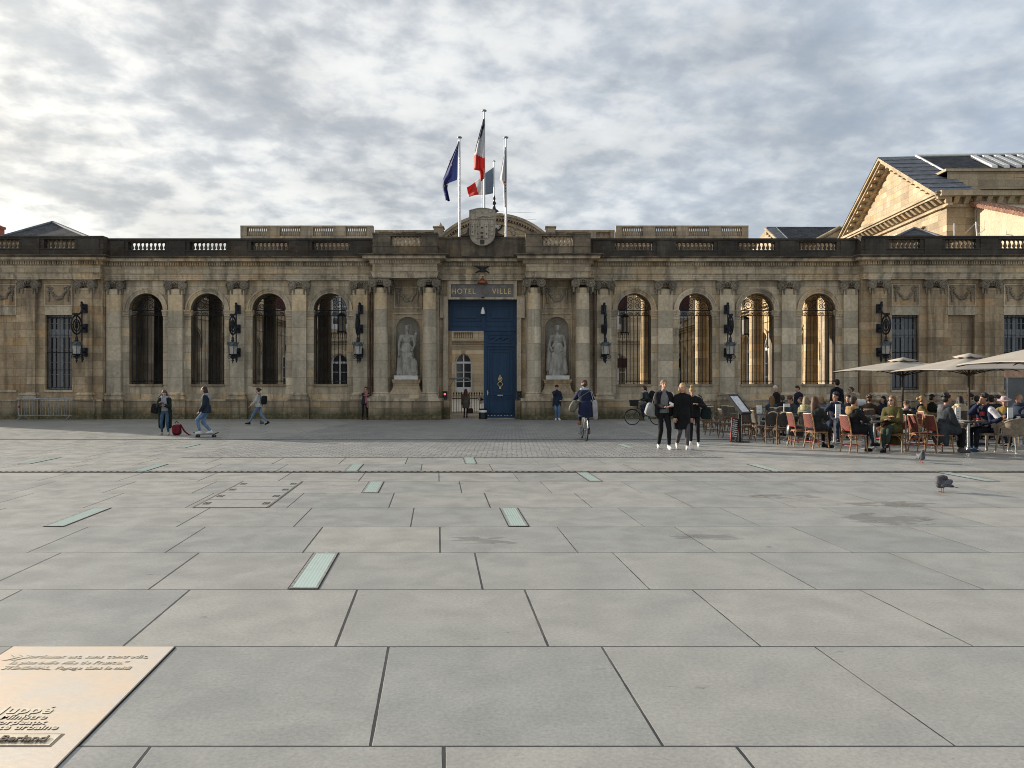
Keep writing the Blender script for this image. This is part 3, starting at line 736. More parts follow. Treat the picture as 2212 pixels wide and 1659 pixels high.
def pavilion(s, label):
    par = thing('end_pavilion', label, 'pavilion', (AX + s * 25, 39.55, ZF))
    X = lambda u: AX + s * u
    so = lambda a, b: (min(X(a), X(b)), max(X(a), X(b)))
    yw = 39.55; pu = [20.32, 23.2, 26.08, 28.96, 31.84]
    x0, x1 = so(19.5, 33)
    wl = MB(); zo, zt = 1.27, 5.12
    edges = [19.5]
    for i in range(4): c = (pu[i] + pu[i + 1]) / 2; edges += [c - .69, c + .69]
    edges.append(33)
    for a, c in zip(edges[0::2], edges[1::2]): xa, xb = so(a, c); wl.box(xa, xb, yw, 41, .70, ZA0 + .02)
    for i in range(4):
        c = (pu[i] + pu[i + 1]) / 2; xa, xb = so(c - .69, c + .69)
        wl.box(xa, xb, yw, 41, .70, zo); wl.box(xa, xb, yw, 41, zt, ZA0 + .02)
        if i % 2: wl.box(xa, xb, yw + .22, 41, zo, zt)
    wl.build('wall', 'pavstone', par)
    for i in range(4):
        c = X((pu[i] + pu[i + 1]) / 2)
        if i % 2 == 0:
            window_unit(par, c, yw + .28, 1.36, zo + .03, zt)
            b = MB(); b.box(c - .66, c + .66, yw + .8, yw + .82, zo, zt); b.build('dark_room_backing', 'dark', par)  # dark sheet stands in for the unlit room behind the panes
        b = MB(); b.box(c - .74, c + .74, yw - .05, yw + .2, zo - .12, zo + .004); b.build('sill', 'trim', par); b = MB(); b.box(c - .70, c + .70, yw - .02, yw + .01, zt, zt + .42); b.build('lintel', 'trim', par)
        panel(par, c, yw, 5.62, 6.64, .66, FESD)
    plinth(par, x0, x1, yw - .14, 40.8)
    for u in pu:
        pilaster(par, X(u), yw - .22, yw + .02, stone='pavstone')
        b = MB(); b.box(X(u) - .53, X(u) + .53, yw - .27, yw - .1, ZF - .1, .70); b.box(X(u) - .56, X(u) + .56, yw - .31, yw - .1, .70, .779); b.build('pedestal', 'stonedark', par)
    ent(par, x0, x1, yw - .27, 41, ret=(1 if s > 0 else 0, 1 if s < 0 else 0))
    pan = [(X((a + c) / 2) - .80, X((a + c) / 2) + .80, 7) for a, c in zip(pu, pu[1:])]
    balustrade(par, x0, x1, yw + .28, sorted(pan), ztop=9.2)
    b = MB(); b.box(x0, x1, 40.95, 46, 6.9, 7.9); b.box(*so(19.9, 33), 41.2, 46, ZF, 6.9); b.build('rear_block', 'palegrey', par)
    return par
pavilion(-1, 'left end pavilion of the stone front with barred window and dark garland panels')
pavilion(1, 'right end pavilion of the stone front rising behind the terrace parasols')

# ---- gatehouse in the middle
gate = thing('gatehouse', 'stone gatehouse with paired columns, statue niches and blue carriage gate', 'gatehouse', (AX, 39.5, ZF))
def gx(u): return AX + u
NC = 3.87
for s in (-1, 1):
    w = MB(); a, c = sorted((gx(s * 2.02), gx(s * 5.72)))
    arch_wall(w, a, c, .70, ZA0 + .02, gx(s * NC), .615, 4.45, 1.90, 40, 40, back=False)
    w.build('wall', 'stone', gate); w = MB()
    n = 16; cx = gx(s * NC)
    for zs_ in ((.83, 4.45),):
        rr = [[(cx - .615 * math.cos(PI * i / n), 40 + .52 * math.sin(PI * i / n), z) for i in range(n + 1)] for z in (1.5, 4.45)]
        w.rings(rr, 0, True, False, False)
    dome = []
    for k in range(9):
        t_ = PI / 2 * k / 8; dome.append([(cx - .615 * math.cos(t_) * math.cos(PI * i / n), 40 + .52 * math.cos(t_) * math.sin(PI * i / n), 4.45 + .615 * math.sin(t_)) for i in range(n + 1)])
    w.rings(dome, 0, True, False, False)
    w.build('niche', 'niche', gate); w = MB()
    for q in (2.02, 5.72): xx = gx(s * q); w.box(xx - .01, xx + .01, 40.001, 41, .7, ZA0)
    w.build('side_wall', 'stone', gate)
    # raised panel frame round the niche
    b = MB(); b.box(cx - .80, cx + .80, 39.94, 40.004, 5.20, 5.26)
    for q in (-1, 1): b.box(min(cx + q * .74, cx + q * .80), max(cx + q * .74, cx + q * .80), 39.965, 40.004, 1.0, 5.20)
    b.build('niche_frame', 'trim', gate)
    panel(gate, cx, 39.995, 5.56, 6.56, .66, FESL)
    # pedestal under the columns and the flared stand of the statue
    a, c = sorted((gx(s * 2.02), gx(s * 5.68))); b = MB(); b.box(a, c, 38.72, 40.1, ZF - .1, .72); b.build('column_pedestal', 'stonedark', gate)
    b = MB(); b.box(a - .04, c + .04, 38.67, 40.1, .72, .85); b.build('pedestal_cap', 'trim', gate)
    b = MB(); b.box(cx - .86, cx + .86, 39.15, 40.2, .85, 1.08)
    prof = [(.84, 1.08), (.80, 1.16), (.70, 1.32), (.66, 1.5), (.655, 1.60), (.70, 1.64), (.70, 1.70), (.73, 1.74), (.73, 1.80)]
    b.rings([[(cx - w_, 39.98 - w_ * .95, z), (cx + w_, 39.98 - w_ * .95, z), (cx + w_, 40.3, z), (cx - w_, 40.3, z)] for w_, z in prof], 0, False)
    b.build('statue_pedestal', 'stone', gate)
    for u in (2.66, 5.14):
        b = MB(); x = gx(s * u); colshaft(b, x, 39.2, 1.16, 6.45, .36, 28); co_ = b.build('column', 'shaft', gate)
        b = MB(); b.box(x - .48, x + .48, 38.72, 39.68, .85, .95); b.lathe([(.46, .95), (.475, .99), (.46, 1.03), (.40, 1.05), (.395, 1.08), (.425, 1.10), (.425, 1.13), (.37, 1.16)], (x, 39.2, 0), 24)
        b.build('base', 'trim', co_)
        o = inst('capital', CAPC, None, (x, 38.88, 6.43)); o.parent = co_; o.matrix_parent_inverse = wm(co_).inverted()
        pilaster(gate, x, 39.86, 40.02, .70, .85, 'stone')
    a, c = sorted((gx(s * 2.25), gx(s * 5.50))); ent(gate, a, c, 38.86, 40.8, (1, 1), 'soot2')
    # attic pedestal with its little balustrade
    m0, m1 = sorted((gx(s * 3.05), gx(s * 4.62)))
    balustrade(gate, a - .02, c + .02, 39.25, [(m0, m1, 7)], zb=8.58, mat='soot2', bal=BAL, ztop=9.24, half=.33, ret=(1, 1))
# recessed gate bay
b = MB(); b.box(gx(-2.03), gx(-1.80), 40, 41, ZF, ZA0 + .02); b.box(gx(1.80), gx(2.03), 40, 41, ZF, ZA0 + .02); b.box(gx(-1.80), gx(1.80), 40.0, 41, 5.97, ZA0 + .02); b.build('gate_wall', 'stone', gate)
b = MB()
for s in (-1, 1):
    a, c = sorted((gx(s * 1.79), gx(s * 2.02))); b.box(a, c, 39.86, 40.1, .75, 5.0)
    a, c = sorted((gx(s * 1.79), gx(s * 2.2))); b.box(a, c, 39.84, 40.02, 5.0, 6.1)
    a, c = sorted((gx(s * 2.24), gx(s * 2.36))); b.box(a, c, 39.9, 40.02, .85, 6.9)
    a, c = sorted((gx(s * 1.62), gx(s * 1.80))); b.box(a, c, 39.83, 40.1, 6.06, 6.93)
b.box(gx(-1.80), gx(1.80), 39.82, 40.1, 5.955, 6.06); b.box(gx(-1.62), gx(1.62), 39.86, 40.1, 6.74, 6.93); b.build('gate_surround', 'trim', gate)
b = MB()
for s in (-1, 1):
    b = MB(); a, c = sorted((gx(s * 1.70), gx(s * 1.99))); b.box(a, c, 39.60, 40.2, ZF - .1, .76); b.build('guard_stone', 'stonedark', gate)
b = MB(); b.box(gx(-1.60), gx(1.60), 39.93, 40.03, 6.07, 6.735); sg = b.build('sign_panel', 'signgrey', gate)
for wd, xx in (('HOTEL', -.98), ('DE', .02), ('VILLE', 1.0)):
    me = text_mesh(wd, .38 if wd != 'DE' else .34, .006, 'CENTER', .003, 1.2)
    for v in me.vertices: v.co = (gx(xx) + v.co.x * .94, 39.92 - v.co.z, 6.255 + v.co.y)
    link('lettering', me, ['gilt' if wd != 'DE' else MAT.setdefault('faded', plain('faded_lettering', (.23, .165, .115), .6, 0, .3, 20))], sg)
ent(gate, gx(-2.25), gx(2.25), 39.75, 40.8)
b = MB(); b.box(gx(-2.28), gx(2.28), 39.62, 40.5, ZCT, 9.05); b.box(gx(-2.33), gx(2.33), 39.56, 40.55, 9.05, 9.15)
b.build('attic', 'soot2', gate)
# escutcheon with shoulders
sh = thing('stone_escutcheon', 'big carved stone coat of arms with castle towers crowning the gatehouse', 'coat of arms', (gx(0.02), 39.5, 9.15))
ex = gx(.02); W = .665
pts = [(ex - W, 10.45), (ex - W, 9.3)] + [(ex - W * math.cos(PI * k / 16), 9.3 - .66 * math.sin(PI * k / 16)) for k in range(1, 16)] + [(ex + W, 9.3), (ex + W, 10.45)] + [(ex + W - 2 * W * k / 8, 10.45 + .13 * math.sin(PI * k / 8)) for k in range(1, 8)]
b = MB(); b.prism(pts, 39.30, 39.9); b.build('shield', 'carve', sh)
b = MB()
inn = [(ex + (x - ex) * .955, 9.6 + (z - 9.6) * .965) for x, z in pts]
for (p, q), (p2, q2) in zip(zip(pts, pts[1:] + pts[:1]), zip(inn, inn[1:] + inn[:1])):
    b._a([(p[0], 39.27, p[1]), (q[0], 39.27, q[1]), (q2[0], 39.27, q2[1]), (p2[0], 39.27, p2[1]), (p2[0], 39.30, p2[1]), (q2[0], 39.30, q2[1])], [(0, 1, 2, 3), (3, 2, 5, 4)], 0, False)
def tower(x, z0, z1, w, roof=True):
    b.box(x - w, x + w, 39.245, 39.302, z0, z1); b.box(x - w - .015, x + w + .015, 39.235, 39.302, z1, z1 + .03)
    if roof: b.prism([(x - w - .01, z1 + .03), (x + w + .01, z1 + .03), (x, z1 + .27)], 39.25, 39.302)
for x, z0, z1, w in ((-.5, 9.15, 9.72, .075), (-.24, 9.0, 9.72, .085), (.22, 9.0, 9.72, .085), (.5, 9.15, 9.72, .075)): tower(ex + x, z0, z1, w)
b.box(ex - .16, ex + .13, 39.255, 39.302, 9.0, 9.62); b.box(ex - .17, ex + .15, 39.245, 39.302, 9.43, 9.47); b.box(ex - .6, ex + .6, 39.262, 39.302, 9.44, 9.47)
b.box(ex - .62, ex + .62, 39.26, 39.302, 9.98, 10.02)
b.ell((ex - .22, 39.29, 10.13), (.13, .06, .11)); b.ell((ex - .3, 39.28, 10.05), (.07, .05, .08))
b.tube([(ex - .2, 39.28, 10.1), (ex, 39.27, 10.16), (ex + .3, 39.27, 10.13), (ex + .42, 39.28, 10.08)], [.05, .06, .055, .03], 8)
b.tube([(ex + .42, 39.28, 10.08), (ex + .55, 39.27, 10.15), (ex + .5, 39.27, 10.24)], [.02, .018, .012], 6)
for x in (-.2, .05, .25): b.tube([(ex + x, 39.28, 10.1), (ex + x + .06, 39.27, 10.03), (ex + x + .14, 39.27, 10.04)], [.03, .02, .015], 6)
for x in (-.42, 0, .42):
    for q, aa in ((0, 0), (-.06, .5), (.06, -.5)): b.tube([(ex + x, 39.28, 10.30), (ex + x + q, 39.265, 10.40), (ex + x + q * 1.4, 39.27, 10.46 - abs(aa) * .06)], [.018, .03, .012], 6)
    b.box(ex + x - .06, ex + x + .06, 39.265, 39.302, 10.345, 10.365)
b.build('carved_arms', 'carve', sh)
b = MB()
for x, z0, z1, w in ((-.5, 9.3, 9.36, .02), (-.5, 9.58, 9.64, .022), (-.24, 9.2, 9.27, .02), (-.24, 9.58, 9.64, .025), (.22, 9.2, 9.27, .02), (.22, 9.58, 9.64, .025), (.5, 9.3, 9.36, .02), (.5, 9.58, 9.64, .022), (-.015, 9.24, 9.32, .07), (-.015, 9.02, 9.14, .06), (-.015, 9.52, 9.58, .06)):
    b = MB(); b.box(ex + x - w, ex + x + w, 39.228, 39.262, z0, z1); b.build('dark_opening_block', 'soot', sh)  # raised dark block stands for the darkness inside an opening
b = MB(); b.box(ex - .11, ex + .11, 39.285, 39.302, 8.72, 8.93)
b.build('dark_recess_patch', 'soot', sh)  # flat dark patch stands for the darkness of a recess
b = MB()
for s in (-1, 1):
    cv = [(s * .66, 9.15), (s * 1.12, 9.15), (s * 1.12, 9.2), (s * 1.02, 9.21), (s * .98, 9.26), (s * .9, 9.27), (s * .80, 9.36), (s * .76, 9.5), (s * .76, 9.58), (s * .66, 9.58)]
    cv = [(ex + x, z) for x, z in cv]
    b.prism(cv if s > 0 else cv[::-1], 39.42, 39.85)
b.build('scroll_shoulder', 'soot', sh)

# gate: fixed blue overpanel, closed right leaf
gl = thing('carriage_gate', 'tall blue panelled carriage gate with its left half standing open', 'gate', (gx(0), 40.5, ZF))
DX0, DX1, DM = gx(-1.79), gx(1.79), gx(.05)
def frame(mb, x0, x1, z0, z1, y, w, d, m=0):
    mb.box(x0, x1, y - d, y + .01, z1 - w, z1, m); mb.box(x0, x1, y - d, y + .01, z0, z0 + w, m); mb.box(x0, x0 + w, y - d, y + .01, z0 + w, z1 - w, m); mb.box(x1 - w, x1, y - d, y + .01, z0 + w, z1 - w, m)
b = MB(); b.box(DX0, DX1, 40.50, 40.60, 4.38, 5.97); frame(b, DX0, DX1, 4.38, 5.97, 40.5, .14, .05); b.box(DM - .1, DM + .1, 40.44, 40.51, 4.5, 5.85)
for a, c in ((DX0 + .2, DM - .16), (DM + .16, DX1 - .2)):
    frame(b, a, c, 4.86, 5.70, 40.5, .05, .035); frame(b, a + .2, c - .2, 5.02, 5.55, 40.5, .04, .05); b.box(a + .24, c - .24, 40.475, 40.5, 5.06, 5.51); b.box(a, c, 40.46, 40.51, 4.62, 4.66)
b.box(DX0, DX1, 40.40, 40.52, 4.36, 4.44)
b.build('overpanel', 'blue', gl)
b = MB(); b.box(DM, DX1, 40.52, 40.62, ZF + .04, 4.36); fr = lambda x0, x1, z0, z1, w, d: frame(b, x0, x1, z0, z1, 40.52, w, d)
fr(DM, DX1, ZF + .04, 4.36, .16, .03); x0, x1 = DM + .26, DX1 - .26
fr(x0, x1, 3.72, 4.18, .05, .05); fr(x0 - .04, x1 + .04, .98, 3.48, .07, .06); fr(x0 + .14, x1 - .14, 1.16, 3.3, .05, .04); b.box(x0 - .1, x1 + .1, 40.44, 40.53, 3.54, 3.62); b.box(x0 - .02, x1 + .02, 40.46, 40.53, .86, .93)
fr(x0 - .04, x1 + .04, .02, .82, .07, .06); b.box(x0 + .06, x1 - .06, 40.49, 40.52, .1, .72)
for k in range(9): b.ell((x0 + .14 + k * .125, 40.50, 3.95 + .06 * math.sin(k * 2.1)), (.07, .03, .05), nu=8, nv=5)
lf = b.build('door_leaf', 'blue', gl); kx = (DM + DX1) / 2
b = MB()
for k in range(9): a = 2 * PI * k / 9; b.ell((kx + .09 * math.cos(a), 40.47, 1.82 + .12 * math.sin(a)), (.05, .04, .055), nu=8, nv=5)
b.ell((kx, 40.45, 1.82), (.08, .06, .08)); b.ell((kx, 40.46, 2.0), (.05, .04, .06)); b.torus((kx, 40.43, 1.56), .12, .026, 'y', 20, 6); b.box(kx - .05, kx + .05, 40.44, 40.5, 1.32, 1.42)
b.build('door_knocker', 'brass', lf)
b = MB(); b.box(kx - .14, kx + .14, 40.435, 40.47, .955, 1.0); b.build('letter_flap', 'brass', lf)
b = MB(); b.box(DM + .18, DM + .23, 40.44, 40.49, .98, 1.22); b.tube([(DM + .2, 40.42, 1.1), (DM + .3, 40.4, 1.1)], .014, 6); b.build('handle', 'brass', lf)
b = MB(); b.box(DM, DX1, 40.50, 40.62, ZF + .008, ZF + .035); b.build('threshold', 'slabwhite', gl)
b = MB()
for k in range(8): b.ell((DM + .25 + k * .17 + .02 * math.sin(k * 3), 40.475, ZF + .16), (.05, .012, .018), nu=6, nv=4)
b.build('chipped_paint', 'winframe', lf)
# small fittings about the gate
b = MB(); b.lathe([(.27, -.10), (.262, -.03), (.20, .03), (.13, .09), (.07, .14), (.05, .2)], (gx(.02), 39.45, 6.82), 20); b.torus((gx(.02), 39.45, 6.74), .265, .02, 'z', 20, 6); b.tube([(gx(.02), 39.45, 7.0), (gx(.02), 39.45, 7.1), (gx(.02), 39.8, 7.12)], .02, 6)
tag(b.build('copper_lamp', 'copper'), 'copper bell lamp hanging over the hotel de ville sign', 'lamp')
t = thing('dome_camera', 'white dome camera on a black rod against the blue overpanel', 'security camera', (gx(.03), 39.9, 5.5))
b = MB(); b.lathe([(.02, .34), (.05, .28), (.10, .12), (.115, .02), (.11, -.02)], (gx(.03), 39.9, 5.22), 14); b.build('housing', 'white', t)
b = MB(); b.ell((gx(.03), 39.9, 5.19), (.095, .095, .10)); b.build('dome', 'glass', t)
b = MB(); b.tube([(gx(.03), 39.9, 5.5), (gx(.03), 39.9, 6.1)], .018, 6); b.box(gx(-.05), gx(.11), 39.75, 39.95, 6.02, 6.08); b.build('rod', 'iron', t)
b = MB()
for s in (-1, 1):
    for q in (-1, 1): b.tube([(gx(.02), 39.6, 7.46), (gx(.02) + s * .2, 39.5, 7.46 + q * .10), (gx(.02) + s * .36, 39.5, 7.44 + q * .17)], [.06, .05, .03], 6)
b.box(gx(-.12), gx(.16), 39.52, 39.76, 7.34, 7.6)
tag(b.build('floodlight_bracket', 'iron'), 'black twin floodlight bracket fixed on the frieze above the sign', 'bracket')
for s, lab in ((-1, 'black traffic signal showing red on the left gate jamb'), (1, 'dark unlit traffic signal on the right gate jamb')):
    t = thing('gate_signal', lab, 'signal light', (gx(s * 1.92), 39.55, .9), 0, 'signals on the gate jambs')
    b = MB(); x = gx(s * 1.92); b.box(x - .12, x + .12, 39.66, 39.86, .68, 1.20); b.box(x - .13, x + .13, 39.58, 39.66, 1.14, 1.2); b.build('housing', 'iron', t)
    for k, zc in enumerate((1.05, .83)):
        on = s < 0 and k == 0
        if on and 'redon' not in MAT:
            q = NT('glowing_red_lamp'); q.set((.8, .03, .03), .4); q.put(q.b.inputs['Emission Color'], (1, .06, .05)); q.b.inputs['Emission Strength'].default_value = 2.2; MAT['redon'] = q.m
        b = MB(); b.lathe([(.055, 0), (.055, -.02), (.035, -.035), (.01, -.04)], (x, 39.665, zc), 12, axis='y'); b.build('lens', 'redon' if on else 'glass', t)
t = thing('gate_bollard', 'low dark bollard with a white band at the foot of the blue leaf', 'bollard', (gx(.05), 39.9, ZF))
b = MB(); b.lathe([(.21, ZF), (.21, .10), (.2, .10)], (gx(.03), 39.9, 0), 16); b.lathe([(.19, .22), (.21, .24), (.20, .29), (.05, .30)], (gx(.03), 39.9, 0), 16); b.build('post', 'iron', t)
b = MB(); b.lathe([(.212, .10), (.215, .11), (.215, .22), (.19, .22)], (gx(.03), 39.9, 0), 16); b.build('band', 'white', t)
# passage behind the gate
b = MB()
for s in (-1, 1):
    a, c = sorted((gx(s * 2.05), gx(s * 4.7))); b.box(a, c, 40.95, 45.9, ZF, 7.6)
b.box(gx(-2.06), gx(2.06), 40.95, 45.9, 6.3, 7.6); b.build('passage', 'palegrey', gate)

# downpipes in the corners beside the column blocks
for s, lab in ((-1, 'thin brown downpipe in the corner left of the paired columns'), (1, 'thin brown downpipe in the corner right of the paired columns')):
    b = MB(); x = gx(s * 5.80); b.tube([(x, 39.83, .72), (x, 39.83, 6.9)], .05, 8)
    for z in (1.6, 3.4, 5.2): b.lathe([(.062, z), (.062, z + .06)], (x, 39.83, 0), 8)
    tag(b.build('downpipe', plain('rusty_downpipe', (.10, .06, .045), .6, .2, .4, 5)), lab, 'downpipe', 'downpipes')

# ---- statues (draped figures)
def statue(s, label, v):
    cx = gx(s * NC); T = thing('statue', label, 'statue', (cx, 39.72, 1.83), 0, 'statues in the gate niches')
    b = MB(); b.box(cx - .60, cx + .60, 39.22, 40.15, 1.80, 2.01); b.build('plinth_slab', 'slabwhite', T)
    b = MB(); y = 39.66; k = 1.0 if v else -1.0
    O = lambda x, yy, z: (cx + k * x, y + yy, 2.0 + z)
    # robe: folded rings from the feet to the hips
    rr = []
    for i, (z, rx, ry, ox) in enumerate([(0, .42, .30, .06), (.12, .43, .30, .06), (.4, .40, .28, .04), (.8, .36, .25, .02), (1.1, .335, .235, -.01), (1.35, .31, .22, -.03), (1.52, .27, .20, -.03)]):
        ring = []
        for j in range(40):
            a = 2 * PI * j / 40; f = 1 + (.13 * (1 - z / 2.2)) * math.sin(9 * a + z * 2.2) + .07 * math.sin(5 * a - z * 3)
            ring.append(O(ox + rx * f * math.cos(a), ry * f * math.sin(a), z))
        rr.append(ring)
    b.rings(rr)
    b.cap(O(.10, -.16, .1), O(.07, -.17, .95), .13, .13); b.cap(O(-.16, -.1, .1), O(-.13, -.08, 1.1), .14, .15)
    for q in range(6): b.cap(O(-.25 + q * .03, -.20 + .01 * q, 1.3 - q * .02), O(.26, -.18 + .015 * q, 1.05 - q * .15), .045, .05)
    for q in range(4): b.cap(O(.24, -.16, 1.15 - q * .05), O(.05 - q * .06, -.27, .15 + q * .06), .05, .04)
    b.ell(O(-.03, -.02, 1.55), (.25, .19, .20)); b.ell(O(-.02, -.03, 1.86), (.27, .20, .26)); b.ell(O(-.12, -.14, 1.93), (.11, .09, .09)); b.ell(O(.09, -.14, 1.93), (.11, .09, .09))
    b.cap(O(-.27, 0, 2.02), O(.25, 0, 2.02), .105, .105); b.cap(O(0, .0, 2.02), O(0, -.02, 2.26), .10, .085)
    b.ell(O(0, -.04, 2.40), (.115, .14, .165)); b.ell(O(0, -.16, 2.385), (.025, .045, .04))
    b.ell(O(0, .02, 2.47), (.135, .15, .11)); b.lathe([(.12, 2.50), (.145, 2.52), (.14, 2.56), (.10, 2.60)], O(0, -.01, -2.0 + 2.0 - 2.0 + .0)[:2] + (2.0,), 16)
    b.cap(O(-.32, -.02, 2.0), O(-.42, -.02, 1.58), .09, .075); b.cap(O(-.42, -.02, 1.58), O(-.40, -.16, 1.15), .07, .05); b.ell(O(-.40, -.18, 1.06), (.06, .05, .10))
    b.cap(O(.31, -.02, 2.0), O(.40, .0, 1.6), .09, .075); b.cap(O(.40, .0, 1.6), O(.30, -.2, 1.32), .07, .05); b.ell(O(.27, -.23, 1.29), (.07, .05, .06))
    if v:
        b.cap(O(.42, .02, 1.75), O(.46, .0, 2.1), .05, .09); b.ell(O(.46, 0, 2.12), (.09, .07, .12)); b.ell(O(.42, -.05, .55), (.14, .12, .30)); b.torus(O(.45, -.18, .14), .10, .045, 'y', 16, 6); b.cap(O(.36, -.05, .8), O(.46, -.1, .2), .12, .14); b.cap(O(-.42, .0, .95), O(-.44, -.05, .1), .08, .12)
    else:
        b.cap(O(.42, .0, 1.6), O(.46, .0, .3), .09, .14); b.cap(O(-.38, -.02, 1.0), O(-.43, -.06, .2), .08, .13); b.ell(O(-.42, -.1, .25), (.12, .12, .22)); b.cap(O(-.05, -.12, 2.0), O(.22, -.16, 1.5), .06, .07)
    me = remesh(b, .02, 1); link('figure', me, ['drapery'], T)
statue(-1, 'pale standing statue with a crowned head in the left gate niche', 1)
statue(1, 'pale draped statue with a cloak over one arm in the right gate niche', 0)

# ---- wall lanterns on scrolled brackets
def make_lantern():
    t = thing('wall_lantern', 'x', 'lantern', (0, 0, 0), 0, 'iron wall lanterns on the front')
    b = MB()                                                        # bracket in the plane x = 0, wall at y = 0, out towards -y; z absolute minus 4.4
    for z in (1.0, .0, -1.22): b.box(-.13, .13, -.13, 0, z - .22, z + .22)
    b.tube([(0, -.30, .95), (0, -.30, -1.55)], .035, 6)
    for z in (1.0, 0.0, -1.22): b.tube([(0, 0, z), (0, -.30, z)], .05, 6)
    b.tube([(0, -.20, 1.15), (0, -.32, 1.28), (0, -.36, 1.18), (0, -.30, .95), (0, -.38, .78), (0, -.55, .68), (0, -.8, .66)], [.06, .07, .05, .04, .04, .045, .05], 8)
    b.box(-.05, .05, -1.08, -.70, .58, .70); b.tube([(0, -.3, -1.4), (0, -.24, -1.6), (0, -.28, -1.75)], [.05, .06, .02], 6)
    b.build('bracket', 'ironblue', t)
    b = MB(); b.torus((0, -.78, .12), .46, .04, 'x', 30, 6); b.torus((0, -.78, .10), .29, .03, 'x', 24, 6)
    b.ell((0, -.78, .12), (.06, .14, .20)); b.tube([(0, -.78, .55), (0, -.78, -.38)], .03, 6)
    for s in (-1, 1): b.tube([(0, -.78 + s * .29, .1), (0, -.78 + s * .45, .12)], .035, 6); b.tube([(0, -.78, .1), (0, -.78 + s * .16, .28), (0, -.78 + s * .1, .4)], .022, 5)
    b.build('ring_ornament', 'ironblue', t)
    b = MB(); b.lathe([(.02, -.30), (.05, -.36), (.02, -.42), (.045, -.46), (.075, -.55), (.06, -.62), (.11, -.66), (.03, -.70)], (0, -.78, 0), 10); b.build('stem', 'ironblue', t)
    b = MB(); b.lathe([(.05, -.68), (.10, -.71), (.20, -.74), (.235, -.82), (.25, -.86), (.25, -.92)], (0, -.78, 0), 12)
    for k in range(6): a = PI / 3 * k; b.tube([(.24 * math.cos(a), -.78 + .24 * math.sin(a), -.86), (.29 * math.cos(a), -.78 + .29 * math.sin(a), -.76), (.27 * math.cos(a), -.78 + .27 * math.sin(a), -.70)], [.03, .025, .01], 5)
    cp = b.build('lantern_roof', 'verdi', t)
    b = MB(); b.lathe([(.225, -.92), (.19, -1.34)], (0, -.78, 0), 6, sm=False); b.build('lantern_glass', 'lantern_glass', t)
    b = MB()
    for k in range(6): a = PI / 3 * k; b.tube([(.23 * math.cos(a), -.78 + .23 * math.sin(a), -.92), (.195 * math.cos(a), -.78 + .195 * math.sin(a), -1.34)], .012, 4)
    b.lathe([(.21, -1.33), (.21, -1.37), (.17, -1.40)], (0, -.78, 0), 12)
    b.lathe([(.05, -1.38), (.09, -1.45), (.07, -1.56), (.03, -1.60), (.075, -1.66), (.03, -1.70), (.02, -1.80)], (0, -.78, 0), 8)
    for s in (-1, 1): b.tube([(p[1] * 0 + 0, -.78 + s * (p[0]), p[2]) for p in spiral(.17, -1.48, 0, .10, .02, PI / 2, -1.4, 14)], .018, 5); b.tube([(s * p[0], -.78, p[2]) for p in spiral(.17, -1.48, 0, .10, .02, PI / 2, -1.4, 14)], .016, 5)
    b.tube([(0, -.78, -1.42), (0, -.30, -1.36)], .025, 5)
    b.build('lantern_cage', 'ironblue', t)
    return t
L0 = make_lantern()
for i, (u, yw, lab) in enumerate(((-20.28, 39.33, 'black iron wall lantern beside the barred window of the left pavilion'), (-12.62, 39.8, 'black iron wall lantern between the second and third dark arches'), (-6.28, 39.8, 'black iron wall lantern just left of the paired columns'),
                            (6.28, 39.8, 'black iron wall lantern just right of the paired columns'), (12.62, 39.8, 'black iron wall lantern between the two middle sunlit arches'), (20.28, 39.33, 'black iron wall lantern above the leftmost parasol'))):
    o = L0 if i == 0 else dup(L0, (0, 0, 0), 0)
    o.location = (gx(u), yw, 4.42); o['label'] = lab

# ---- flagpoles and flags
MAT['polewhite'] = plain('white_flagpole', (.62, .62, .61), .35, .2, .06, 3)
def pole(px, ytop, ybot, Y, r, label, zb):
    x = X_at(px, Y); zt = Z_at(ytop, Y); t = thing('flagpole', label, 'flagpole', (x, Y, zb), 0, 'flagpoles over the gatehouse')
    b = MB(); b.lathe([(r * 1.25, zb), (r * 1.2, zb + .6), (r, zt - .8), (r * .8, zt)], (x, Y, 0), 12); b.build('shaft', 'polewhite', t)
    b = MB(); b.lathe([(r, zt), (r * 2.6, zt + .02), (r * 2.6, zt + .06), (r * 1.5, zt + .10)], (x, Y, 0), 12); b.build('cap', 'galv', t)
    b = MB(); b.tube([(x - r * 2.2, Y - .02, zt - .1), (x - r * 2.6, Y - .02, zb + 1.2)], .008, 4); b.build('halyard', 'white', t)
    return x
pole(993, 299, 514, 39.95, .048, 'white flagpole of the dark blue starred flag', 9.15)
pole(1046, 241, 455, 40.1, .048, 'tallest white flagpole, behind the carved shield', 9.15)
pole(1093, 299, 514, 39.95, .048, 'white flagpole of the limp white flag', 9.15)
pole(1067, 349, 455, 85, .07, 'thin flagpole on the far palace roof', 18.9)
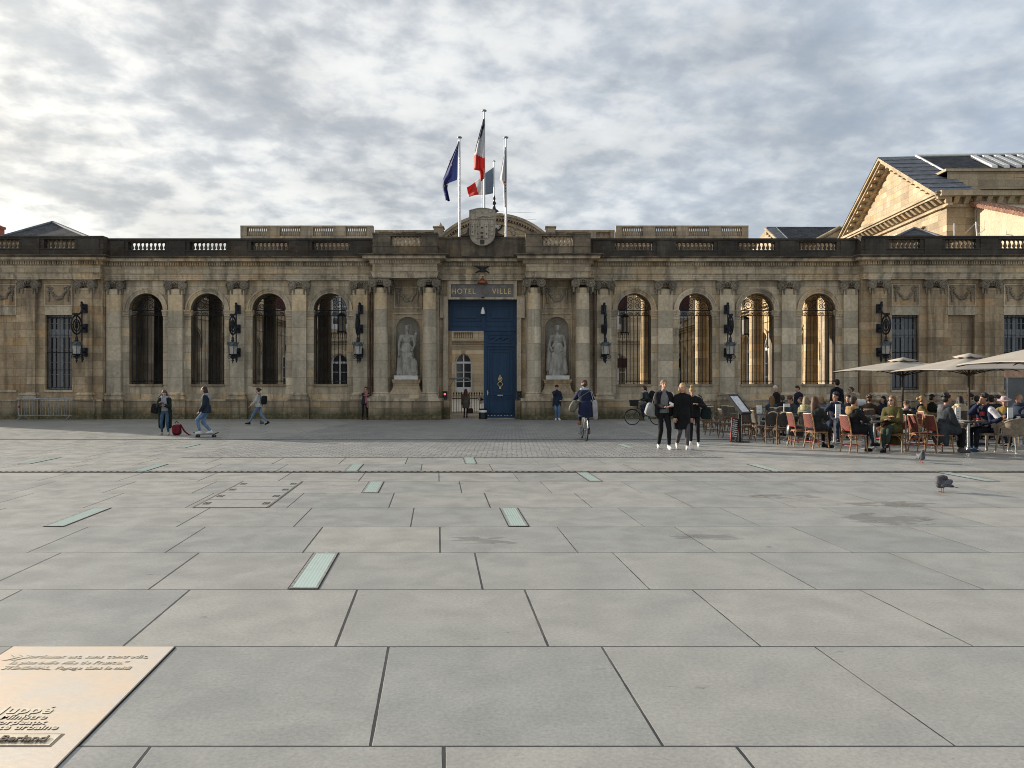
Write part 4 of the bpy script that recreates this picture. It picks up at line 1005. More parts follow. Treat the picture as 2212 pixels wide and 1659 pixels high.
def flag(name, left, right, Y, mats, fn, label, folds=3.0, depth=.16, nu=16, nv=34):
    """cloth lofted between two edges given as polylines from top to bottom; fn(u, v) picks the colour"""
    def at(pl, t):
        L = [0]
        for a, c in zip(pl, pl[1:]): L.append(L[-1] + math.dist(a, c))
        d = t * L[-1]
        for i in range(len(pl) - 1):
            if d <= L[i + 1] + 1e-9:
                f = (d - L[i]) / max(L[i + 1] - L[i], 1e-9); return (pl[i][0] + (pl[i + 1][0] - pl[i][0]) * f, pl[i][1] + (pl[i + 1][1] - pl[i][1]) * f)
        return pl[-1]
    V = []; F = []; mi = []
    for j in range(nv + 1):
        l = at(left, j / nv); r = at(right, j / nv)
        for i in range(nu + 1):
            f = i / nu; px = l[0] + (r[0] - l[0]) * f; py = l[1] + (r[1] - l[1]) * f
            e = (1 - f) ** .7
            y = Y + depth * e * math.sin(folds * f * 2 * PI + j / nv * 2.2) - .05 + .12 * e * math.sin(j / nv * 5 + f * 3)
            V.append((X_at(px, Y), y, Z_at(py, Y)))
    for j in range(nv):
        for i in range(nu):
            a = j * (nu + 1) + i; F.append((a, a + 1, a + nu + 2, a + nu + 1)); mi.append(fn((i + .5) / nu, (j + .5) / nv))
    me = bpy.data.meshes.new(name); me.from_pydata(V, [], F); me.polygons.foreach_set('material_index', mi); me.polygons.foreach_set('use_smooth', [True] * len(F))
    o = link(name, me, mats); so_ = o.modifiers.new('thickness', 'SOLIDIFY'); so_.thickness = .006
    return tag(o, label, 'flag')
def silk(name, c):
    t = NT(name); tr = t.node('ShaderNodeBsdfTranslucent'); tr.inputs[0].default_value = (*c, 1); mx_ = t.node('ShaderNodeMixShader'); mx_.inputs[0].default_value = .4
    t.set(c, .6, 0, .3); t.l.new(t.b.outputs[0], mx_.inputs[1]); t.l.new(tr.outputs[0], mx_.inputs[2]); t.l.new(mx_.outputs[0], t.n['Material Output'].inputs[0]); return t.m
MAT['fnavy'] = silk('navy_silk', (.035, .045, .20)); MAT['fnavy2'] = silk('lighter_blue_silk', (.10, .13, .36)); MAT['fblue'] = silk('dark_tricolour_blue', (.035, .045, .085)); MAT['fwhite'] = silk('white_silk', (.62, .62, .64)); MAT['fred'] = silk('red_silk', (.62, .045, .035)); MAT['fgrey'] = silk('blue_grey_silk', (.19, .24, .31)); MAT['fyellow'] = plain('gold_star', (.75, .55, .08), .5)
def zf(z): return (1680 + z[0] / 2.765) / 1.8228, (400 + z[1] / 2.765) / 1.8228
P_ = lambda *a: [zf(p) for p in a]
ef = flag('starred_flag', P_((350, 432), (250, 640), (172, 850), (172, 930), (205, 1060), (210, 1085)), P_((352, 436), (340, 600), (333, 855), (235, 890), (225, 950), (255, 1085)), 39.93, ['fnavy', 'fnavy2'], lambda u, v: 1 if (u > .5 + .35 * max(0, v - .45) and v < .70) else 0, 'dark blue flag with gold stars hanging limp on the left pole', 1.5, .14)
b = MB()
for (zx, zy, r_) in ((187, 920, .085), (225, 903, .07), (268, 688, .07), (252, 640, .055), (205, 1000, .035)):
    px_, py_ = zf((zx, zy)); x_, z_ = X_at(px_, 39.7), Z_at(py_, 39.7)
    b.prism([(x_ + (r_ if k % 2 == 0 else r_ * .42) * math.sin(PI * k / 5) * (.7), z_ + (r_ if k % 2 == 0 else r_ * .42) * math.cos(PI * k / 5)) for k in range(9, -1, -1)], 39.70, 39.712)
b.build('gold_stars', 'fyellow', ef)
flag('tricolour_flag', P_((618, 190), (575, 330), (535, 480), (512, 620), (512, 740), (575, 755), (590, 868)), P_((631, 185), (634, 345), (633, 585), (634, 740), (631, 826), (600, 868)), 40.08, ['fblue', 'fwhite', 'fred'], lambda u, v: (0 if v < .50 - .29 * u - .10 * (u > .1) else (1 if v < .53 + .10 * u else 2)), 'limp blue white and red flag on the tallest pole', 2.2, .12, 18, 50)
flag('roof_tricolour', P_((437, 935), (445, 985), (462, 1036)), P_((732, 712), (728, 860), (725, 1000)), 85, ['fred', 'fwhite', 'fgrey'], lambda u, v: (0 if u < .30 + .1 * v else (1 if u < .64 else 2)), 'blue white and red flag blowing out on the far roof pole', 1.2, .35, 30, 12)
flag('white_flag', P_((857, 490), (815, 700), (795, 845), (835, 920), (841, 1050), (850, 1158)), P_((862, 488), (868, 700), (868, 845), (864, 920), (866, 1050), (866, 1160)), 39.93, ['fwhite', 'fred', 'fgrey'], lambda u, v: (1 if (u > .52 and .56 < v < .78 and (int(v * 60) % 3)) else (2 if u > .8 and v < .6 else 0)), 'limp white flag with a dark red emblem on the right pole', 1.5, .10, 14, 40)
# ---------------------------------------------------------------- buildings round and behind the court
PY = 85.0; PC = -1.94; KP = PY / FPX                   # palace front, its axis, metres per surveyed pixel there
pal = thing('palace', 'grey stone palace with segmental pediment and roof balustrade behind the gatehouse', 'palace', (PC, PY, ZF))
zP = lambda py: Z_at(py, PY)
def pwin_mesh(w, h, arch):
    b = MB(); hw = w / 2; n = 14
    zs = h - hw if arch else h
    outl = [(-hw, 0), (hw, 0), (hw, zs)] + ([(hw * math.cos(PI * i / n), zs + hw * math.sin(PI * i / n)) for i in range(1, n)] if arch else []) + [(-hw, zs)]
    inn = [(x * .84, .25 + (z - .25) * .975 if z > .1 else .25) for x, z in outl]
    for (p, q), (p2, q2) in zip(zip(outl, outl[1:] + outl[:1]), zip(inn, inn[1:] + inn[:1])):
        b._a([(p[0], -.04, p[1]), (q[0], -.04, q[1]), (q2[0], -.04, q2[1]), (p2[0], -.04, p2[1]), (p2[0], .06, p2[1]), (q2[0], .06, q2[1])], [(0, 1, 2, 3), (3, 2, 5, 4)], 0, False)
    b.box(-.07, .07, -.05, .03, .2, h - .06); b.box(-hw + .02, hw - .02, -.045, .04, zs - .12, zs + .10) if arch else None
    for k in (1, 2): b.box(-hw + .05, hw - .05, -.03, .03, .25 + (zs - .3) * k / 3 - .035, .25 + (zs - .3) * k / 3 + .035)
    b.box(-hw + .05, hw - .05, -.035, .03, .02, .62)
    f = shared(b, 'window', 'winframe')
    b = MB(); b.prism(inn, .04, .055); g = shared(b, 'pane', 'glass')
    return f, g
W1 = pwin_mesh(1.9, 4.3, True); W2 = pwin_mesh(1.9, 3.7, False)
def putwin(par, Wm, x, y, z, rz=0.0, awn=None):
    f = inst('window', Wm[0], par, (x, y, z), rz)
    g = inst('pane', Wm[1], f, (x, y, z), rz)
    return f
def arch_open(mb, x0, x1, z0, z1, cx, r, zs, zsill, y, depth): arch_wall(mb, x0, x1, z0, z1, cx, r, zs, zsill, y, y + depth, 12, back=False)
b = MB(); hwid = 28.0; bays = []
px_ = 65
for k in range(1, 9): bays += [PC + 67 * k * KP, PC - 67 * k * KP]
bays = sorted([x for x in bays if abs(x - PC) < 26] + [PC])
ed = [PC - hwid] + [(a + c) / 2 for a, c in zip(bays, bays[1:])] + [PC + hwid]
for i, x in enumerate(bays):
    arch_open(b, ed[i], ed[i + 1], ZF, 6.2, x, .97, 3.72, .45, PY, .45)
    a, c = ed[i], ed[i + 1]
    b.poly([(a, PY, 6.2), (c, PY, 6.2), (c, PY, 7.3), (a, PY, 7.3)])
    for (q0, q1, z0, z1) in ((a, x - .97, 7.3, 11.2), (x + .97, c, 7.3, 11.2), (a, c, 11.2, 16.4)): b.poly([(q0, PY, z0), (q1, PY, z0), (q1, PY, z1), (q0, PY, z1)])
    for xx in (x - .97, x + .97): b.poly([(xx, PY, 7.3), (xx, PY + .45, 7.3), (xx, PY + .45, 11.2), (xx, PY, 11.2)])
    b.poly([(x - .97, PY, 11.2), (x + .97, PY, 11.2), (x + .97, PY + .45, 11.2), (x - .97, PY + .45, 11.2)]); b.poly([(x - .97, PY, 7.3), (x + .97, PY, 7.3), (x + .97, PY + .45, 7.3), (x - .97, PY + .45, 7.3)])
b.box(PC - hwid, PC + hwid, PY + .5, PY + 16, ZF, 16.4)
b.build('wall', 'pale', pal)
for x in bays:
    putwin(pal, W1, x, PY + .36, .40); putwin(pal, W2, x, PY + .36, 7.4)
b = MB()                                               # voussoirs, string courses, cornice
for x in bays:
    for k in range(-3, 4):
        if k == 0: b.fbox(x - .20, x + .20, PY - .05, PY + .02, 4.74, 5.6, .08)
for z0, z1, p in ((5.75, 5.95, .12), (5.95, 6.1, .3), (6.1, 6.25, .45), (11.9, 12.1, .1), (16.0, 16.2, .3), (16.2, 16.4, .6), (16.4, 16.65, .9), (16.65, 16.8, 1.0)): b.box(PC - hwid - p * .8, PC + hwid + p * .8, PY - p, PY + .02, z0, z1)
b.build('cornice', 'palegrey', pal)
for x in bays:
    b = MB(); b.box(x - 1.05, x + 1.05, PY - .40, PY - .1, 6.25, 6.38); b.box(x - 1.05, x + 1.05, PY - .40, PY - .1, 7.05, 7.2); b.box(x - 1.70, x - 1.05, PY - .42, PY - .05, 6.25, 7.22); b.box(x + 1.05, x + 1.70, PY - .42, PY - .05, 6.25, 7.22)
    for k in range(10): b.lathe([(.05, 6.38), (.085, 6.55), (.05, 6.8), (.06, 7.05)], (x - .92 + k * .205, PY - .25, 0), 6)
    b.build('balcony', 'pale', pal)
    if x > PC + 10 or x < PC - 19:
        b = MB(); b.fbox(x - .95, x + .95, PY + .05, PY + .3, 9.6, 11.1, 0, .2); b.build('blind', MAT.setdefault('redblind', plain('dark_red_blind', (.05, .018, .018), .9)), pal)
    if x > PC + 10:
        b = MB(); b.fbox(x - .9, x + .9, PY + .05, PY + .3, 3.2, 4.2, 0, .2); b.build('blind', 'redblind', pal)
# roof balustrade in steps
def roofrail(x0, x1, zt, y, n):
    b = MB(); b.box(x0, x1, y - .3, y + .3, 16.8, zt - 1.15); b.box(x0, x1, y - .35, y + .35, zt - .2, zt); L = (x1 - x0) / n
    for i in range(n):
        a = x0 + L * i; b.box(a, a + L * .19, y - .33, y + .33, zt - 1.15, zt - .2); b.box(a + L * .81, a + L, y - .33, y + .33, zt - 1.15, zt - .2)
        for k in range(11):
            xx = a + L * (.19 + .62 * (k + .5) / 11); b.lathe([(.09, zt - 1.15), (.14, zt - .85), (.07, zt - .45), (.09, zt - .2)], (xx, y, 0), 6)
    b.build('roof_balustrade', 'palegrey', pal)
for s in (-1, 1):
    x0, x1 = sorted((PC + s * 262 * KP, PC + s * 548 * KP)); roofrail(x0, x1, 18.85, PY + .2, 4)
    x0, x1 = sorted((PC + s * 112 * KP, PC + s * 262 * KP)); roofrail(x0, x1, 18.55, PY + 1.2, 3)
    x0, x1 = sorted((PC + s * 112 * KP, PC + s * 132 * KP)); b = MB(); b.box(x0, x1, PY + .4, PY + 1.8, 16.8, 18.75); b.box(x0 - .1, x1 + .1, PY + .3, PY + 1.9, 18.75, 18.9); b.build('roof_pier', 'palegrey', pal)
# segmental pediment with a clock
RR = 8.4; zc = Z_at(464, PY) - RR; n = 28; a0 = math.acos(min(1, (16.8 - zc) / RR))
def arcb(mb, r0, r1, y0, y1, n=28):
    V = []
    for i in range(n + 1):
        a = -a0 + 2 * a0 * i / n
        for r, y in ((r0, y0), (r1, y0), (r1, y1), (r0, y1)): V.append((PC + r * math.sin(a), y, zc + r * math.cos(a)))
    mb._a(V, [(i * 4 + j, i * 4 + (j + 1) % 4, i * 4 + 4 + (j + 1) % 4, i * 4 + 4 + j) for i in range(n) for j in range(4)] + [(0, 1, 2, 3), (n * 4, n * 4 + 1, n * 4 + 2, n * 4 + 3)], 0, False)
b = MB(); arcb(b, RR - .28, RR, PY - 1.0, PY + 4); arcb(b, RR - .55, RR - .28, PY - .75, PY + 3.9); arcb(b, RR - 1.1, RR - .75, PY - .3, PY + 3.9)
for i in range(44):
    a = -a0 + 2 * a0 * (i + .5) / 44; c = Vector((PC + (RR - .65) * math.sin(a), PY - .55, zc + (RR - .65) * math.cos(a)))
    b.ell(c, (.10, .25, .12), nu=6, nv=4)
b.build('pediment_arch', 'palegrey', pal)
b = MB(); pts = [(PC + (RR - .6) * math.sin(-a0 + 2 * a0 * i / n), zc + (RR - .6) * math.cos(-a0 + 2 * a0 * i / n)) for i in range(n, -1, -1)]
b.prism(pts, PY - .1, PY + 3.8); b.build('tympanum', 'pale', pal)
b = MB(); cx_, cz_ = X_at(1073, PY - .3), Z_at(479, PY - .3); b.lathe([(.95, 0), (.95, -.06), (.01, -.07)], (cx_ - .35, PY - .12, cz_ - .1), 28, axis='y'); ck = b.build('clock_face', 'winframe', pal)
b = MB(); b.torus((cx_ - .35, PY - .2, cz_ - .1), .98, .08, 'y', 28, 6)
for k in range(12): a = PI * k / 6; b.tube([(cx_ - .35 + .72 * math.cos(a), PY - .2, cz_ - .1 + .72 * math.sin(a)), (cx_ - .35 + .88 * math.cos(a), PY - .2, cz_ - .1 + .88 * math.sin(a))], .035, 4)
b.tube([(cx_ - .35, PY - .22, cz_ - .1), (cx_ + .15, PY - .22, cz_ + .25)], .04, 4); b.tube([(cx_ - .35, PY - .22, cz_ - .1), (cx_ - .1, PY - .22, cz_ + .6)], .03, 4); b.build('clock_hands', 'iron', ck)
b = MB()
for s in (-1, 1):
    for q in range(5): b.ell((PC + s * (2.2 + .25 * math.sin(q * 1.7)), PY - .2, 17.3 + q * .33), (.25, .15, .22), nu=8, nv=5)
b.build('relief', 'carve', pal)
b = MB(); xf, zf_ = X_at(1067.5, PY), Z_at(461, PY)
b.lathe([(.5, zf_ - .8), (.4, zf_ - .3), (.15, zf_), (.55, zf_ + .25), (.2, zf_ + .5), (.1, zf_ + .9), (.25, zf_ + 1.1), (.08, zf_ + 1.4), (.16, zf_ + 1.6), (.03, zf_ + 2.1)], (xf, PY, 0), 8)
b.tube([(xf, PY, zf_ + .2), (xf + 4.6, PY, zf_ + .05)], .012, 4); b.tube([(xf + 1, PY, zf_ - .5), (xf + 4.6, PY, zf_ - .7)], .012, 4); b.build('finial', 'iron', pal)
b = MB()
for q in (-118, ): b.lathe([(.12, 18.85), (.22, 19.05), (.08, 19.25), (.04, 19.4)], (PC + q * KP, PY + 1, 0), 8)
b.build('roof_urn', 'palegrey', pal)

MAT['darkwing'] = stone('shade_toned_wing_stone', (.36, .32, .26), (.26, .23, .185), .4, bw=1.6, bh=.5, moss=False)  # darker copy for the left wing, shade put into the colour
# ---- wings along the court
def wing(s, label, mat):
    xw = AX + s * 20.1; L0, L1 = 46.0, 84.4
    par = thing('court_wing', label, 'wing', (xw, 65, ZF))
    # local frame: x runs away from us along the wing, y into the building
    T = Matrix(((0, s, 0, xw), (1, 0, 0, 0), (0, 0, 1, 0), (0, 0, 0, 1)))
    b = MB(); b.T = T; nb = 9; Lb = (L1 - L0) / nb
    for i in range(nb): arch_wall(b, L0 + Lb * i, L0 + Lb * (i + 1), ZF, 7.0, L0 + Lb * (i + .5), 1.0, 4.3, .3, 0, .5, 14, back=False)
    b.box(L0, L1, .52, 9, ZF, 7.0); b.build('wall', mat, par)
    for i in range(nb):
        rz = PI / 2 if s < 0 else -PI / 2
        yy = L0 + Lb * (i + .5); putwin(par, W1, xw + s * .36, yy, .75, rz)
        c_ = MB(); c_.T = T; a_ = L0 + Lb * (i + .5)
        for q0, q1, p in ((1.0, 1.12, .07), (1.12, 1.28, .13)):
            V = []
            for k in range(15):
                a = PI * k / 14
                for r, y in ((q0, .02), (q0, -p), (q1, -p), (q1, .02)): V.append((a_ - r * math.cos(a), y, 4.3 + r * math.sin(a)))
            c_._a(V, [(k * 4 + j, k * 4 + (j + 1) % 4, k * 4 + 4 + (j + 1) % 4, k * 4 + 4 + j) for k in range(14) for j in range(4)], 0, False)
        for sg in (-1, 1): c_.box(a_ + sg * 1.18 - .2, a_ + sg * 1.18 + .2, -.14, .02, 4.1, 4.3)
        c_.build('archivolt', mat, par)
    b = MB(); b.T = T
    for z0, z1, p in ((6.0, 6.2, .1), (6.9, 7.1, .2), (7.1, 7.25, .5), (7.25, 7.4, .65)): b.box(L0, L1, -p, .6, z0, z1)
    b.build('cornice', mat, par)
    b = MB(); b.T = T; b.box(L0, L1, .0, .5, 7.4, 7.6); b.box(L0, L1, -.03, .53, 8.2, 8.38)
    for i in range(nb):
        b.box(L0 + Lb * i, L0 + Lb * i + .9, .02, .48, 7.6, 8.2); b.box(L0 + Lb * (i + 1) - .9, L0 + Lb * (i + 1) - .002, .02, .48, 7.6, 8.2)
        for k in range(9): b.lathe([(.06, 7.6), (.1, 7.8), (.05, 8.0), (.07, 8.2)], (L0 + Lb * i + 1.0 + (Lb - 2.0) * (k + .5) / 9, .25, 0), 6)
    b.build('roof_balustrade', 'palegrey', par)
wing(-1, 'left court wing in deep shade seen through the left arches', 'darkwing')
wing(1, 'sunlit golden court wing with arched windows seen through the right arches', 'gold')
# lanterns hanging in the court walk, seen through the arches
def walk_lantern():
    t = thing('walk_lantern', 'x', 'lantern', (0, 0, 0), 0, 'lanterns hanging in the covered walk')
    b = MB(); b.tube([(0, 0, .62), (0, 0, 2.6)], .015, 5); b.lathe([(.05, .62), (.24, .5), (.27, .44), (.25, .42)], (0, 0, 0), 6, sm=False)
    for k in range(6): a = PI / 3 * k; b.tube([(.24 * math.cos(a), .24 * math.sin(a), .42), (.24 * math.cos(a), .24 * math.sin(a), -.42)], .014, 4)
    b.lathe([(.26, -.40), (.26, -.46), (.18, -.48)], (0, 0, 0), 6, sm=False); b.tube([(.2, 0, -.46), (.2, 0, -.56)], .02, 4); b.tube([(-.2, 0, -.46), (-.2, 0, -.56)], .02, 4); b.build('cage', 'iron', t)
    b = MB(); b.lathe([(.21, .42), (.21, -.40)], (0, 0, 0), 6, sm=False); b.build('glass', 'lantern_glass', t)
    return t
wl0 = walk_lantern()
for i, (px_, py_, Y, lab) in enumerate(((1350, 702, 43, 'white hanging lantern behind the first sunlit arch'), (1609, 706, 43.4, 'hanging lantern behind the third sunlit arch, left side'), (738, 700, 43, 'white hanging lantern behind the fourth dark arch'), (1665, 734, 47.5, 'smaller hanging lantern further back behind the third sunlit arch'))):
    o = wl0 if i == 0 else dup(wl0, (0, 0, 0), 0)
    o.location = (X_at(px_, Y), Y, Z_at(py_, Y)); o['label'] = lab
# trellis panel and standing lanterns deeper in the court
b = MB(); Y = 58.0
x0, x1, z0, z1 = X_at(1387, Y), X_at(1409, Y), ZF, Z_at(758, Y)
for i in range(7): xx = x0 - .05 + (x1 - x0 + 1.4) * i / 6; b.tube([(xx, Y, z0), (xx, Y, z1)], .03, 4)
for i in range(12): zz_ = .4 + (z1 - .4) * i / 11; b.tube([(x0 - .1, Y, zz_), (x1 + 1.4, Y, zz_)], .03, 4)
tag(b.build('trellis', 'iron'), 'black square trellis standing in the court behind the first sunlit arch', 'trellis')

# railing across the gate passage
t = thing('spiked_railing', 'low black spiked iron railing across the court behind the open gate', 'railing', (gx(-.9), 46.5, ZF))
yr = 46.5; zb = Z_at(891, yr); zt_ = Z_at(846, yr); x0, x1 = gx(-2.6), gx(.9)
b = MB()
for z in (zb + .03, zt_ - .42, zt_ - .26): b.tube([(x0, yr, z), (x1, yr, z)], .022, 4)
k = 0; x = x0
while x < x1:
    b.tube([(x, yr, zb), (x, yr, zt_ - .14)], .016, 5); b.lathe([(.016, zt_ - .2), (.045, zt_ - .14), (.03, zt_ - .06), (.004, zt_)], (x, yr, 0), 5); x += .155
b.build('bars', 'iron', t)
b = MB(); b.box(x0, x1, yr - .1, yr + .1, ZF, zb); b.build('kerb', 'slabwhite', t)
b = MB(); b.T = Matrix.Translation((gx(-.30), yr - .05, zb + .78)) @ Matrix.Rotation(R(-24), 4, 'Y'); b.box(-.19, .19, -.01, .01, -.22, .22); q = b.build('notice', 'winframe', t)
b = MB(); b.T = Matrix.Translation((gx(-.30), yr - .064, zb + .80)) @ Matrix.Rotation(R(-24), 4, 'Y'); b.prism([(-.12, -.08), (.12, -.08), (0, .13)], -.004, .004); b.build('notice_triangle', 'iron', q)
t = thing('court_bus_shelter_bar', 'grey barrier arm stretching in from the left behind the gate', 'barrier arm', (gx(-1.9), 43, 2.1))
t.name = 'barrier_arm'
b = MB(); yb_ = 43.0; zb_ = Z_at(818, yb_); b.tube([(gx(-2.0), yb_, zb_), (X_at(1011, yb_), yb_, zb_ + .02), (X_at(1016, yb_), yb_, zb_ - .14)], .05, 8); b.tube([(gx(-2.0), yb_, zb_ - .55), (X_at(980, yb_), yb_, zb_ - .05)], .02, 6); b.build('arm', 'galv', t)

# ---- roofs beyond the end pavilions
def pyramid(apx, apy, bx0, bx1, by, Y, label, dep=4.0):
    x0, x1 = X_at(bx0, Y), X_at(bx1, Y); zb_ = Z_at(by, Y); xa = X_at(apx, Y + dep); za = Z_at(apy, Y + dep)
    t = thing('hipped_roof_block', label, 'roof', ((x0 + x1) / 2, Y + dep, ZF))
    b = MB(); k = 1.25; xc = (x0 + x1) / 2; hw_ = (x1 - x0) / 2; ze = za - (za - zb_) * k
    X0, X1 = xa - (xa - x0) * k, xa + (x1 - xa) * k; y0, y1 = Y + dep - dep * k, Y + dep + dep * k
    b._a([(X0, y0, ze), (X1, y0, ze), (X1, y1, ze), (X0, y1, ze), (xa, Y + dep, za)], [(0, 1, 4), (1, 2, 4), (2, 3, 4), (3, 0, 4), (3, 2, 1, 0)], 0, False); b.build('roof', 'slate', t)
    b = MB()
    for p in ((X0, y0), (X1, y0)): b.tube([(p[0], p[1], ze + .02), (xa, Y + dep, za + .03)], .10, 5)
    b.build('ridge_flashing', 'lead', t)
    b = MB(); b.box(X0 + .3, X1 - .3, y0 + .3, y1 - .3, 7.9, ze); b.build('wall', 'palegrey', t)
pyramid(113, 481, 6, 186, 511, 46.5, 'shallow hipped slate roof rising behind the left end pavilion', 4)
pyramid(1974.5, 494, 1927, 2045, 516, 46.5, 'shallow hipped slate roof rising behind the right end pavilion', 3)
t = thing('chimney_stack', 'red chimney at the far left edge above the balustrade', 'chimney', (X_at(-2, 50), 50, 9)); b = MB(); xx = X_at(-4, 50)
b.box(xx - .3, xx + .22, 49.7, 50.3, 7.9, Z_at(494, 50)); b.box(xx - .36, xx + .28, 49.64, 50.36, Z_at(494, 50), Z_at(489, 50)); b.box(xx - .2, xx + .1, 49.8, 50.2, Z_at(489, 50), Z_at(486.5, 50)); b.build('stack', MAT.setdefault('brick', plain('red_brick', (.30, .10, .07), .85, 0, .3, 8)), t)

# ---- museum with a sunlit gable on the right
mu = thing('museum', 'large sunlit stone building with a steep pediment and slate roof on the right', 'building', (45, 75, 0))
# gable plane runs from the near corner A back to B; local x along it (away), y outwards to the left
MA = Vector((33.9, 60, 0)); md = Vector((75 / FPX, 1, 0)).normalized(); Lg = 19.4; ze = 16.3; zr = 21.65
def G(l, o, z): p = MA + md * l + Vector((-md.y, md.x, 0)) * o; return (p.x, p.y, z)
b = MB(); b._a([G(0, 0, 8), G(Lg, 0, 8), G(Lg, 0, ze), G(Lg / 2, 0, zr - .3), G(0, 0, ze)], [(0, 1, 2, 3, 4)], 0, False)
b._a([G(0, 0, 8), G(0, -60, 8), G(0, -60, ze), G(0, 0, ze)], [(0, 1, 2, 3)], 0, False); b.build('wall', 'goldbig', mu)
def gbar(mb, l0, z0, l1, z1, th, o0, o1):
    """raking member: rectangle section th high, sticking out from o0 to o1"""
    mb._a([G(l0, o0, z0), G(l1, o0, z1), G(l1, o0, z1 + th), G(l0, o0, z0 + th), G(l0, o1, z0), G(l1, o1, z1), G(l1, o1, z1 + th), G(l0, o1, z0 + th)], [(0, 1, 2, 3), (4, 5, 6, 7), (0, 1, 5, 4), (1, 2, 6, 5), (2, 3, 7, 6), (3, 0, 4, 7)], 0, False)
b = MB(); sl_ = (zr - ze) / (Lg / 2)
for (z, th, o) in ((-.55, .35, .35), (-.2, .25, .95), (.05, .22, 1.15)):
    gbar(b, -.6, ze + z - .6 * sl_, Lg / 2, zr + z, th, -.1, o); gbar(b, Lg / 2, zr + z, Lg + .6, ze + z - .6 * sl_, th, -.1, o)
for z, th, o in ((-1.0, .2, .25), (-.3, .18, .95), (-.12, .2, 1.1)): gbar(b, -.7, ze + z, Lg + .7, ze + z, th, -.1, o)
b.build('pediment_cornice', 'goldbig', mu)
n = 24
for i in range(n):
    b = MB(); l = -.4 + (Lg + .8) * (i + .5) / n; q = .17
    b._a([G(l - q, 0, ze - .82), G(l + q, 0, ze - .82), G(l + q, .85, ze - .32), G(l - q, .85, ze - .32), G(l - q, 0, ze - .32), G(l + q, 0, ze - .32), G(l - q, .4, ze - .72), G(l + q, .4, ze - .72)], [(0, 1, 7, 6), (6, 7, 2, 3), (2, 5, 4, 3), (0, 6, 3, 4), (1, 5, 2, 7)], 0, False)
    b.build('modillion', 'goldbig', mu)
    if i % 2 == 0 and i < n:
        for (l0, zz0) in (((Lg / 2) * i / n, ze + (zr - ze) * i / n), (Lg - (Lg / 2) * i / n, ze + (zr - ze) * i / n)):
            b = MB(); b._a([G(l0 - .2, 0, zz0 - .62), G(l0 + .2, 0, zz0 - .62), G(l0 + .2, .8, zz0 - .42), G(l0 - .2, .8, zz0 - .42), G(l0 - .2, .8, zz0 - .2), G(l0 + .2, .8, zz0 - .2), G(l0 + .2, 0, zz0 - .2), G(l0 - .2, 0, zz0 - .2)], [(0, 1, 2, 3), (3, 2, 5, 4), (0, 3, 4, 7), (1, 6, 5, 2)], 0, False); b.build('modillion', 'goldbig', mu)
b = MB(); fz_ = lambda l: ze + (zr - ze) * l / (Lg / 2)
b._a([G(-.7, 1.2, fz_(-.7) + .3), G(Lg / 2, 1.2, zr + .3), G(Lg / 2, -2.1, zr + .32), G(-.7, -2.1, fz_(-.7) + .32)], [(0, 1, 2, 3)], 0, False)
b._a([G(2.9, -2.1, fz_(2.9) + .32), G(Lg / 2, -2.1, zr + .32), G(Lg / 2, -70, zr + .75), G(2.9, -70, fz_(2.9) + .75)], [(0, 1, 2, 3)], 0, False)
b._a([G(-.9, -2.1, ze + .12), G(2.9, -2.1, ze + .16), G(2.9, -70, ze + .16), G(-.9, -70, ze + .12)], [(0, 1, 2, 3)], 0, False)
b._a([G(Lg + .7, 1.2, ze - .05 - .7 * sl_ + .3), G(Lg / 2, 1.2, zr + .3), G(Lg / 2, -70, zr + .75), G(Lg + .7, -70, ze - .7 * sl_ + .75)], [(0, 1, 2, 3)], 0, False); b.build('roof', 'slate', mu)
b = MB(); up = .06
b._a([G(-.7, 1.22, ze + .27 - .7 * sl_ + up), G(Lg / 2, 1.22, zr + .3 + up), G(Lg / 2, -2.1, zr + .33 + up), G(-.7, -2.1, ze + .3 - .7 * sl_ + up)], [(0, 1, 2, 3)], 0, False)
for k in range(9):
    f = k / 9; l = -.7 + (Lg / 2 + .7) * f; z = ze + .3 - .7 * sl_ + (zr - ze + .7 * sl_) * f + up; b.tube([G(l, 1.2, z + .02), G(l, -2.1, z + .05)], .05, 4)
b.build('lead_verge', 'lead', mu)
b = MB(); b.tube([G(2.9, -2.2, fz_(2.9) + .4), G(Lg / 2, -2.2, zr + .42)], .12, 5); b.tube([G(Lg / 2, -2.2, zr + .42), G(Lg / 2, -70, zr + .85)], .13, 5); b.build('ridge_flashing', 'white', mu)
b = MB()                                                # roof light with white bars
for k in range(20):
    o = -6.6 - k * 1.0; la, lb = 8.9, 5.6; za_, zb_ = fz_(la) + .36 - o * .0055, fz_(lb) + .36 - o * .0055
    b._a([G(la, o, za_), G(lb, o, zb_), G(lb, o - .45, zb_), G(la, o - .45, za_), G(la, o, za_ + .24), G(lb, o, zb_ + .24), G(lb, o - .45, zb_ + .24), G(la, o - .45, za_ + .24)], [(4, 5, 6, 7), (0, 1, 5, 4), (2, 3, 7, 6), (1, 2, 6, 5)], 0, False)
b.build('roof_light', 'white', mu)
b = MB()                                                # shaded side: cornice on brackets and set back attic
Yf = 60.0; xc0 = MA.x
b.box(xc0 - .9, 80, Yf - .9, Yf + 1, ze - .32, ze + .1); b.box(xc0 - .25, 80, Yf - .25, Yf + 1, ze - 1.05, ze - .85)
x = xc0 + .3
while x < 46: b.fbox(x, x + .38, Yf - .3, Yf + .1, ze - .85, ze - .3, 0, .4); x += .85
b.build('side_cornice', 'goldbig', mu)
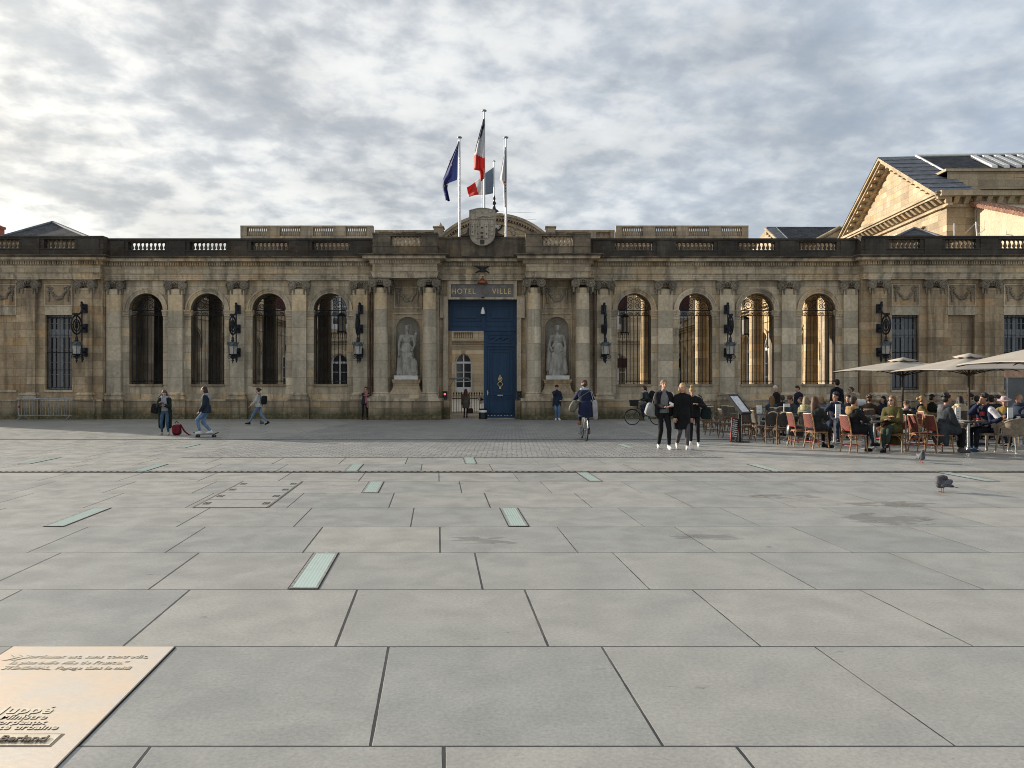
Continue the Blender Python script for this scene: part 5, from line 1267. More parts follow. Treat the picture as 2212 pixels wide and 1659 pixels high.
b = MB(); xa0 = X_at(2011, 63.0); b.box(xa0 + 1.1, 80, 62.6, 66, ze, 18.75); b.box(xa0 + .9, 80, 62.4, 66, 18.75, 18.95); b._a([(xa0 + 1.1, 62.6, ze), (xa0 + 1.1, 70, ze), (xa0 + 1.1, 70, 19.5), (xa0 + 1.1, 62.6, 18.75)], [(0, 1, 2, 3)], 0, False); b.build('attic_wall', 'goldbig', mu)
b = MB()
for l in (4.4, 10.6): b._a([G(l - .75, .02, 11), G(l + .75, .02, 11), G(l + .75, .02, 14.35), G(l - .75, .02, 14.35)], [(0, 1, 2, 3)], 0, False)
b.build('window', 'glass', mu)
b = MB()
for l in (4.4, 10.6): gbar(b, l - .95, 14.35, l + .95, 14.35, .12, 0, .22)
b.build('window_hood', 'goldbig', mu)

# lower gabled building further back
g2 = thing('gabled_building', 'lower slate roofed building with a small stone gable left of the museum', 'building', (40, 95, 0))
A2 = Vector((X_at(1684, 84), 84, 0)); A2.y = 84
b = MB(); YB = 90.0; hx = X_at(1656, YB + 5)
zr2, ze2 = Z_at(494, YB + 5), Z_at(526, YB); x2 = X_at(1690, YB)
def G2(dx_, y, z): return (x2 + dx_, y, z)
b._a([(x2, YB, 6), (hx - .9, YB + 12, 6), (hx - .9, YB + 12, ze2), (hx, YB + 5, zr2), (x2, YB, ze2)], [(0, 1, 2, 3, 4)], 0, False)
b._a([(x2, YB, 6), (80, YB, 6), (80, YB, ze2), (x2, YB, ze2)], [(0, 1, 2, 3)], 0, False); b.build('wall', 'goldbig', g2)
b = MB(); b._a([(x2 - .3, YB - .4, ze2 - .1), (hx, YB + 5, zr2 + .1), (80, YB + 5, zr2 + .1), (80, YB - .4, ze2 - .1)], [(0, 1, 2, 3)], 0, False); b.build('roof', 'slate', g2)
b = MB(); b._a([(x2 - .3, YB - .4, ze2), (hx, YB + 5, zr2 + .16), (hx + 1.1, YB + 5, zr2 + .17), (x2 + .9, YB - .4, ze2 + .01)], [(0, 1, 2, 3)], 0, False); b.tube([(x2 + .95, YB - .4, ze2 + .05), (hx + 1.15, YB + 5, zr2 + .2)], .09, 5); b.tube([(hx, YB + 5, zr2 + .16), (80, YB + 5, zr2 + .16)], .08, 4); b.build('lead_verge', 'lead', g2)
b = MB()
for k in range(7): f = k / 7; p = Vector((x2, YB, ze2)).lerp(Vector((hx, YB + 5, zr2)), f); b.box(p.x - .35, p.x + .05, p.y - .15, p.y + .2, p.z - .5, p.z - .2)
b.tube([(x2 - .25, YB - .2, ze2 - .05), (hx - .15, YB + 5, zr2)], .18, 5); b.build('verge_cornice', 'goldbig', g2)
# sloping parapet between the two roofs
b = MB(); Yq = 82.0; p0 = (X_at(1765, Yq), Yq, Z_at(518, Yq)); p1 = (X_at(1815, Yq), Yq, Z_at(491, Yq)); b._a([p0, (p1[0] + 8, Yq, p0[2] - 8), (p1[0] + 8, Yq, p1[2] + 3), p1, (p0[0], Yq, p0[2] - 6)], [(0, 4, 1, 2, 3)], 0, False)
b.tube([p0, p1], .22, 5); tag(b.build('sloping_parapet', 'goldbig'), 'short sunlit sloping stone parapet at the left foot of the museum gable', 'parapet')

# cream annex with a tiled roof and aerials in front of the museum
an = thing('cream_annex', 'cream plastered annex with a sloping red tile verge at the right border', 'building', (36, 55, 0))
Q1 = Vector((X_at(2105, 59.9), 59.9, 0)); Q2 = Vector((X_at(2330, 45), 45, 0)); zq1, zq2 = Z_at(441, 59.9), Z_at(484, 45)
b = MB(); b._a([(Q1.x, Q1.y, 7), (Q2.x, Q2.y, 7), (60, 45, 7), (60, 59.9, 7), (Q1.x, Q1.y, zq1), (Q2.x, Q2.y, zq2), (60, 45, zq2), (60, 59.9, zq1)], [(0, 1, 5, 4), (1, 2, 6, 5), (2, 3, 7, 6), (3, 0, 4, 7), (4, 5, 6, 7)], 0, False); b.build('wall', 'plaster', an)
b = MB(); n = 34
for i in range(n):
    p = Q1.lerp(Q2, i / n); z = zq1 + (zq2 - zq1) * i / n; dn_ = (Q2 - Q1).normalized()
    b.tube([(p.x - .45, p.y, z + .02), (p.x + .1, p.y + .05, z + .14), (p.x + .6, p.y + .1, z + .14)], [.17, .19, .17], 7)
b.build('tile_verge', 'tile', an)
b = MB(); b._a([(Q1.x - .3, Q1.y, zq1 - .12), (Q2.x - .3, Q2.y, zq2 - .12), (Q2.x + .3, Q2.y, zq2 - .02), (Q1.x + .3, Q1.y, zq1 - .02)], [(0, 1, 2, 3)], 0, False); b.build('verge_board', 'wood', an)
t = thing('roof_aerials', 'thin white aerials and brackets on the roof before the cream annex', 'aerial', (X_at(2108, 50), 50, 9)); b = MB(); Yt = 50.0
def ln(x0, y0, x1, y1, r): b.tube([(X_at(x0, Yt), Yt, Z_at(y0, Yt)), (X_at(x1, Yt), Yt, Z_at(y1, Yt))], r, 5)
c_ = lambda zx, zy: ((zx / 2.143 + 3000) / 1.8228, (zy / 2.143 + 560) / 1.8228)
for q in (((1623, 685), (1623, 830), .035), ((1805, 670), (1815, 790), .04), ((1873, 650), (1876, 740), .02), ((1815, 770), (1845, 800), .03), ((1845, 798), (1950, 798), .03), ((1825, 775), (1880, 738), .025), ((2060, 740), (2060, 780), .03), ((2060, 778), (2120, 785), .03), ((1805, 680), (1715, 770), .008), ((1808, 680), (1878, 740), .008)): ln(*c_(*q[0]), *c_(*q[1]), q[2])
b.build('white_aerial', 'white', t); b = MB(); ln(*c_(1804, 572), *c_(1805, 672), .045); b.box(X_at(2103, 50), X_at(2106, 50), 49.95, 50.05, 8.9, 9.6); b.build('dark_aerial', 'iron', t)
# ---------------------------------------------------------------- people
def skinm(c):
    k = ('skin',) + c
    if k not in _mc:
        t = NT('skin_%d' % len(_mc)); n = t.noise(t.obj(), 14, 3); f = t.mr(n, .3, .7, .9, 1.1)
        _mc[k] = t.set(t.mix(1.0, c, t.com(f, t.M('MULTIPLY', f, .98), f), 'MULTIPLY'), .55, 0, .35)
    return _mc[k]
def hairm(c):
    k = ('hair',) + c
    if k not in _mc:
        t = NT('hair_%d' % len(_mc)); n = t.noise(t.scale(t.obj(), (1, 1, .12)), 60, 3, .6); f = t.mr(n, .3, .7, .6, 1.35); t.bump(n, .6, .01)
        _mc[k] = t.set(t.mix(1.0, c, t.com(f, f, f), 'MULTIPLY'), .55, 0, .35)
    return _mc[k]
PALE, TAN = (.52, .31, .22), (.42, .235, .155)
BLACK, NAVY, JEAN, DJEAN, GREY = (.012, .012, .014), (.014, .02, .045), (.095, .155, .26), (.02, .032, .06), (.17, .17, .17)
WHITE = (.66, .66, .65)
BROWN, DBROWN, BLOND, AUBURN, WHITEH, DARKH = (.09, .05, .028), (.035, .02, .014), (.34, .22, .10), (.085, .025, .018), (.52, .52, .50), (.014, .011, .010)
def ik(a, c, l1, l2, pole):
    a = Vector(a); c = Vector(c); d = c - a; L = min(d.length, (l1 + l2) * .998); dn = d.normalized(); c = a + dn * L
    k = (l1 * l1 - l2 * l2 + L * L) / (2 * L); h = math.sqrt(max(l1 * l1 - k * k, 0))
    p = Vector(pole); p = p - dn * p.dot(dn)
    p = p.normalized() if p.length > 1e-4 else Vector((0, -1, 0))
    return a + dn * k + p * h, c
V3 = Vector
def person(label, loc, rz, H=1.68, pel=(0, 0, .93), neck=None, yaw=0, pitch=0, ty=0, hl=None, hr=None, pl=(.5, .8, -.3), pr=(-.5, .8, -.3), fl=(.09, 0, .08), fr=(-.09, 0, .08), kp=(0, -1, .1), toe=(.15, -.15), toepitch=(0, 0),
           skin=PALE, hair=(BROWN, 'short'), top=(NAVY, .0, 1.0), inner=None, legs=(DJEAN, 1.0), shoes=BLACK, scarf=None, hood=None, group=None, vox=.016, sit=False, skirt=None, glasses=None, hat=None, belt=None, face=True, cat='person', sleeve=None):
    s = H / 1.70; SC = Matrix.Scale(s, 4)
    P = V3(pel); N = V3(neck) if neck is not None else P + V3((0, .0, .50))
    sx = V3((math.cos(ty), math.sin(ty), 0)); fw = V3((sx.y, -sx.x, 0)); sp = (N - P).normalized()
    SH = {1: N - sp * .07 + sx * .155, -1: N - sp * .07 - sx * .155}
    hipx = V3((1, 0, 0)) if sit else (V3((1, 0, 0)) + sx).normalized()
    HP = {1: P + hipx * .085 - V3((0, 0, .03)), -1: P - hipx * .085 - V3((0, 0, .03))}
    W = {1: V3(hl) if hl else P + V3((.245, -.03, -.10)), -1: V3(hr) if hr else P + V3((-.245, -.03, -.10))}
    F = {1: V3(fl), -1: V3(fr)}; PO = {1: pl, -1: pr}
    EL, KN = {}, {}
    for q in (1, -1):
        EL[q], W[q] = ik(SH[q], W[q], .285, .255, PO[q]); KN[q], F[q] = ik(HP[q], F[q], .44, .425, kp)
    RZ = Matrix.Rotation(yaw, 3, 'Z'); HR = RZ @ Matrix.Rotation(pitch, 3, 'X')
    HC = N + RZ @ V3((0, -.025 - .11 * math.sin(pitch), .06 + .125 * math.cos(pitch)))
    h = lambda x, y, z: HC + HR @ V3((x, y, z))
    sm = skinm(skin)
    # body: one continuous skin surface
    b = MB(); b.T = SC
    b.ell(h(0, .012, .03), (.074, .094, .092), rot=HR); b.ell(h(0, -.028, -.035), (.057, .066, .082), rot=HR); b.ell(h(0, -.066, -.085), (.03, .03, .03), rot=HR)
    b.cap(h(0, -.088, .02), h(0, -.108, -.018), .012, .017); b.ell(h(0, -.096, -.058), (.026, .012, .014), rot=HR)
    for q in (1, -1): b.ell(h(q * .076, .005, -.005), (.009, .017, .027), rot=HR)
    b.cap(N - sp * .05, h(0, .015, -.06), .056, .05)
    b.cap(SH[1], SH[-1], .055, .055); b.ell(P.lerp(N, .7), (.12, .08, .18)); b.ell(P.lerp(N, .35), (.11, .08, .2)); b.ell(P, (.13, .09, .10))
    for q in (1, -1):
        b.cap(SH[q], EL[q], .042, .036); b.cap(EL[q], W[q], .036, .025); b.cap(HP[q], KN[q], .07, .05); b.cap(KN[q], F[q], .048, .034)
        d = (W[q] - EL[q]).normalized(); lat = d.cross(V3((0, 0, 1)) if abs(d.z) < .8 else V3((0, 1, 0))).normalized(); nn = lat.cross(d)
        M3 = Matrix((lat, nn, d)).transposed(); b.ell(W[q] + d * .045, (.040, .017, .052), rot=M3)
        fd = V3((math.sin(toe[0 if q > 0 else 1]), -math.cos(toe[0 if q > 0 else 1]), 0)); b.cap(F[q], F[q] + fd * .10 - V3((0, 0, .04)), .035, .03)
    me = remesh(b, vox * .8, 2)
    b2 = MB(); b2.add_mesh(me); b2.T = SC
    for q in (1, -1):
        d = (W[q] - EL[q]).normalized(); lat = d.cross(V3((0, 0, 1)) if abs(d.z) < .8 else V3((0, 1, 0))).normalized(); nn = lat.cross(d)
        if nn.dot(fw) < 0: nn = -nn
        for k, (o_, l_) in enumerate(((-.030, .058), (-.010, .072), (.010, .076), (.030, .066))):
            a0_ = W[q] + d * .082 + lat * o_; a1_ = a0_ + d * l_ * .55 + nn * .012; a2_ = a1_ + d * l_ * .35 + nn * .026; b2.tube([a0_ - d * .02, a0_, a1_, a2_], [.0095, .0095, .0085, .006], 6)
        tsg = -1 if q > 0 else 1
        a0_ = W[q] + d * .02 + lat * (.034 * tsg); b2.tube([a0_, a0_ + d * .04 + lat * (.022 * tsg) + nn * .01, a0_ + d * .075 + lat * (.020 * tsg) + nn * .025], [.012, .011, .007], 6)
    body = b2.build('person', [sm], None, recalc=False)
    body.location = loc; body.rotation_euler = (0, 0, rz); tag(body, label, cat, group)
    def part(name, mb, m, v=vox, it=2):
        me = remesh(mb, v, it) if v else mb.mesh(name)
        me.name = name; o = link(name, me, [m]); o.parent = body; return o
    nb = lambda: (lambda q: (setattr(q, 'T', SC), q)[1])(MB())
    if face:
        b = nb()
        for q in (1, -1):
            b.ell(h(q * .029, -.0885, .004), (.011, .006, .006), rot=HR, nu=8, nv=6); b.cap(h(q * .018, -.093, .024), h(q * .042, -.087, .024), .003, .0025, 6)
        part('eyes', b, MAT['eye'], 0)
        b = nb(); b.ell(h(0, -.101, -.058), (.024, .009, .0075), rot=HR, nu=10, nv=6); part('lips', b, MAT['lip'], 0)
    if glasses:
        b = nb()
        for q in (1, -1): b.ell(h(q * .034, -.098, .006), (.028, .008, .022), rot=HR, nu=12, nv=6); b.tube([h(q * .06, -.09, .012), h(q * .08, .0, .01)], .004, 5)
        b.tube([h(-.01, -.102, .01), h(.01, -.102, .01)], .004, 5); part('glasses', b, MAT[glasses], 0)
    # hair
    hc, hs = hair; b = nb()
    if hs != 'bald':
        b.ell(h(0, .020, .050), (.083, .095, .084), rot=HR); b.ell(h(0, .05, .0), (.076, .070, .085), rot=HR)
        if hs in ('curly', 'messy'):
            rr = random.Random(5)
            for k in range(26):
                a = rr.uniform(0, 6.28); e = rr.uniform(.1, 1.4); b.ell(h(.085 * math.cos(a) * math.cos(e), .035 + .09 * math.sin(a) * math.cos(e), .055 + .085 * math.sin(e)), (.028, .028, .026), nu=8, nv=5)
        if hs in ('long', 'longer'):
            dz = -.34 if hs == 'long' else -.46
            b.cap(h(0, .05, -.02), N + RZ @ V3((0, .095, .14 + dz + .10)), .078, .075)
            for q in (1, -1):
                b.cap(h(q * .068, .02, .03), h(q * .082, .02, -.10), .030, .034); b.cap(h(q * .082, .02, -.10), N + RZ @ V3((q * .10, .02, .10 + dz + .12)), .038, .026)
        if hs == 'bob':
            for q in (1, -1): b.cap(h(q * .07, .02, .03), h(q * .085, .01, -.10), .03, .035)
            b.cap(h(0, .06, 0), h(0, .08, -.11), .075, .07)
        if hs == 'bun': b.ell(h(0, .045, .155), (.052, .05, .045), rot=HR)
        if hs == 'backbun': b.ell(h(0, .135, .03), (.05, .05, .05), rot=HR)
        if hs in ('pony', 'bun', 'backbun'):
            for q in (1, -1): b.cap(h(q * .066, .0, .05), h(q * .07, .045, -.02), .024, .028)
        if hs == 'pony': b.cap(h(0, .11, .04), h(.02, .15, -.17), .036, .02)
        part('hair', b, hairm(hc), .012, 2)
    if hat:
        kind, colr = hat; b = nb()
        if kind == 'brim':
            b.lathe([(.10, .06), (.095, .12), (.08, .16), (.05, .17), (.01, .165)], (0, 0, 0), 18); b.lathe([(.09, .055), (.17, .045), (.19, .055), (.17, .062), (.09, .075)], (0, 0, 0), 20)
            for i in range(len(b.v)): pass
            M4 = SC @ Matrix.Translation(HC) @ HR.to_4x4() @ SC.inverted(); b.v = [tuple(M4 @ V3(v)) for v in b.v]
            part('hat', b, CL(colr), 0)
        else:
            b.ell(h(0, .02, .06), (.09, .10, .085), rot=HR); b.cap(h(-.06, -.05, .045), h(.06, -.05, .045), .03, .03); part('hat', b, CL(colr), .014)
    # trousers
    lc, lw = legs; b = nb()
    b.ell(P - V3((0, 0, .01)), (.148 * lw ** .5, .112 * lw ** .5, .11)); b.ell(P + V3((0, 0, .08)), (.135, .10, .09))
    for q in (1, -1):
        b.cap(HP[q], KN[q], .086 * lw, .063 * lw); b.cap(KN[q], F[q] + (KN[q] - F[q]).normalized() * .06, .061 * lw, .046 * lw)
    part('trousers', b, CL(lc), vox)
    for q, i in ((1, 0), (-1, 1)):
        b = nb(); fd = V3((math.sin(toe[i]), -math.cos(toe[i]), -math.sin(toepitch[i]))).normalized(); up = V3((0, 0, 1)); sd = fd.cross(up).normalized(); up = sd.cross(fd)
        M3 = Matrix((sd, -fd, up)).transposed(); c0 = F[q] + fd * .055 - up * .035
        b.ell(c0, (.043, .13, .043), rot=M3); b.ell(c0 + fd * .06 - up * .005, (.045, .075, .034), rot=M3); b.ell(c0 - fd * .07, (.036, .05, .045), rot=M3); b.cap(F[q] - up * .01, F[q] + (KN[q] - F[q]).normalized() * .03, .044, .042)
        a = [c0 + fd * x + sd * y - up * .037 for x, y in ((.13, .015), (.09, .042), (0, .036), (-.11, .030), (-.11, -.030), (0, -.036), (.09, -.042), (.13, -.015))]
        b.rings([[p - up * .006 for p in a], [p + up * .016 for p in a]], 0, False)
        part('shoe', b, CL(shoes, .1), .011, 1)
    # garment(s)
    def torso(b, k=1.0, arms=True, hem=0.0):
        b.cap(SH[1] - sx * .035, N - sp * .02 + sx * .03, .070 * k, .07 * k); b.cap(SH[-1] + sx * .035, N - sp * .02 - sx * .03, .070 * k, .07 * k); b.ell(SH[1], (.066 * k,) * 3); b.ell(SH[-1], (.066 * k,) * 3); b.ell(P.lerp(N, .70), (.172 * k, .118 * k, .19)); b.ell(P.lerp(N, .42), (.15 * k, .112 * k, .2)); b.ell(P.lerp(N, .12), (.155 * k, .118 * k, .12))
        b.cap(N - sp * .03, N + V3((0, -.005, .025)), .078 * k, .062)
        if hem > 0 and not sit:
            n = 22; rr = []
            for j, (z, g_) in enumerate(((.16, 1.0), (0, 1.06), (-hem * .5, 1.10), (-hem, 1.16))):
                rr.append([P + V3((.155 * k * g_ * math.cos(2 * PI * i / n) * (1 + .03 * math.sin(5 * 2 * PI * i / n)), .122 * k * g_ * (1.0 if z > .1 else (1.28 if hem > .25 else 1.05)) * math.sin(2 * PI * i / n) * (1 + .03 * math.cos(4 * 2 * PI * i / n)), z)) for i in range(n)])
            b.rings(rr)
        if arms:
            for q in (1, -1):
                b.cap(SH[q], EL[q], .068 * k, .056 * k); b.cap(EL[q], W[q] - (W[q] - EL[q]).normalized() * .015, .055 * k, .043 * k)
    tc, hem, bulk = top[:3]
    if inner is None:
        b = nb(); torso(b, bulk, True, hem)
        if sit and hem > 0:
            for q in (1, -1): b.cap(HP[q] + V3((q * .02, 0, .02)), HP[q].lerp(KN[q], .6) + V3((q * .02, 0, .0)), .105 * bulk, .09 * bulk)
            b.cap(P + V3((-.1, .10, -.02)), P + V3((.1, .10, -.02)), .08, .08)
            if hem > .35:
                for q in (1, -1): b.cap(P + V3((q * .15, .04, -.02)), P + V3((q * .17, .02, -hem * .75)), .075, .07)
                b.ell(P + V3((0, .13, -hem * .4)), (.20, .06, hem * .5))
        part('jacket' if hem < .3 else 'coat', b, CL(tc), vox)
    else:
        b = nb(); torso(b, .96, False, .02); part('sweater', b, CL(inner), vox)
        b = nb()
        for q in (1, -1):
            b.cap(N + sx * (q * .075) - sp * .02 + fw * .03, P.lerp(N, .55) + sx * (q * .135 * bulk) + fw * .06, .05, .055); b.cap(P.lerp(N, .55) + sx * (q * .135 * bulk) + fw * .055, P + sx * (q * .15 * bulk) + V3((0, 0, -min(hem, .05))) + fw * .05, .058, .06)
            b.cap(SH[q], EL[q], .07 * bulk, .058 * bulk); b.cap(EL[q], W[q] - (W[q] - EL[q]).normalized() * .015, .057 * bulk, .045 * bulk); b.cap(SH[q] - sx * (q * .04), P + sx * (q * .12) - fw * .04, .085, .085)
            if hem > .1 and not sit: b.cap(P + sx * (q * .15 * bulk) + fw * .03, P + sx * (q * .17) + V3((0, -.02, -hem)), .07, .07); b.cap(P + sx * (q * .09) - fw * .05, P + sx * (q * .11) - fw * .06 + V3((0, 0, -hem)), .08, .08)
        b.ell(P.lerp(N, .65) - fw * .05, (.17 * bulk, .085, .2)); b.ell(P.lerp(N, .25) - fw * .05, (.155 * bulk, .085, .2)); b.cap(N - fw * .05 - sx * .07, N - fw * .05 + sx * .07, .055, .055)
        part('jacket' if hem < .3 else 'coat', b, CL(tc), vox)
    if scarf:
        b = nb()
        for k in range(9):
            a0_, a1_ = 2 * PI * k / 9, 2 * PI * (k + 1) / 9
            b.cap(N + RZ @ V3((.095 * math.cos(a0_), .09 * math.sin(a0_) - .01, .035 + .012 * math.sin(3 * a0_))), N + RZ @ V3((.095 * math.cos(a1_), .09 * math.sin(a1_) - .01, .035 + .012 * math.sin(3 * a1_))), .052, .05)
        if len(scarf) > 3 and scarf[3]:
            L = scarf[3]; b.cap(N + fw * .10 + sx * .03, N + fw * .15 + sx * .06 - V3((0, 0, L)), .055, .05); b.cap(N + fw * .10 - sx * .05, N + fw * .15 - sx * .03 - V3((0, 0, L * .7)), .05, .05)
        part('scarf', b, CL(scarf[:3]), .015)
    if hood:
        b = nb()
        for k in range(7):
            a0_, a1_ = PI * (-.05 + 1.1 * k / 7), PI * (-.05 + 1.1 * (k + 1) / 7)
            b.cap(N + V3((.115 * math.cos(a0_), .02 + .11 * math.sin(a0_), .02)), N + V3((.115 * math.cos(a1_), .02 + .11 * math.sin(a1_), .02)), .048, .048)
        b.ell(N + V3((0, .12, -.06)), (.12, .06, .10)); o = part('hood', b, CL(hood), .015)
    body['_ik'] = 0; del body['_ik']
    body_info[body.name] = (SC, W, EL, N, P, SH)
    return body
body_info = {}
MAT['eye'] = plain('dark_eye', (.02, .014, .012), .35); MAT['lip'] = plain('lips', (.34, .12, .10), .5); MAT['sunglass'] = plain('dark_sunglass', (.02, .015, .012), .15, 0, .1, 5, .8)
def at(body, p):
    return Matrix.Translation(body.location) @ Matrix.Rotation(body.rotation_euler[2], 4, 'Z') @ V3(p)
def wrist(body, q): SC, W, *_ = body_info[body.name]; return at(body, SC @ W[q])
def softbox(mb, c, r, rot=None, e=.45, m=0):
    nu, nv = 20, 10; out = []; f = lambda w: math.copysign(abs(w) ** e, w)
    for k in range(nv + 1):
        t = -PI / 2 + PI * k / nv; t = max(min(t, PI / 2 - .03), -PI / 2 + .03); ring = []
        for j in range(nu):
            a = 2 * PI * j / nu; p = V3((r[0] * f(math.cos(t)) * f(math.cos(a)), r[1] * f(math.cos(t)) * f(math.sin(a)), r[2] * f(math.sin(t))))
            ring.append(V3(c) + (rot @ p if rot is not None else p))
        out.append(ring)
    mb.rings(out, m, True, True)
def bagobj(name, label, cat, c, r, col, rz=0.0, tilt=0.0, strap=None, mat=None, e=.45):
    t = thing(name, label, cat, c); rot = Matrix.Rotation(rz, 3, 'Z') @ Matrix.Rotation(tilt, 3, 'Y')
    b = MB(); softbox(b, c, r, rot, e); b.build('bag_body', mat or CL(col), t)
    if strap:
        for st in strap: b = MB(); b.tube(st, .013, 6); b.build('strap', mat or CL(tuple(x * .8 for x in col)), t)
    return t

# --- bicycles (front wheel towards -x)
def bicycle(label, loc, rz, frame, basket=False, crate=False, group='bicycles'):
    t = thing('bicycle', label, 'bicycle', loc, rz, group); P_ = lambda nm, b, m: b.build(nm, m, t, world=False)
    for x in (-.54, .54):
        b = MB(); b.torus((x, 0, .34), .322, .018, 'y', 36, 6); w_ = P_('wheel', b, 'rubber')
        b = MB(); b.torus((x, 0, .34), .300, .010, 'y', 36, 5)
        for k in range(14): a = 2 * PI * k / 14; b.tube([(x, 0, .34), (x + .3 * math.cos(a), 0, .34 + .3 * math.sin(a))], .0022, 3, sm=False)
        b.lathe([(.022, -.05), (.022, .05)], (x, 0, .34), 8, axis='y'); b.build('rim', 'galv', w_, world=False)
        b = MB(); b.torus((x, 0, .34), .352, .014, 'y', 18, 5, a0=R(20 if x < 0 else 10), a1=R(150 if x < 0 else 175)); P_('mudguard', b, frame)
    b = MB(); bb = (0.05, 0, .29); hd0, hd1 = (-.36, 0, .62), (-.31, 0, .86) ; st = (.22, 0, .80)
    for p, q, r in ((bb, st, .017), (bb, hd0, .02), ((.12, 0, .55), (-.335, 0, .74), .016), (bb, (.54, .05, .34), .011), (bb, (.54, -.05, .34), .011), (st, (.54, .05, .34), .009), (st, (.54, -.05, .34), .009), (hd0, (-.38, 0, .52), .018), ((-.38, .05, .55), (-.54, .05, .34), .012), ((-.38, -.05, .55), (-.54, -.05, .34), .012), (hd0, hd1, .022)): b.tube([p, q], r, 7)
    P_('frame', b, frame)
    b = MB(); b.tube([hd1, (-.30, 0, 1.0)], .014, 6); b.tube([(-.14, .29, 1.02), (-.24, .26, 1.05), (-.31, .12, 1.0), (-.31, -.12, 1.0), (-.24, -.26, 1.05), (-.14, -.29, 1.02)], .013, 6); P_('handlebar', b, 'galv')
    b = MB(); b.tube([st, (.24, 0, .90)], .014, 6); b.ell((.27, 0, .93), (.13, .09, .035)); P_('saddle', b, 'rubber')
    b = MB(); b.lathe([(.09, -.05), (.09, -.045)], bb, 16, axis='y'); b.tube([(.05, -.07, .29), (.05 - .12, -.07, .18)], .012, 5); b.tube([(.05, .07, .29), (.05 + .12, .07, .40)], .012, 5); b.box(-.13, -.01, -.17, -.08, .165, .19); b.box(.11, .23, .08, .17, .39, .415); P_('crank', b, 'galv')
    b = MB(); b.box(.34, .72, -.07, .07, .70, .72); b.tube([(.68, .06, .7), (.56, .06, .36)], .007, 4); b.tube([(.68, -.06, .7), (.56, -.06, .36)], .007, 4); b.ell((.75, 0, .66), (.02, .035, .025)); P_('rack', b, 'iron')
    if basket or crate:
        b = MB(); x0, z0 = -.62, .82
        if crate: x0 = .36; z0 = .73
        b.fbox(x0, x0 + .30, -.17, .17, z0, z0 + .26, .03, .03, .03); P_('crate' if crate else 'basket', b, 'crate' if crate else 'iron')
    return t
MAT['crate'] = plain('orange_wooden_crate', (.50, .24, .08), .7, 0, .3, 6)
MAT['bgreen'] = plain('dark_bike_paint', (.02, .03, .035), .35, .2); MAT['bwhite'] = plain('white_bike_paint', (.6, .6, .55), .35, .1)

# --- walkers on the square
p = gpos(357, 939.6)
a = person('person bending over a phone in a long dark coat and big grey scarf', p, R(8), 1.53, neck=(0, -.06, 1.40), pitch=.55, yaw=.1, hl=(.06, -.30, 1.12), hr=(-.10, -.30, 1.20), hair=(BROWN, 'bob'), top=((.012, .02, .018), .62, 1.22), inner=(.28, .26, .25), legs=((.055, .10, .16), .95), shoes=(.45, .43, .38), scarf=(.27, .26, .31, .22), fl=(.12, 0, .08), fr=(-.12, .02, .08))
b = MB(); w_ = wrist(a, -1); b.box(w_.x + .02, w_.x + .10, w_.y - .09, w_.y - .075, w_.z - .12, w_.z + .03); tag(b.build('phone', 'rubber'), 'dark phone held by the person in the long coat and scarf', 'phone')
bagobj('shoulder_bag', 'black shoulder bag on the hip of the person in the grey scarf', 'bag', (p.x - .33, p.y - .02, .80), (.13, .07, .17), BLACK, .2, .2, strap=[[(p.x - .3, p.y, .92), (p.x - .2, p.y - .02, 1.2), (p.x - .12, p.y, 1.30)]])
q = gpos(383, 940); t = thing('backpack', 'dark red backpack with trailing strap standing on the paving', 'backpack', q)
b = MB(); softbox(b, (q.x - .02, q.y, q.z + .18), (.14, .12, .18), Matrix.Rotation(-.12, 3, 'Y'), .55); softbox(b, (q.x + .01, q.y - .11, q.z + .15), (.12, .06, .11), None, .55); b.build('bag_body', CL((.14, .012, .022)), t)
b = MB(); b.tube([(q.x + .1, q.y, q.z + .36), (q.x + .26, q.y - .05, q.z + .14), (q.x + .42, q.y - .08, q.z + .02), (q.x + .5, q.y - .08, q.z + .015)], [.03, .028, .02, .015], 6); b.build('strap', CL((.10, .01, .018)), t)
b = MB(); b.tube([(q.x - .08, q.y, q.z + .40), (q.x - .03, q.y, q.z + .47), (q.x + .05, q.y, q.z + .40)], .015, 6); b.build('handle', CL((.10, .01, .018)), t)

p = gpos(445, 944.5); p.z += .0
t = thing('skateboard', 'long skateboard rolling under the person in the navy jacket', 'skateboard', p)
b = MB(); n = 14; out = []
for i in range(n + 1):
    x = -.40 + .80 * i / n; e = abs(x) / .40; z = .095 + (.06 * max(0, e - .7) / .3) ; w_ = .11 * math.sqrt(max(.05, 1 - max(0, e - .8) ** 2 / .05)); out.append([(p.x + x, p.y - w_, p.z + z), (p.x + x, p.y + w_, p.z + z), (p.x + x, p.y + w_, p.z + z + .014), (p.x + x, p.y - w_, p.z + z + .014)])
b.rings(out, 0, False); b.build('deck', 'wood', t)
for x in (-.26, .26):
    b = MB(); b.box(p.x + x - .03, p.x + x + .03, p.y - .05, p.y + .05, p.z + .05, p.z + .095); b.tube([(p.x + x, p.y - .11, p.z + .04), (p.x + x, p.y + .11, p.z + .04)], .01, 5); tr = b.build('truck', 'galv', t)
    for y in (-.09, .09): b = MB(); b.lathe([(.036, -.022), (.04, 0), (.036, .022)], (p.x + x, p.y + y, p.z + .04), 12, axis='y'); b.build('wheel', 'rubber', tr)
a = person('person in navy jacket and light jeans riding a skateboard', p, R(-72), 1.55, pel=(0, .0, .98), neck=(0, -.04, 1.49), yaw=-.15, hl=(.2, -.20, .93), hr=(-.22, -.16, .90), hair=(DBROWN, 'long'), top=((.018, .028, .042), .12, 1.25), legs=((.13, .21, .34), 1.12), shoes=WHITE, hood=(.30, .31, .32), fl=(.04, -.20, .20), fr=(-.05, .17, .20), toe=(.5, .3))

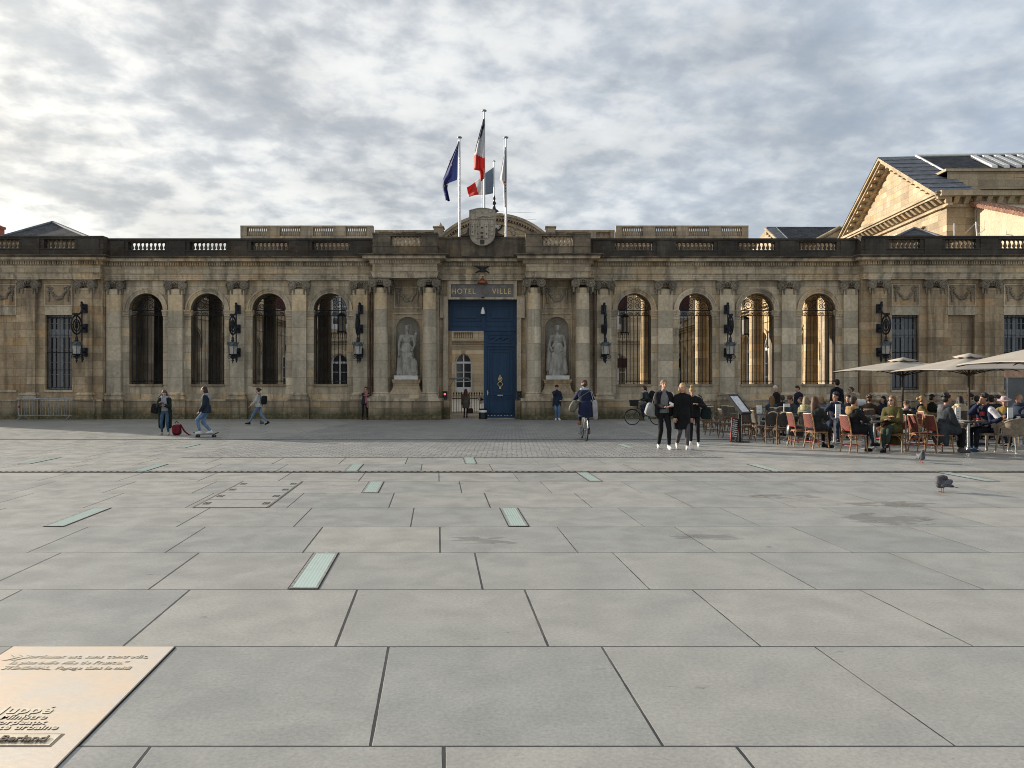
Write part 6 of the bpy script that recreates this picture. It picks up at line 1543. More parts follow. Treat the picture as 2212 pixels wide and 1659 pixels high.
p = gpos(559, 918.3)
a = person('person in pale grey sweater and jeans striding left with a small backpack', p, R(-86), 1.60, pel=(0, 0, .90), neck=(0, -.03, 1.41), hl=(.22, -.30, .90), hr=(-.22, .12, .88), hair=(DBROWN, 'backbun'), top=((.42, .41, .38), .06, 1.12), legs=((.13, .21, .34), .92), shoes=BLACK, scarf=(.34, .30, .24, .0), fl=(.06, -.42, .09), fr=(-.06, .40, .14), toe=(0, 0), toepitch=(-.1, .45), kp=(0, -1, .2))
bagobj('backpack', 'small black backpack on the back of the person striding left', 'backpack', (p.x + .24, p.y, p.z + 1.08), (.10, .14, .19), BLACK, 0, .1, strap=[[(p.x + .16, p.y - .1, p.z + 1.2), (p.x + .05, p.y - .15, p.z + 1.34), (p.x - .1, p.y - .13, p.z + 1.2), (p.x + .12, p.y - .12, p.z + .95)]])

p = V3((X_at(789, 39.0), 38.85, gz(39)))
a = person('person in dark blue jacket with long dusty pink scarf leaning on the corner', p, R(20), 1.63, neck=(.06, -.04, 1.43), yaw=-.3, pitch=.1, hl=(-.02, -.20, 1.24), hr=(.14, -.22, 1.28), hair=(DARKH, 'short'), top=((.018, .024, .04), .10, 1.05), legs=(BLACK, .95), shoes=(.05, .02, .018), scarf=(.30, .13, .12, .75), glasses='eye', fl=(.13, -.05, .08), fr=(-.12, .02, .08))

p = V3((X_at(1006, 41.2), 41.2, gz(41)))
a = person('person with auburn hair in a grey coat walking in through the gate', p, R(176), 1.53, neck=(0, -.02, 1.42), hl=(.25, -.06, .80), hr=(-.24, .02, .82), hair=(AUBURN, 'long'), top=((.10, .085, .07), .34, 1.15), legs=(BLACK, .9), fl=(.07, .18, .12), fr=(-.05, -.12, .08), kp=(0, -1, 0), toepitch=(.4, 0), face=False)
w_ = wrist(a, -1); bagobj('handbag', 'brown handbag carried by the person going in through the gate', 'bag', (w_.x + .03, w_.y, w_.z - .36), (.15, .07, .14), (.04, .022, .018), .3, 0, strap=[[(w_.x - .05, w_.y, w_.z - .24), (w_.x, w_.y, w_.z - .08), (w_.x + .09, w_.y, w_.z - .24)]])

p = V3((X_at(1203, 38.4), 38.45, gz(38.4)))
a = person('person in navy parka and beret leaning on the plinth below the right statue', p, R(4), 1.73, neck=(.0, .05, 1.42), pitch=.12, hl=(.16, -.16, .98), hr=(.0, -.20, 1.48), pr=(-.6, .2, -.6), hair=(DARKH, 'short'), top=((.016, .026, .045), .25, 1.18), legs=((.10, .17, .28), .98), shoes=WHITE, hat=('beret', (.03, .015, .018)), fl=(.09, -.16, .08), fr=(-.07, -.12, .08))

# --- rider going away
p = gpos(1262, 949.5)
bk = bicycle('white city bicycle ridden away from the camera towards the gate', p, R(-88), 'bwhite', group='ridden bicycles')
a = person('person in navy coat and pale blue scarf cycling away', p, R(-178), 1.74, pel=(0, .24, .99), neck=(0, .06, 1.47), hl=(.25, -.24, 1.06), hr=(-.25, -.24, 1.06), pl=(.6, .3, -.4), pr=(-.6, .3, -.4), hair=(BROWN, 'backbun'), top=((.014, .02, .05), .30, 1.22), legs=((.018, .024, .05), .95), shoes=(.22, .10, .045), scarf=(.30, .37, .42, 0), fl=(.13, .05, .52), fr=(-.13, .10, .25), kp=(.1, -1, .3), face=False, hat=('beret', (.09, .04, .025)))
bagobj('satchel', 'grey green satchel slung on the left side of the cyclist in navy', 'bag', (p.x - .34, p.y - .22, p.z + 1.03), (.12, .10, .19), (.15, .14, .11), 0, .5, strap=[[(p.x - .30, p.y - .3, p.z + 1.18), (p.x - .08, p.y - .36, p.z + 1.36), (p.x + .16, p.y - .22, p.z + 1.50)]], e=.7)
bagobj('tote_bag', 'flat white cotton tote hanging at the right side of the cyclist in navy', 'bag', (p.x + .30, p.y - .26, p.z + .92), (.08, .05, .30), (.36, .355, .37), .2, -.05, strap=[[(p.x + .25, p.y - .26, p.z + 1.2), (p.x + .18, p.y - .24, p.z + 1.48), (p.x + .14, p.y - .12, p.z + 1.5)], [(p.x + .33, p.y - .26, p.z + 1.2), (p.x + .2, p.y - .22, p.z + 1.5)]])
# --- rider going left, behind the three walkers
p = gpos(1393, 918.3)
bk = bicycle('dark city bicycle with front basket ridden to the left along the front', p, 0, 'bgreen', basket=True, group='ridden bicycles')
a = person('person in dark jacket and grey scarf cycling left with a backpack', p, R(-90), 1.68, pel=(0, .24, .99), neck=(0, -.04, 1.42), pitch=-.1, hl=(.24, -.18, 1.05), hr=(-.24, -.18, 1.05), pl=(.6, .2, -.5), pr=(-.6, .2, -.5), hair=(DBROWN, 'pony'), top=((.022, .03, .036), .05, 1.12), legs=((.02, .035, .075), .98), shoes=(.10, .07, .06), scarf=(.33, .34, .36, 0), fl=(.13, .10, .50), fr=(-.13, -.02, .27), kp=(.0, -1, .3))
bagobj('backpack', 'black backpack on the rider going left', 'backpack', (p.x + .28, p.y, p.z + 1.30), (.11, .15, .19), BLACK, 0, .45)

# --- three people walking towards us
p = gpos(1433, 970)
a = person('person in grey sweater and open black puffer jacket walking towards the camera', p, R(6), 1.75, neck=(0, -.02, 1.43), yaw=-.05, hl=(.13, -.27, 1.10), hr=(-.05, -.27, 1.06), hair=((.22, .14, .075), 'pony'), top=((.013, .012, .016), .06, 1.18), inner=(.165, .168, .175), legs=(BLACK, 1.0), shoes=WHITE, fl=(.10, -.14, .08), fr=(-.09, .12, .09), toe=(.1, -.2), kp=(0, -1, 0), vox=.013)
W1P = a
w_ = wrist(a, -1); bagobj('tote_bag', 'white and black tote tucked under the arm of the person in grey sweater', 'bag', (p.x - .30, p.y + .0, .99), (.17, .08, .17), (.27, .27, .265), .3, .35, strap=[[(p.x - .28, p.y, 1.15), (p.x - .22, p.y + .02, 1.40), (p.x - .16, p.y + .1, 1.44)]])
w_ = wrist(a, 1); b = MB(); b.T = Matrix.Translation((w_.x - .03, w_.y - .10, w_.z + .05)) @ Matrix.Rotation(.5, 4, 'Y'); b.box(-.055, .055, -.004, .004, -.03, .03); tag(b.build('card', 'white'), 'small white card held by the person in grey sweater', 'card')
p = gpos(1474, 970.5)
a = person('person with long blond hair in a long black coat walking towards the camera', p, R(2), 1.67, neck=(0, -.02, 1.43), yaw=-.15, hl=(.25, .06, .84), hr=(-.24, -.16, .82), hair=((.38, .25, .12), 'long'), top=((.008, .008, .009), .40, 1.26), legs=((.085, .082, .088), 1.1), shoes=WHITE, fl=(.09, -.16, .08), fr=(-.10, .16, .14), toepitch=(0, .35), kp=(0, -1, 0), vox=.013)
p = gpos(1499, 963.5)
a = person('person in black looking down with blond hair in a bun, right of the trio', p, R(-12), 1.62, neck=(-.03, -.07, 1.40), pitch=.65, yaw=-.2, hl=(.10, -.30, 1.20), hr=(-.16, -.12, .84), pl=(.8, .3, -.5), hair=((.36, .23, .10), 'bun'), top=((.010, .010, .012), .10, 1.15), legs=(BLACK, .95), shoes=WHITE, fl=(.12, -.14, .08), fr=(-.08, .10, .10), kp=(0, -1, 0), vox=.013)
p = a.location; bagobj('shoulder_bag', 'dark green shoulder bag on the arm of the person looking down', 'bag', (p.x + .34, p.y + .05, .86), (.14, .09, .17), (.012, .022, .022), -.2, 0, strap=[[(p.x + .3, p.y + .04, 1.0), (p.x + .22, p.y + .04, 1.3), (p.x + .14, p.y + .08, 1.36)]])

# --- standing beyond the terrace
def stand(px, Y, H, rz, lab, **k): return person(lab, V3((X_at(px, Y), Y, gz(Y))), R(rz), H, vox=.02, **k)
stand(1677, 31, 1.66, -80, 'white haired person in a black coat walking left behind the terrace', pitch=.3, hair=(WHITEH, 'short'), top=(BLACK, .30, 1.15), legs=(BLACK, 1.0), fl=(.07, -.2, .08), fr=(-.07, .2, .1))
stand(1725, 30.5, 1.66, -75, 'dark haired person in black jacket walking left behind the terrace', pitch=.35, hair=(DARKH, 'short'), top=((.012, .016, .03), .15, 1.2), legs=(BLACK, 1.0), fl=(.07, -.2, .08), fr=(-.07, .2, .1))
stand(1808, 27.2, 1.86, -160, 'tall person in dark suit standing with back turned among the tables', hair=(DARKH, 'short'), top=((.010, .014, .026), .12, 1.2), legs=(BLACK, 1.05), face=False)
stand(1839, 28.5, 1.60, -65, 'person with glasses in beige hooded jacket standing by the scooters', hair=(DBROWN, 'backbun'), top=((.24, .215, .18), .1, 1.15), hood=(.26, .235, .20), glasses='eye')
# ---------------------------------------------------------------- café terrace
def weave(name, c1, c2, sc=34, slant=False):
    t = NT(name); x, y, z = t.sep(t.obj())
    a = t.M('ADD', x, t.M('MULTIPLY', y, .7)); 
    if slant: b_ = t.M('FRACT', t.M('MULTIPLY', t.M('ADD', t.M('ABSOLUTE', a), z), sc * .6)); f = t.M('GREATER_THAN', b_, .5)
    else:
        i = t.M('FLOOR', t.M('MULTIPLY', a, sc)); j = t.M('FLOOR', t.M('MULTIPLY', z, sc * 1.1)); f = t.M('MODULO', t.M('ABSOLUTE', t.M('ADD', i, j)), 2.0)
    n = t.noise(t.obj(), 14, 3); g_ = t.mr(n, .3, .7, .8, 1.2)
    t.bump(f, .4, .01)
    return t.set(t.mix(1.0, t.mix(f, c1, c2), t.com(g_, g_, g_), 'MULTIPLY'), .6, 0, .35)
MAT['redweave'] = weave('red_woven_cane', (.20, .055, .038), (.09, .018, .016)); MAT['redpaint'] = plain('red_binding', (.34, .022, .016), .5, 0, .3, 20)
MAT['bamboo'] = plain('honey_bamboo', (.28, .16, .07), .5, 0, .35, 18); MAT['greyweave'] = weave('grey_brown_woven_cane', (.135, .115, .095), (.085, .075, .062)); MAT['brownrod'] = plain('brown_rattan_rod', (.13, .075, .04), .5, 0, .35, 16)
MAT['stripeweave'] = weave('striped_cane', (.45, .42, .34), (.05, .06, .05), 36, True); MAT['blackweave'] = weave('dark_mesh', (.045, .043, .04), (.03, .03, .028)); MAT['tubweave'] = weave('beige_plastic_rattan', (.30, .245, .185), (.235, .19, .14), 60)
MAT['tabletop'] = plain('dark_table_top', (.03, .028, .026), .35, 0, .25, 10, .6); MAT['palerim'] = plain('pale_cane_edge', (.50, .44, .33), .5, 0, .2, 20)
def make_chair(weavem, rod, bind, rim, round_back=False):
    """bistro chair, seat front towards -y, origin on the ground under the seat"""
    t = thing('bistro_chair', 'x', 'chair'); P_ = lambda nm, b, m: b.build(nm, m, t, world=False)
    b = MB(); n = 20; rr = []
    for z, k in ((.435, .96), (.45, 1.0), (.468, .98)): rr.append([(.215 * k * math.copysign(abs(math.cos(2 * PI * i / n)) ** .7, math.cos(2 * PI * i / n)), .205 * k * math.copysign(abs(math.sin(2 * PI * i / n)) ** .7, math.sin(2 * PI * i / n)), z) for i in range(n)])
    b.rings(rr); P_('seat', b, weavem)
    b = MB()
    for z in (.425,): b.tube([(-.20, -.19, z), (.20, -.19, z), (.21, .19, z), (-.21, .19, z), (-.20, -.19, z)], .016, 6)
    P_('seat_frame', b, rod)
    for sx_ in (-1, 1):
        b = MB(); b.tube([(sx_ * .185, -.175, .44), (sx_ * .195, -.20, .2), (sx_ * .205, -.225, 0)], .017, 7); P_('leg', b, rod)
        b = MB(); b.tube([(sx_ * .19, .255, .0), (sx_ * .185, .20, .25), (sx_ * .18, .19, .46), (sx_ * .185, .23, .70), (sx_ * .175, .275, .90)], .017, 7); P_('leg', b, rod)
    # woven back between the posts, curved
    b = MB(); nx, nz = 10, 8; V = []
    for side in (0, 1):
        for j in range(nz + 1):
            z = .56 + .345 * j / nz; y0 = .205 + (z - .5) * .19
            hw = .172 - (.02 * (j / nz) ** 3 if not round_back else .05 * (j / nz) ** 4)
            for i in range(nx + 1):
                u = -1 + 2 * i / nx; top_ = 0 if not round_back else -.05 * u * u * (j / nz) ** 3
                V.append((u * hw, y0 + .035 * (1 - u * u) + (.009 if side else -.009), z + top_))
    F = []; M_ = (nx + 1) * (nz + 1)
    for s_ in (0, 1):
        for j in range(nz):
            for i in range(nx): a = s_ * M_ + j * (nx + 1) + i; F.append((a, a + 1, a + nx + 2, a + nx + 1))
    b._a(V, F, 0, True); P_('backrest', b, weavem)
    b = MB(); top = [V[nz * (nx + 1) + i] for i in range(nx + 1)]; b.tube([(x, y + .009, z + .006) for x, y, z in top], .017, 6); P_('top_rail', b, rim)
    b = MB(); b.tube([(-.178, .20, .55), (0, .235, .55), (.178, .20, .55)], .013, 6); P_('back_rail', b, bind)
    b = MB()
    for z, f, k in ((.17, -.20, .22), ):
        b.tube([(-.2, -.205, z), (.2, -.205, z)], .011, 6); b.tube([(-.19, .21, z), (.19, .21, z)], .011, 6)
        for sx_ in (-1, 1): b.tube([(sx_ * .197, -.205, z + .01), (sx_ * .19, .21, z + .01)], .011, 6)
    P_('stretcher', b, bind)
    for sx_ in (-1, 1):
        b = MB(); b.tube([(sx_ * .19, -.20, .28), (sx_ * .12, -.19, .38), (sx_ * .03, -.185, .425)], .009, 5); b.tube([(sx_ * .195, -.19, .28), (sx_ * .20, -.10, .38), (sx_ * .20, .0, .425)], .009, 5); b.tube([(sx_ * .19, .2, .28), (sx_ * .12, .2, .38), (sx_ * .03, .2, .425)], .009, 5); P_('brace', b, rod)
    return t
def make_tub():
    t = thing('tub_chair', 'x', 'chair'); P_ = lambda nm, b, m: b.build(nm, m, t, world=False)
    b = MB(); softbox(b, (0, -.02, .43), (.24, .24, .035), None, .4); P_('seat', b, 'tubweave')
    b = MB(); nx, nz = 22, 7; V = []
    for side in (0, 1):
        for j in range(nz + 1):
            for i in range(nx + 1):
                a = R(-25 + 230 * i / nx); e = math.sin(max(0, min(1, (math.sin(a) + .35) / 1.35)) * PI / 2); zt = .66 + .16 * e
                zb_ = .44 + (.16 if e < .3 else 0); z = zb_ + (zt - zb_) * j / nz; r = .265 + .035 * (z - .44) / .4 + (.012 if side else -.012)
                V.append((r * math.cos(a), -.02 + r * math.sin(a), z))
    F = []; M_ = (nx + 1) * (nz + 1)
    for s_ in (0, 1):
        for j in range(nz):
            for i in range(nx): a = s_ * M_ + j * (nx + 1) + i; F.append((a, a + 1, a + nx + 2, a + nx + 1))
    b._a(V, F, 0, True); P_('backrest', b, 'tubweave')
    b = MB(); b.tube([(V[nz * (nx + 1) + i][0] * 1.04, V[nz * (nx + 1) + i][1] * 1.04, V[nz * (nx + 1) + i][2] + .005) for i in range(nx + 1)], .022, 6); P_('arm_rail', b, 'tubweave')
    for x, y in ((-.21, -.2), (.21, -.2), (-.22, .2), (.22, .2)):
        b = MB(); b.tube([(x, y, .45), (x * 1.2, y * 1.3, .03)], [.024, .019], 7); l = P_('leg', b, 'tubweave'); b = MB(); b.lathe([(.02, 0), (.022, .03)], (x * 1.215, y * 1.315, 0), 8); b.build('foot_cap', 'white', l, world=False)
    return t
def make_table():
    t = thing('bistro_table', 'x', 'table'); P_ = lambda nm, b, m: b.build(nm, m, t, world=False)
    b = MB(); softbox(b, (0, 0, .735), (.33, .33, .014), None, .28); P_('table_top', b, 'tabletop')
    b = MB(); b.lathe([(.11, .70), (.11, .72)], (0, 0, 0), 10); b.lathe([(.036, .06), (.036, .71)], (0, 0, 0), 14); P_('column', b, 'steel')
    b = MB(); b.lathe([(.06, .05), (.05, .10), (.036, .11)], (0, 0, 0), 12)
    for k in range(4): a = PI / 4 + PI / 2 * k; b.tube([(0, 0, .075), (.18 * math.cos(a), .18 * math.sin(a), .06), (.34 * math.cos(a), .34 * math.sin(a), .02)], [.03, .024, .016], 6)
    P_('base', b, 'steel')
    return t
RED = make_chair('redweave', 'bamboo', 'redpaint', 'palerim'); GRY = make_chair('greyweave', 'brownrod', 'brownrod', 'palerim'); STR = make_chair('stripeweave', 'brownrod', 'brownrod', 'brownrod'); BLK = make_chair('blackweave', 'brownrod', 'brownrod', 'palerim', True); TUB = make_tub(); TAB = make_table()
RED['label'] = 'x'
used = {}
def place(proto, px, py, deg, label, group, sc=None):
    p = gpos(px, py) if py > 100 else V3((X_at(px, py), py, gz(py)))
    if proto.name not in used: o = proto; used[proto.name] = 1; o.location = p; o.rotation_euler = (0, 0, R(deg)); o['label'] = label; o['group'] = group
    else: o = dup(proto, p, R(deg), label, group, sc)
    return o
gr = 'red woven bistro chairs of the terrace'
place(RED, 1727, 964, 95, 'red woven bistro chair with a black handbag hung on it', gr)
place(RED, 1764, 968, 105, 'red woven bistro chair under the person with long hair seen from behind', gr)
place(RED, 1845, 977.5, 100, 'red woven bistro chair under the person with the fur hood, nearest front left', gr)
place(RED, 1992, 975, 95, 'empty red woven bistro chair left of the one with the grey hooded person', gr)
place(RED, 2030, 977.5, 98, 'red woven bistro chair under the person in the grey hooded coat', gr)
place(RED, 1934, 975.5, -40, 'red woven bistro chair hidden behind the person in the olive coat', gr)
place(RED, 1902, 959, -70, 'red woven bistro chair seen between the front table and the olive coat', gr)
place(RED, 1968, 960, -90, 'red woven bistro chair in the second row right of the olive coat', gr)
place(RED, 1800, 955, -30, 'red woven bistro chair of the person resting chin on hand', gr)
gg = 'grey woven bistro chairs of the terrace'
for px, py, dg, lab in ((1543, 940, 100, 'grey woven bistro chair standing nearest to the three walkers'), (1573, 945, 95, 'grey woven bistro chair just left of the slanted menu stand'), (1612, 951, 178, 'grey woven bistro chair with its back to us right of the menu stand'), (1641, 952.5, 100, 'grey woven bistro chair seen from the side right of the menu stand'),
                      (1522, 933, -60, 'grey woven bistro chair behind the one nearest the walkers'), (1508, 928, 80, 'grey woven bistro chair half hidden by the walkers'), (1560, 927, 185, 'small far grey woven chair by the wall, behind the left tables'), (1590, 930, 120, 'far grey woven chair right behind the menu stand'), (1618, 934, -90, 'far grey woven chair in front of the steel barrier'), (1656, 942, -95, 'grey woven chair turned towards the left side tables'),
                      (1700, 940, -90, 'grey woven chair of the person reading with head bowed'), (1668, 936, 175, 'grey woven chair of the person in the denim jacket'), (1990, 950, 60, 'grey woven chair under the blond person in camouflage'), (1955, 952, 20, 'grey woven chair under the person in dark quilted jacket'), (2072, 950, 170, 'grey woven chair under the person with the cream hood'), (2092, 944, -80, 'grey woven chair of the smiling dark haired person'), (1775, 938, 180, 'grey woven chair under the blond person in grey hoodie'), (1740, 957, 160, 'grey woven chair under the person in the pale olive jacket'), (2172, 958, -30, 'grey woven chair under the person with the pink hat'), (1535, 922, 20, 'farthest grey woven chair by the wall left of the menu stand')):
    place(GRY, px, py, dg, lab, gg)
place(STR, 1650, 938, 5, 'green and white striped bistro chair facing us, right one of the pair', 'striped bistro chairs'); place(STR, 1622, 941, 10, 'green and white striped bistro chair facing us, left one of the pair', 'striped bistro chairs')
place(BLK, 1668, 957, 165, 'dark round backed bistro chair, left one of the pair beside the handbag chair', 'dark round backed chairs'); place(BLK, 1690, 959.5, 172, 'dark round backed bistro chair right beside the chair with the handbag', 'dark round backed chairs')
gt = 'beige tub chairs of the terrace'
place(TUB, 2187, 977.5, 205, 'beige tub chair seen from behind at the right border', gt); place(TUB, 2132, 974, -75, 'beige tub chair under the person in navy and white jacket', gt); place(TUB, 2062, 962, 90, 'beige tub chair behind the front right table', gt); place(TUB, 2206, 962, -70, 'beige tub chair of the bald person', gt); place(TUB, 2160, 949, 180, 'far beige tub chair behind the hat wearer', gt)
gb = 'steel pedestal tables of the terrace'
TABS = [(1889, 974, 0, 'pedestal table between the fur hood and the olive coat'), (2092, 975, 10, 'pedestal table with cups between the two people at the front right'), (1702, 951, 0, 'pedestal table with a black menu holder beside the dark chairs'), (1803, 961, 5, 'pedestal table with a tall white menu card'), (1596, 941, 20, 'empty pedestal table behind the slanted menu stand'), (1541, 932, 0, 'empty far pedestal table near the walkers'), (1640, 944, 10, 'pedestal table with small menu cards before the striped chairs'),
        (1955, 962, 0, 'pedestal table behind the olive coat'), (2020, 958, 0, 'pedestal table in the second row behind the grey hooded person'), (1736, 943, 0, 'pedestal table before the reading person'), (2190, 965, 0, 'pedestal table in front of the bald person'), (1870, 956, 0, 'cluttered pedestal table behind the person with the fur hood'), (1915, 951, 0, 'pedestal table in the third row behind the olive coat')]
TB = [place(TAB, *q, gb) for q in TABS]

# --- seated guests
def sit(px, py, deg, H, lab, **k):
    p = gpos(px, py) if py > 100 else V3((X_at(px, py), py, gz(py)))
    k.setdefault('pel', (0, .04, .57)); k.setdefault('neck', (0, .04, 1.07)); k.setdefault('fl', (.11, -.42, .08)); k.setdefault('fr', (-.10, -.36, .08)); k.setdefault('hl', (.12, -.36, .80)); k.setdefault('hr', (-.12, -.36, .80)); k.setdefault('pl', (.8, .4, -.6)); k.setdefault('pr', (-.8, .4, -.6)); k.setdefault('vox', .018)
    return person(lab, p, R(deg), H, sit=True, kp=(0, -.8, .6), **k)
OL = (.075, .065, .022)
sit(1712, 940, -62, 1.66, 'seated person in dark jacket reading with bowed reddish brown head', pitch=.55, neck=(0, -.04, 1.05), hair=((.10, .045, .022), 'messy'), top=((.035, .038, .046), .05, 1.12), skin=PALE)
sit(1762, 968, 118, 1.68, 'seated person with long brown hair and dark padded jacket seen from behind', hair=((.085, .04, .022), 'longer'), top=((.022, .024, .024), .12, 1.3), legs=(BLACK, 1.0), face=False, yaw=.25)
sit(1805, 954, -30, 1.78, 'seated person with dark hair resting chin on hand beside a fur trimmed hood', yaw=-.35, hr=(-.05, -.22, 1.10), pr=(-.6, -.2, -.8), hair=(DARKH, 'messy'), top=((.018, .026, .05), .12, 1.2), hood=(.36, .29, .19), skin=TAN)
sit(1846, 977.5, 104, 1.70, 'seated person in black parka with brown fur hood nearest the front', yaw=.25, hr=(-.14, -.30, .82), hl=(.12, -.32, 1.0), hair=(DBROWN, 'short'), top=((.010, .010, .011), .30, 1.28), hood=(.30, .19, .085), legs=((.02, .03, .045), .98), shoes=BLACK, skin=TAN, fl=(.12, -.44, .08), fr=(-.02, -.50, .22))
sit(1927, 975.5, -42, 1.72, 'seated person with sunglasses in an olive coat, legs crossed, elbows on table', yaw=-.25, hr=(.03, -.30, .86), hl=(.05, -.30, .80), hair=((.17, .10, .05), 'long'), top=(OL, .50, 1.3), inner=None, legs=((.028, .042, .036), 1.1), shoes=BLACK, glasses='sunglass', fl=(.02, -.46, .20), fr=(-.06, -.40, .08), skin=PALE, scarf=None)
sit(1994, 950, 62, 1.66, 'seated blond person in brown camouflage jacket', hair=(BLOND, 'backbun'), top=((.15, .105, .04), .05, 1.15), hood=(.012, .012, .014), yaw=.2)
sit(1957, 952, 15, 1.45, 'seated young person with brown hair in dark quilted jacket', pitch=.3, hair=((.13, .07, .035), 'messy'), top=((.025, .025, .028), .05, 1.15), scarf=(.25, .23, .22, 0))
sit(2040, 977.5, 92, 1.78, 'seated person in charcoal hooded coat with black curly hair at the front right table', yaw=.15, neck=(0, -.04, 1.06), hair=(DARKH, 'messy'), top=((.040, .045, .052), .45, 1.28), hood=(.10, .10, .11), legs=(BLACK, 1.05), shoes=(.10, .09, .09), skin=TAN, hl=(.1, -.34, .62), hr=(-.1, -.28, .60))
sit(2132, 974, -76, 1.78, 'seated person in navy and white jacket and striped track pants, hand on chin', yaw=-.05, neck=(0, -.06, 1.06), pitch=.1, hr=(-.03, -.24, 1.10), hl=(.16, -.10, .64), pr=(-.6, -.2, -.8), hair=(DARKH, 'messy'), top=((.018, .024, .055), .05, 1.22), inner=(.016, .018, .03), legs=((.012, .014, .022), 1.08), shoes=(.02, .07, .16), skin=TAN)
sit(2170, 957, -40, 1.62, 'seated person wearing a pale pink wide brimmed hat', hair=(DBROWN, 'short'), hat=('brim', (.46, .36, .38)), top=((.24, .17, .06), .05, 1.1), pitch=.25, skin=TAN)
sit(2200, 963, -68, 1.74, 'bald seated person in navy jacket at the right border', hair=(BLACK, 'bald'), top=((.028, .038, .062), .05, 1.25), scarf=(.03, .04, .07, 0), skin=(.46, .26, .17))
sit(2073, 950, 165, 1.66, 'seated person with dark hair and a cream hood seen from behind', hair=(DARKH, 'long'), top=((.42, .36, .24), .05, 1.22), hood=(.46, .40, .28), face=False)
sit(2094, 944, -75, 1.72, 'smiling seated person with dark curly hair in grey jacket', hair=(DARKH, 'curly'), top=((.20, .21, .21), .05, 1.2), skin=TAN)
sit(1773, 938, 170, 1.62, 'seated person with tousled blond hair in grey hoodie far back', hair=((.26, .16, .075), 'bob'), top=((.14, .15, .17), .05, 1.15), face=False)
sit(1742, 957, 140, 1.66, 'seated person in pale olive jacket partly behind the long haired guest', hair=((.20, .15, .09), 'bob'), top=((.20, .20, .11), .10, 1.2), hood=(.36, .34, .20), face=False)
sit(1666, 935, -170, 1.62, 'seated person in blue denim jacket with long light brown hair', hair=((.16, .085, .035), 'longer'), top=((.025, .055, .10), .05, 1.1), face=False, yaw=-.6)
sit(1728, 930, -120, 1.55, 'far seated person with short red brown hair behind the reading guest', hair=((.13, .05, .025), 'short'), top=((.05, .05, .055), .05, 1.1), face=False)
sit(2112, 946, 120, 1.66, 'seated person with black hair in dark jacket in the back row at right', hair=(DARKH, 'short'), top=((.015, .015, .018), .05, 1.2), face=False)
sit(2154, 944, -60, 1.64, 'seated person with dark hair behind the pink hat', hair=(DARKH, 'curly'), top=((.02, .02, .024), .05, 1.2), skin=TAN)

for px, py, dg, H, lab, clab, hr_, tp, kw in (
    (1690, 932, 165, 1.64, 'far seated person with dark ponytail in black jacket, back turned, left of the reading guest', 'grey woven chair under the far person with the dark ponytail', (DBROWN, 'pony'), (.014, .014, .016), dict(face=False)),
    (1832, 945, -40, 1.68, 'seated person in black with short dark hair between the chin rester and the fur hood', 'grey woven chair under the person in black behind the fur hood', (DARKH, 'short'), (.012, .012, .015), dict(skin=TAN)),
    (1878, 944, 150, 1.66, 'seated person in dark brown jacket behind the cluttered table', 'grey woven chair under the person in dark brown jacket', (BROWN, 'messy'), (.045, .03, .02), dict(face=False)),
    (1907, 941, -70, 1.62, 'seated person in navy with black hair just left of the sunglasses wearer, further back', 'grey woven chair under the person in navy left of the sunglasses wearer', (DARKH, 'bob'), (.014, .02, .04), dict()),
    (2016, 942, 80, 1.70, 'seated person in dark green jacket behind the charcoal hooded coat', 'grey woven chair under the person in dark green jacket', (DARKH, 'short'), (.016, .026, .02), dict(skin=TAN)),
    (2140, 950, 170, 1.66, 'seated person in black puffer with back turned between navy jacket and pink hat', 'grey woven chair under the person in black puffer at right', (DARKH, 'curly'), (.013, .013, .016), dict(face=False))):
    place(GRY, px, py, dg, clab, gg)
    sit(px, py, dg, H, lab, hair=hr_, top=(tp, .05, 1.2), **kw)
# striped sides of the track pants
for bn in [o for o in COL.objects if o.get('label', '').startswith('seated person in navy and white jacket')]:
    SC, W, EL, N, P, SH = body_info[bn.name]
    b = MB(); b.T = SC; KN_, F_ = ik(P + V3((-.085, 0, -.03)), (-.10, -.36, .08), .44, .425, (0, -.8, .6))
    for k in (-.022, 0, .022):
        hp = P + V3((-.085, 0, -.03)); b.tube([hp + V3((-.088, -.02, k)), KN_ + V3((-.069, .0, k + .005)), KN_ + V3((-.055, -.035, -.06 + k)), F_ + V3((-.052, k, .10))], .0065, 5)
    o = b.build('side_stripes', 'white', None); o.parent = bn
    b = MB(); b.T = SC; b.cap(SH[1] * 1.0, SH[1].lerp(EL[1], .95), .089, .072); b.cap(SH[-1], SH[-1].lerp(EL[-1], .5), .089, .078); me = remesh(b, .016, 2); o = link('white_sleeve_panel', me, [CL((.60, .58, .62))]); o.parent = bn
    b = MB(); b.T = SC; c = P.lerp(N, .66) + V3((0, -.128, 0)); b.box(c.x - .06, c.x + .06, c.y - .012, c.y + .03, c.z - .05, c.z + .05); o = b.build('chest_print', MAT.setdefault('print', plain('red_chest_print', (.40, .05, .07), .8, 0, .5, 60)), None); o.parent = bn

# handbag on the first red chair
c = gpos(1714, 962); bagobj('handbag', 'black leather handbag hanging from a red chair', 'bag', (c.x, c.y - .12, .38), (.24, .10, .16), BLACK, .2, .14, strap=[[(c.x - .12, c.y - .12, .48), (c.x + .0, c.y - .06, .80), (c.x + .10, c.y - .02, .84), (c.x + .16, c.y - .08, .5)]], mat=plain('black_leather', (.016, .018, .022), .38, 0, .3, 12, .6), e=.32)

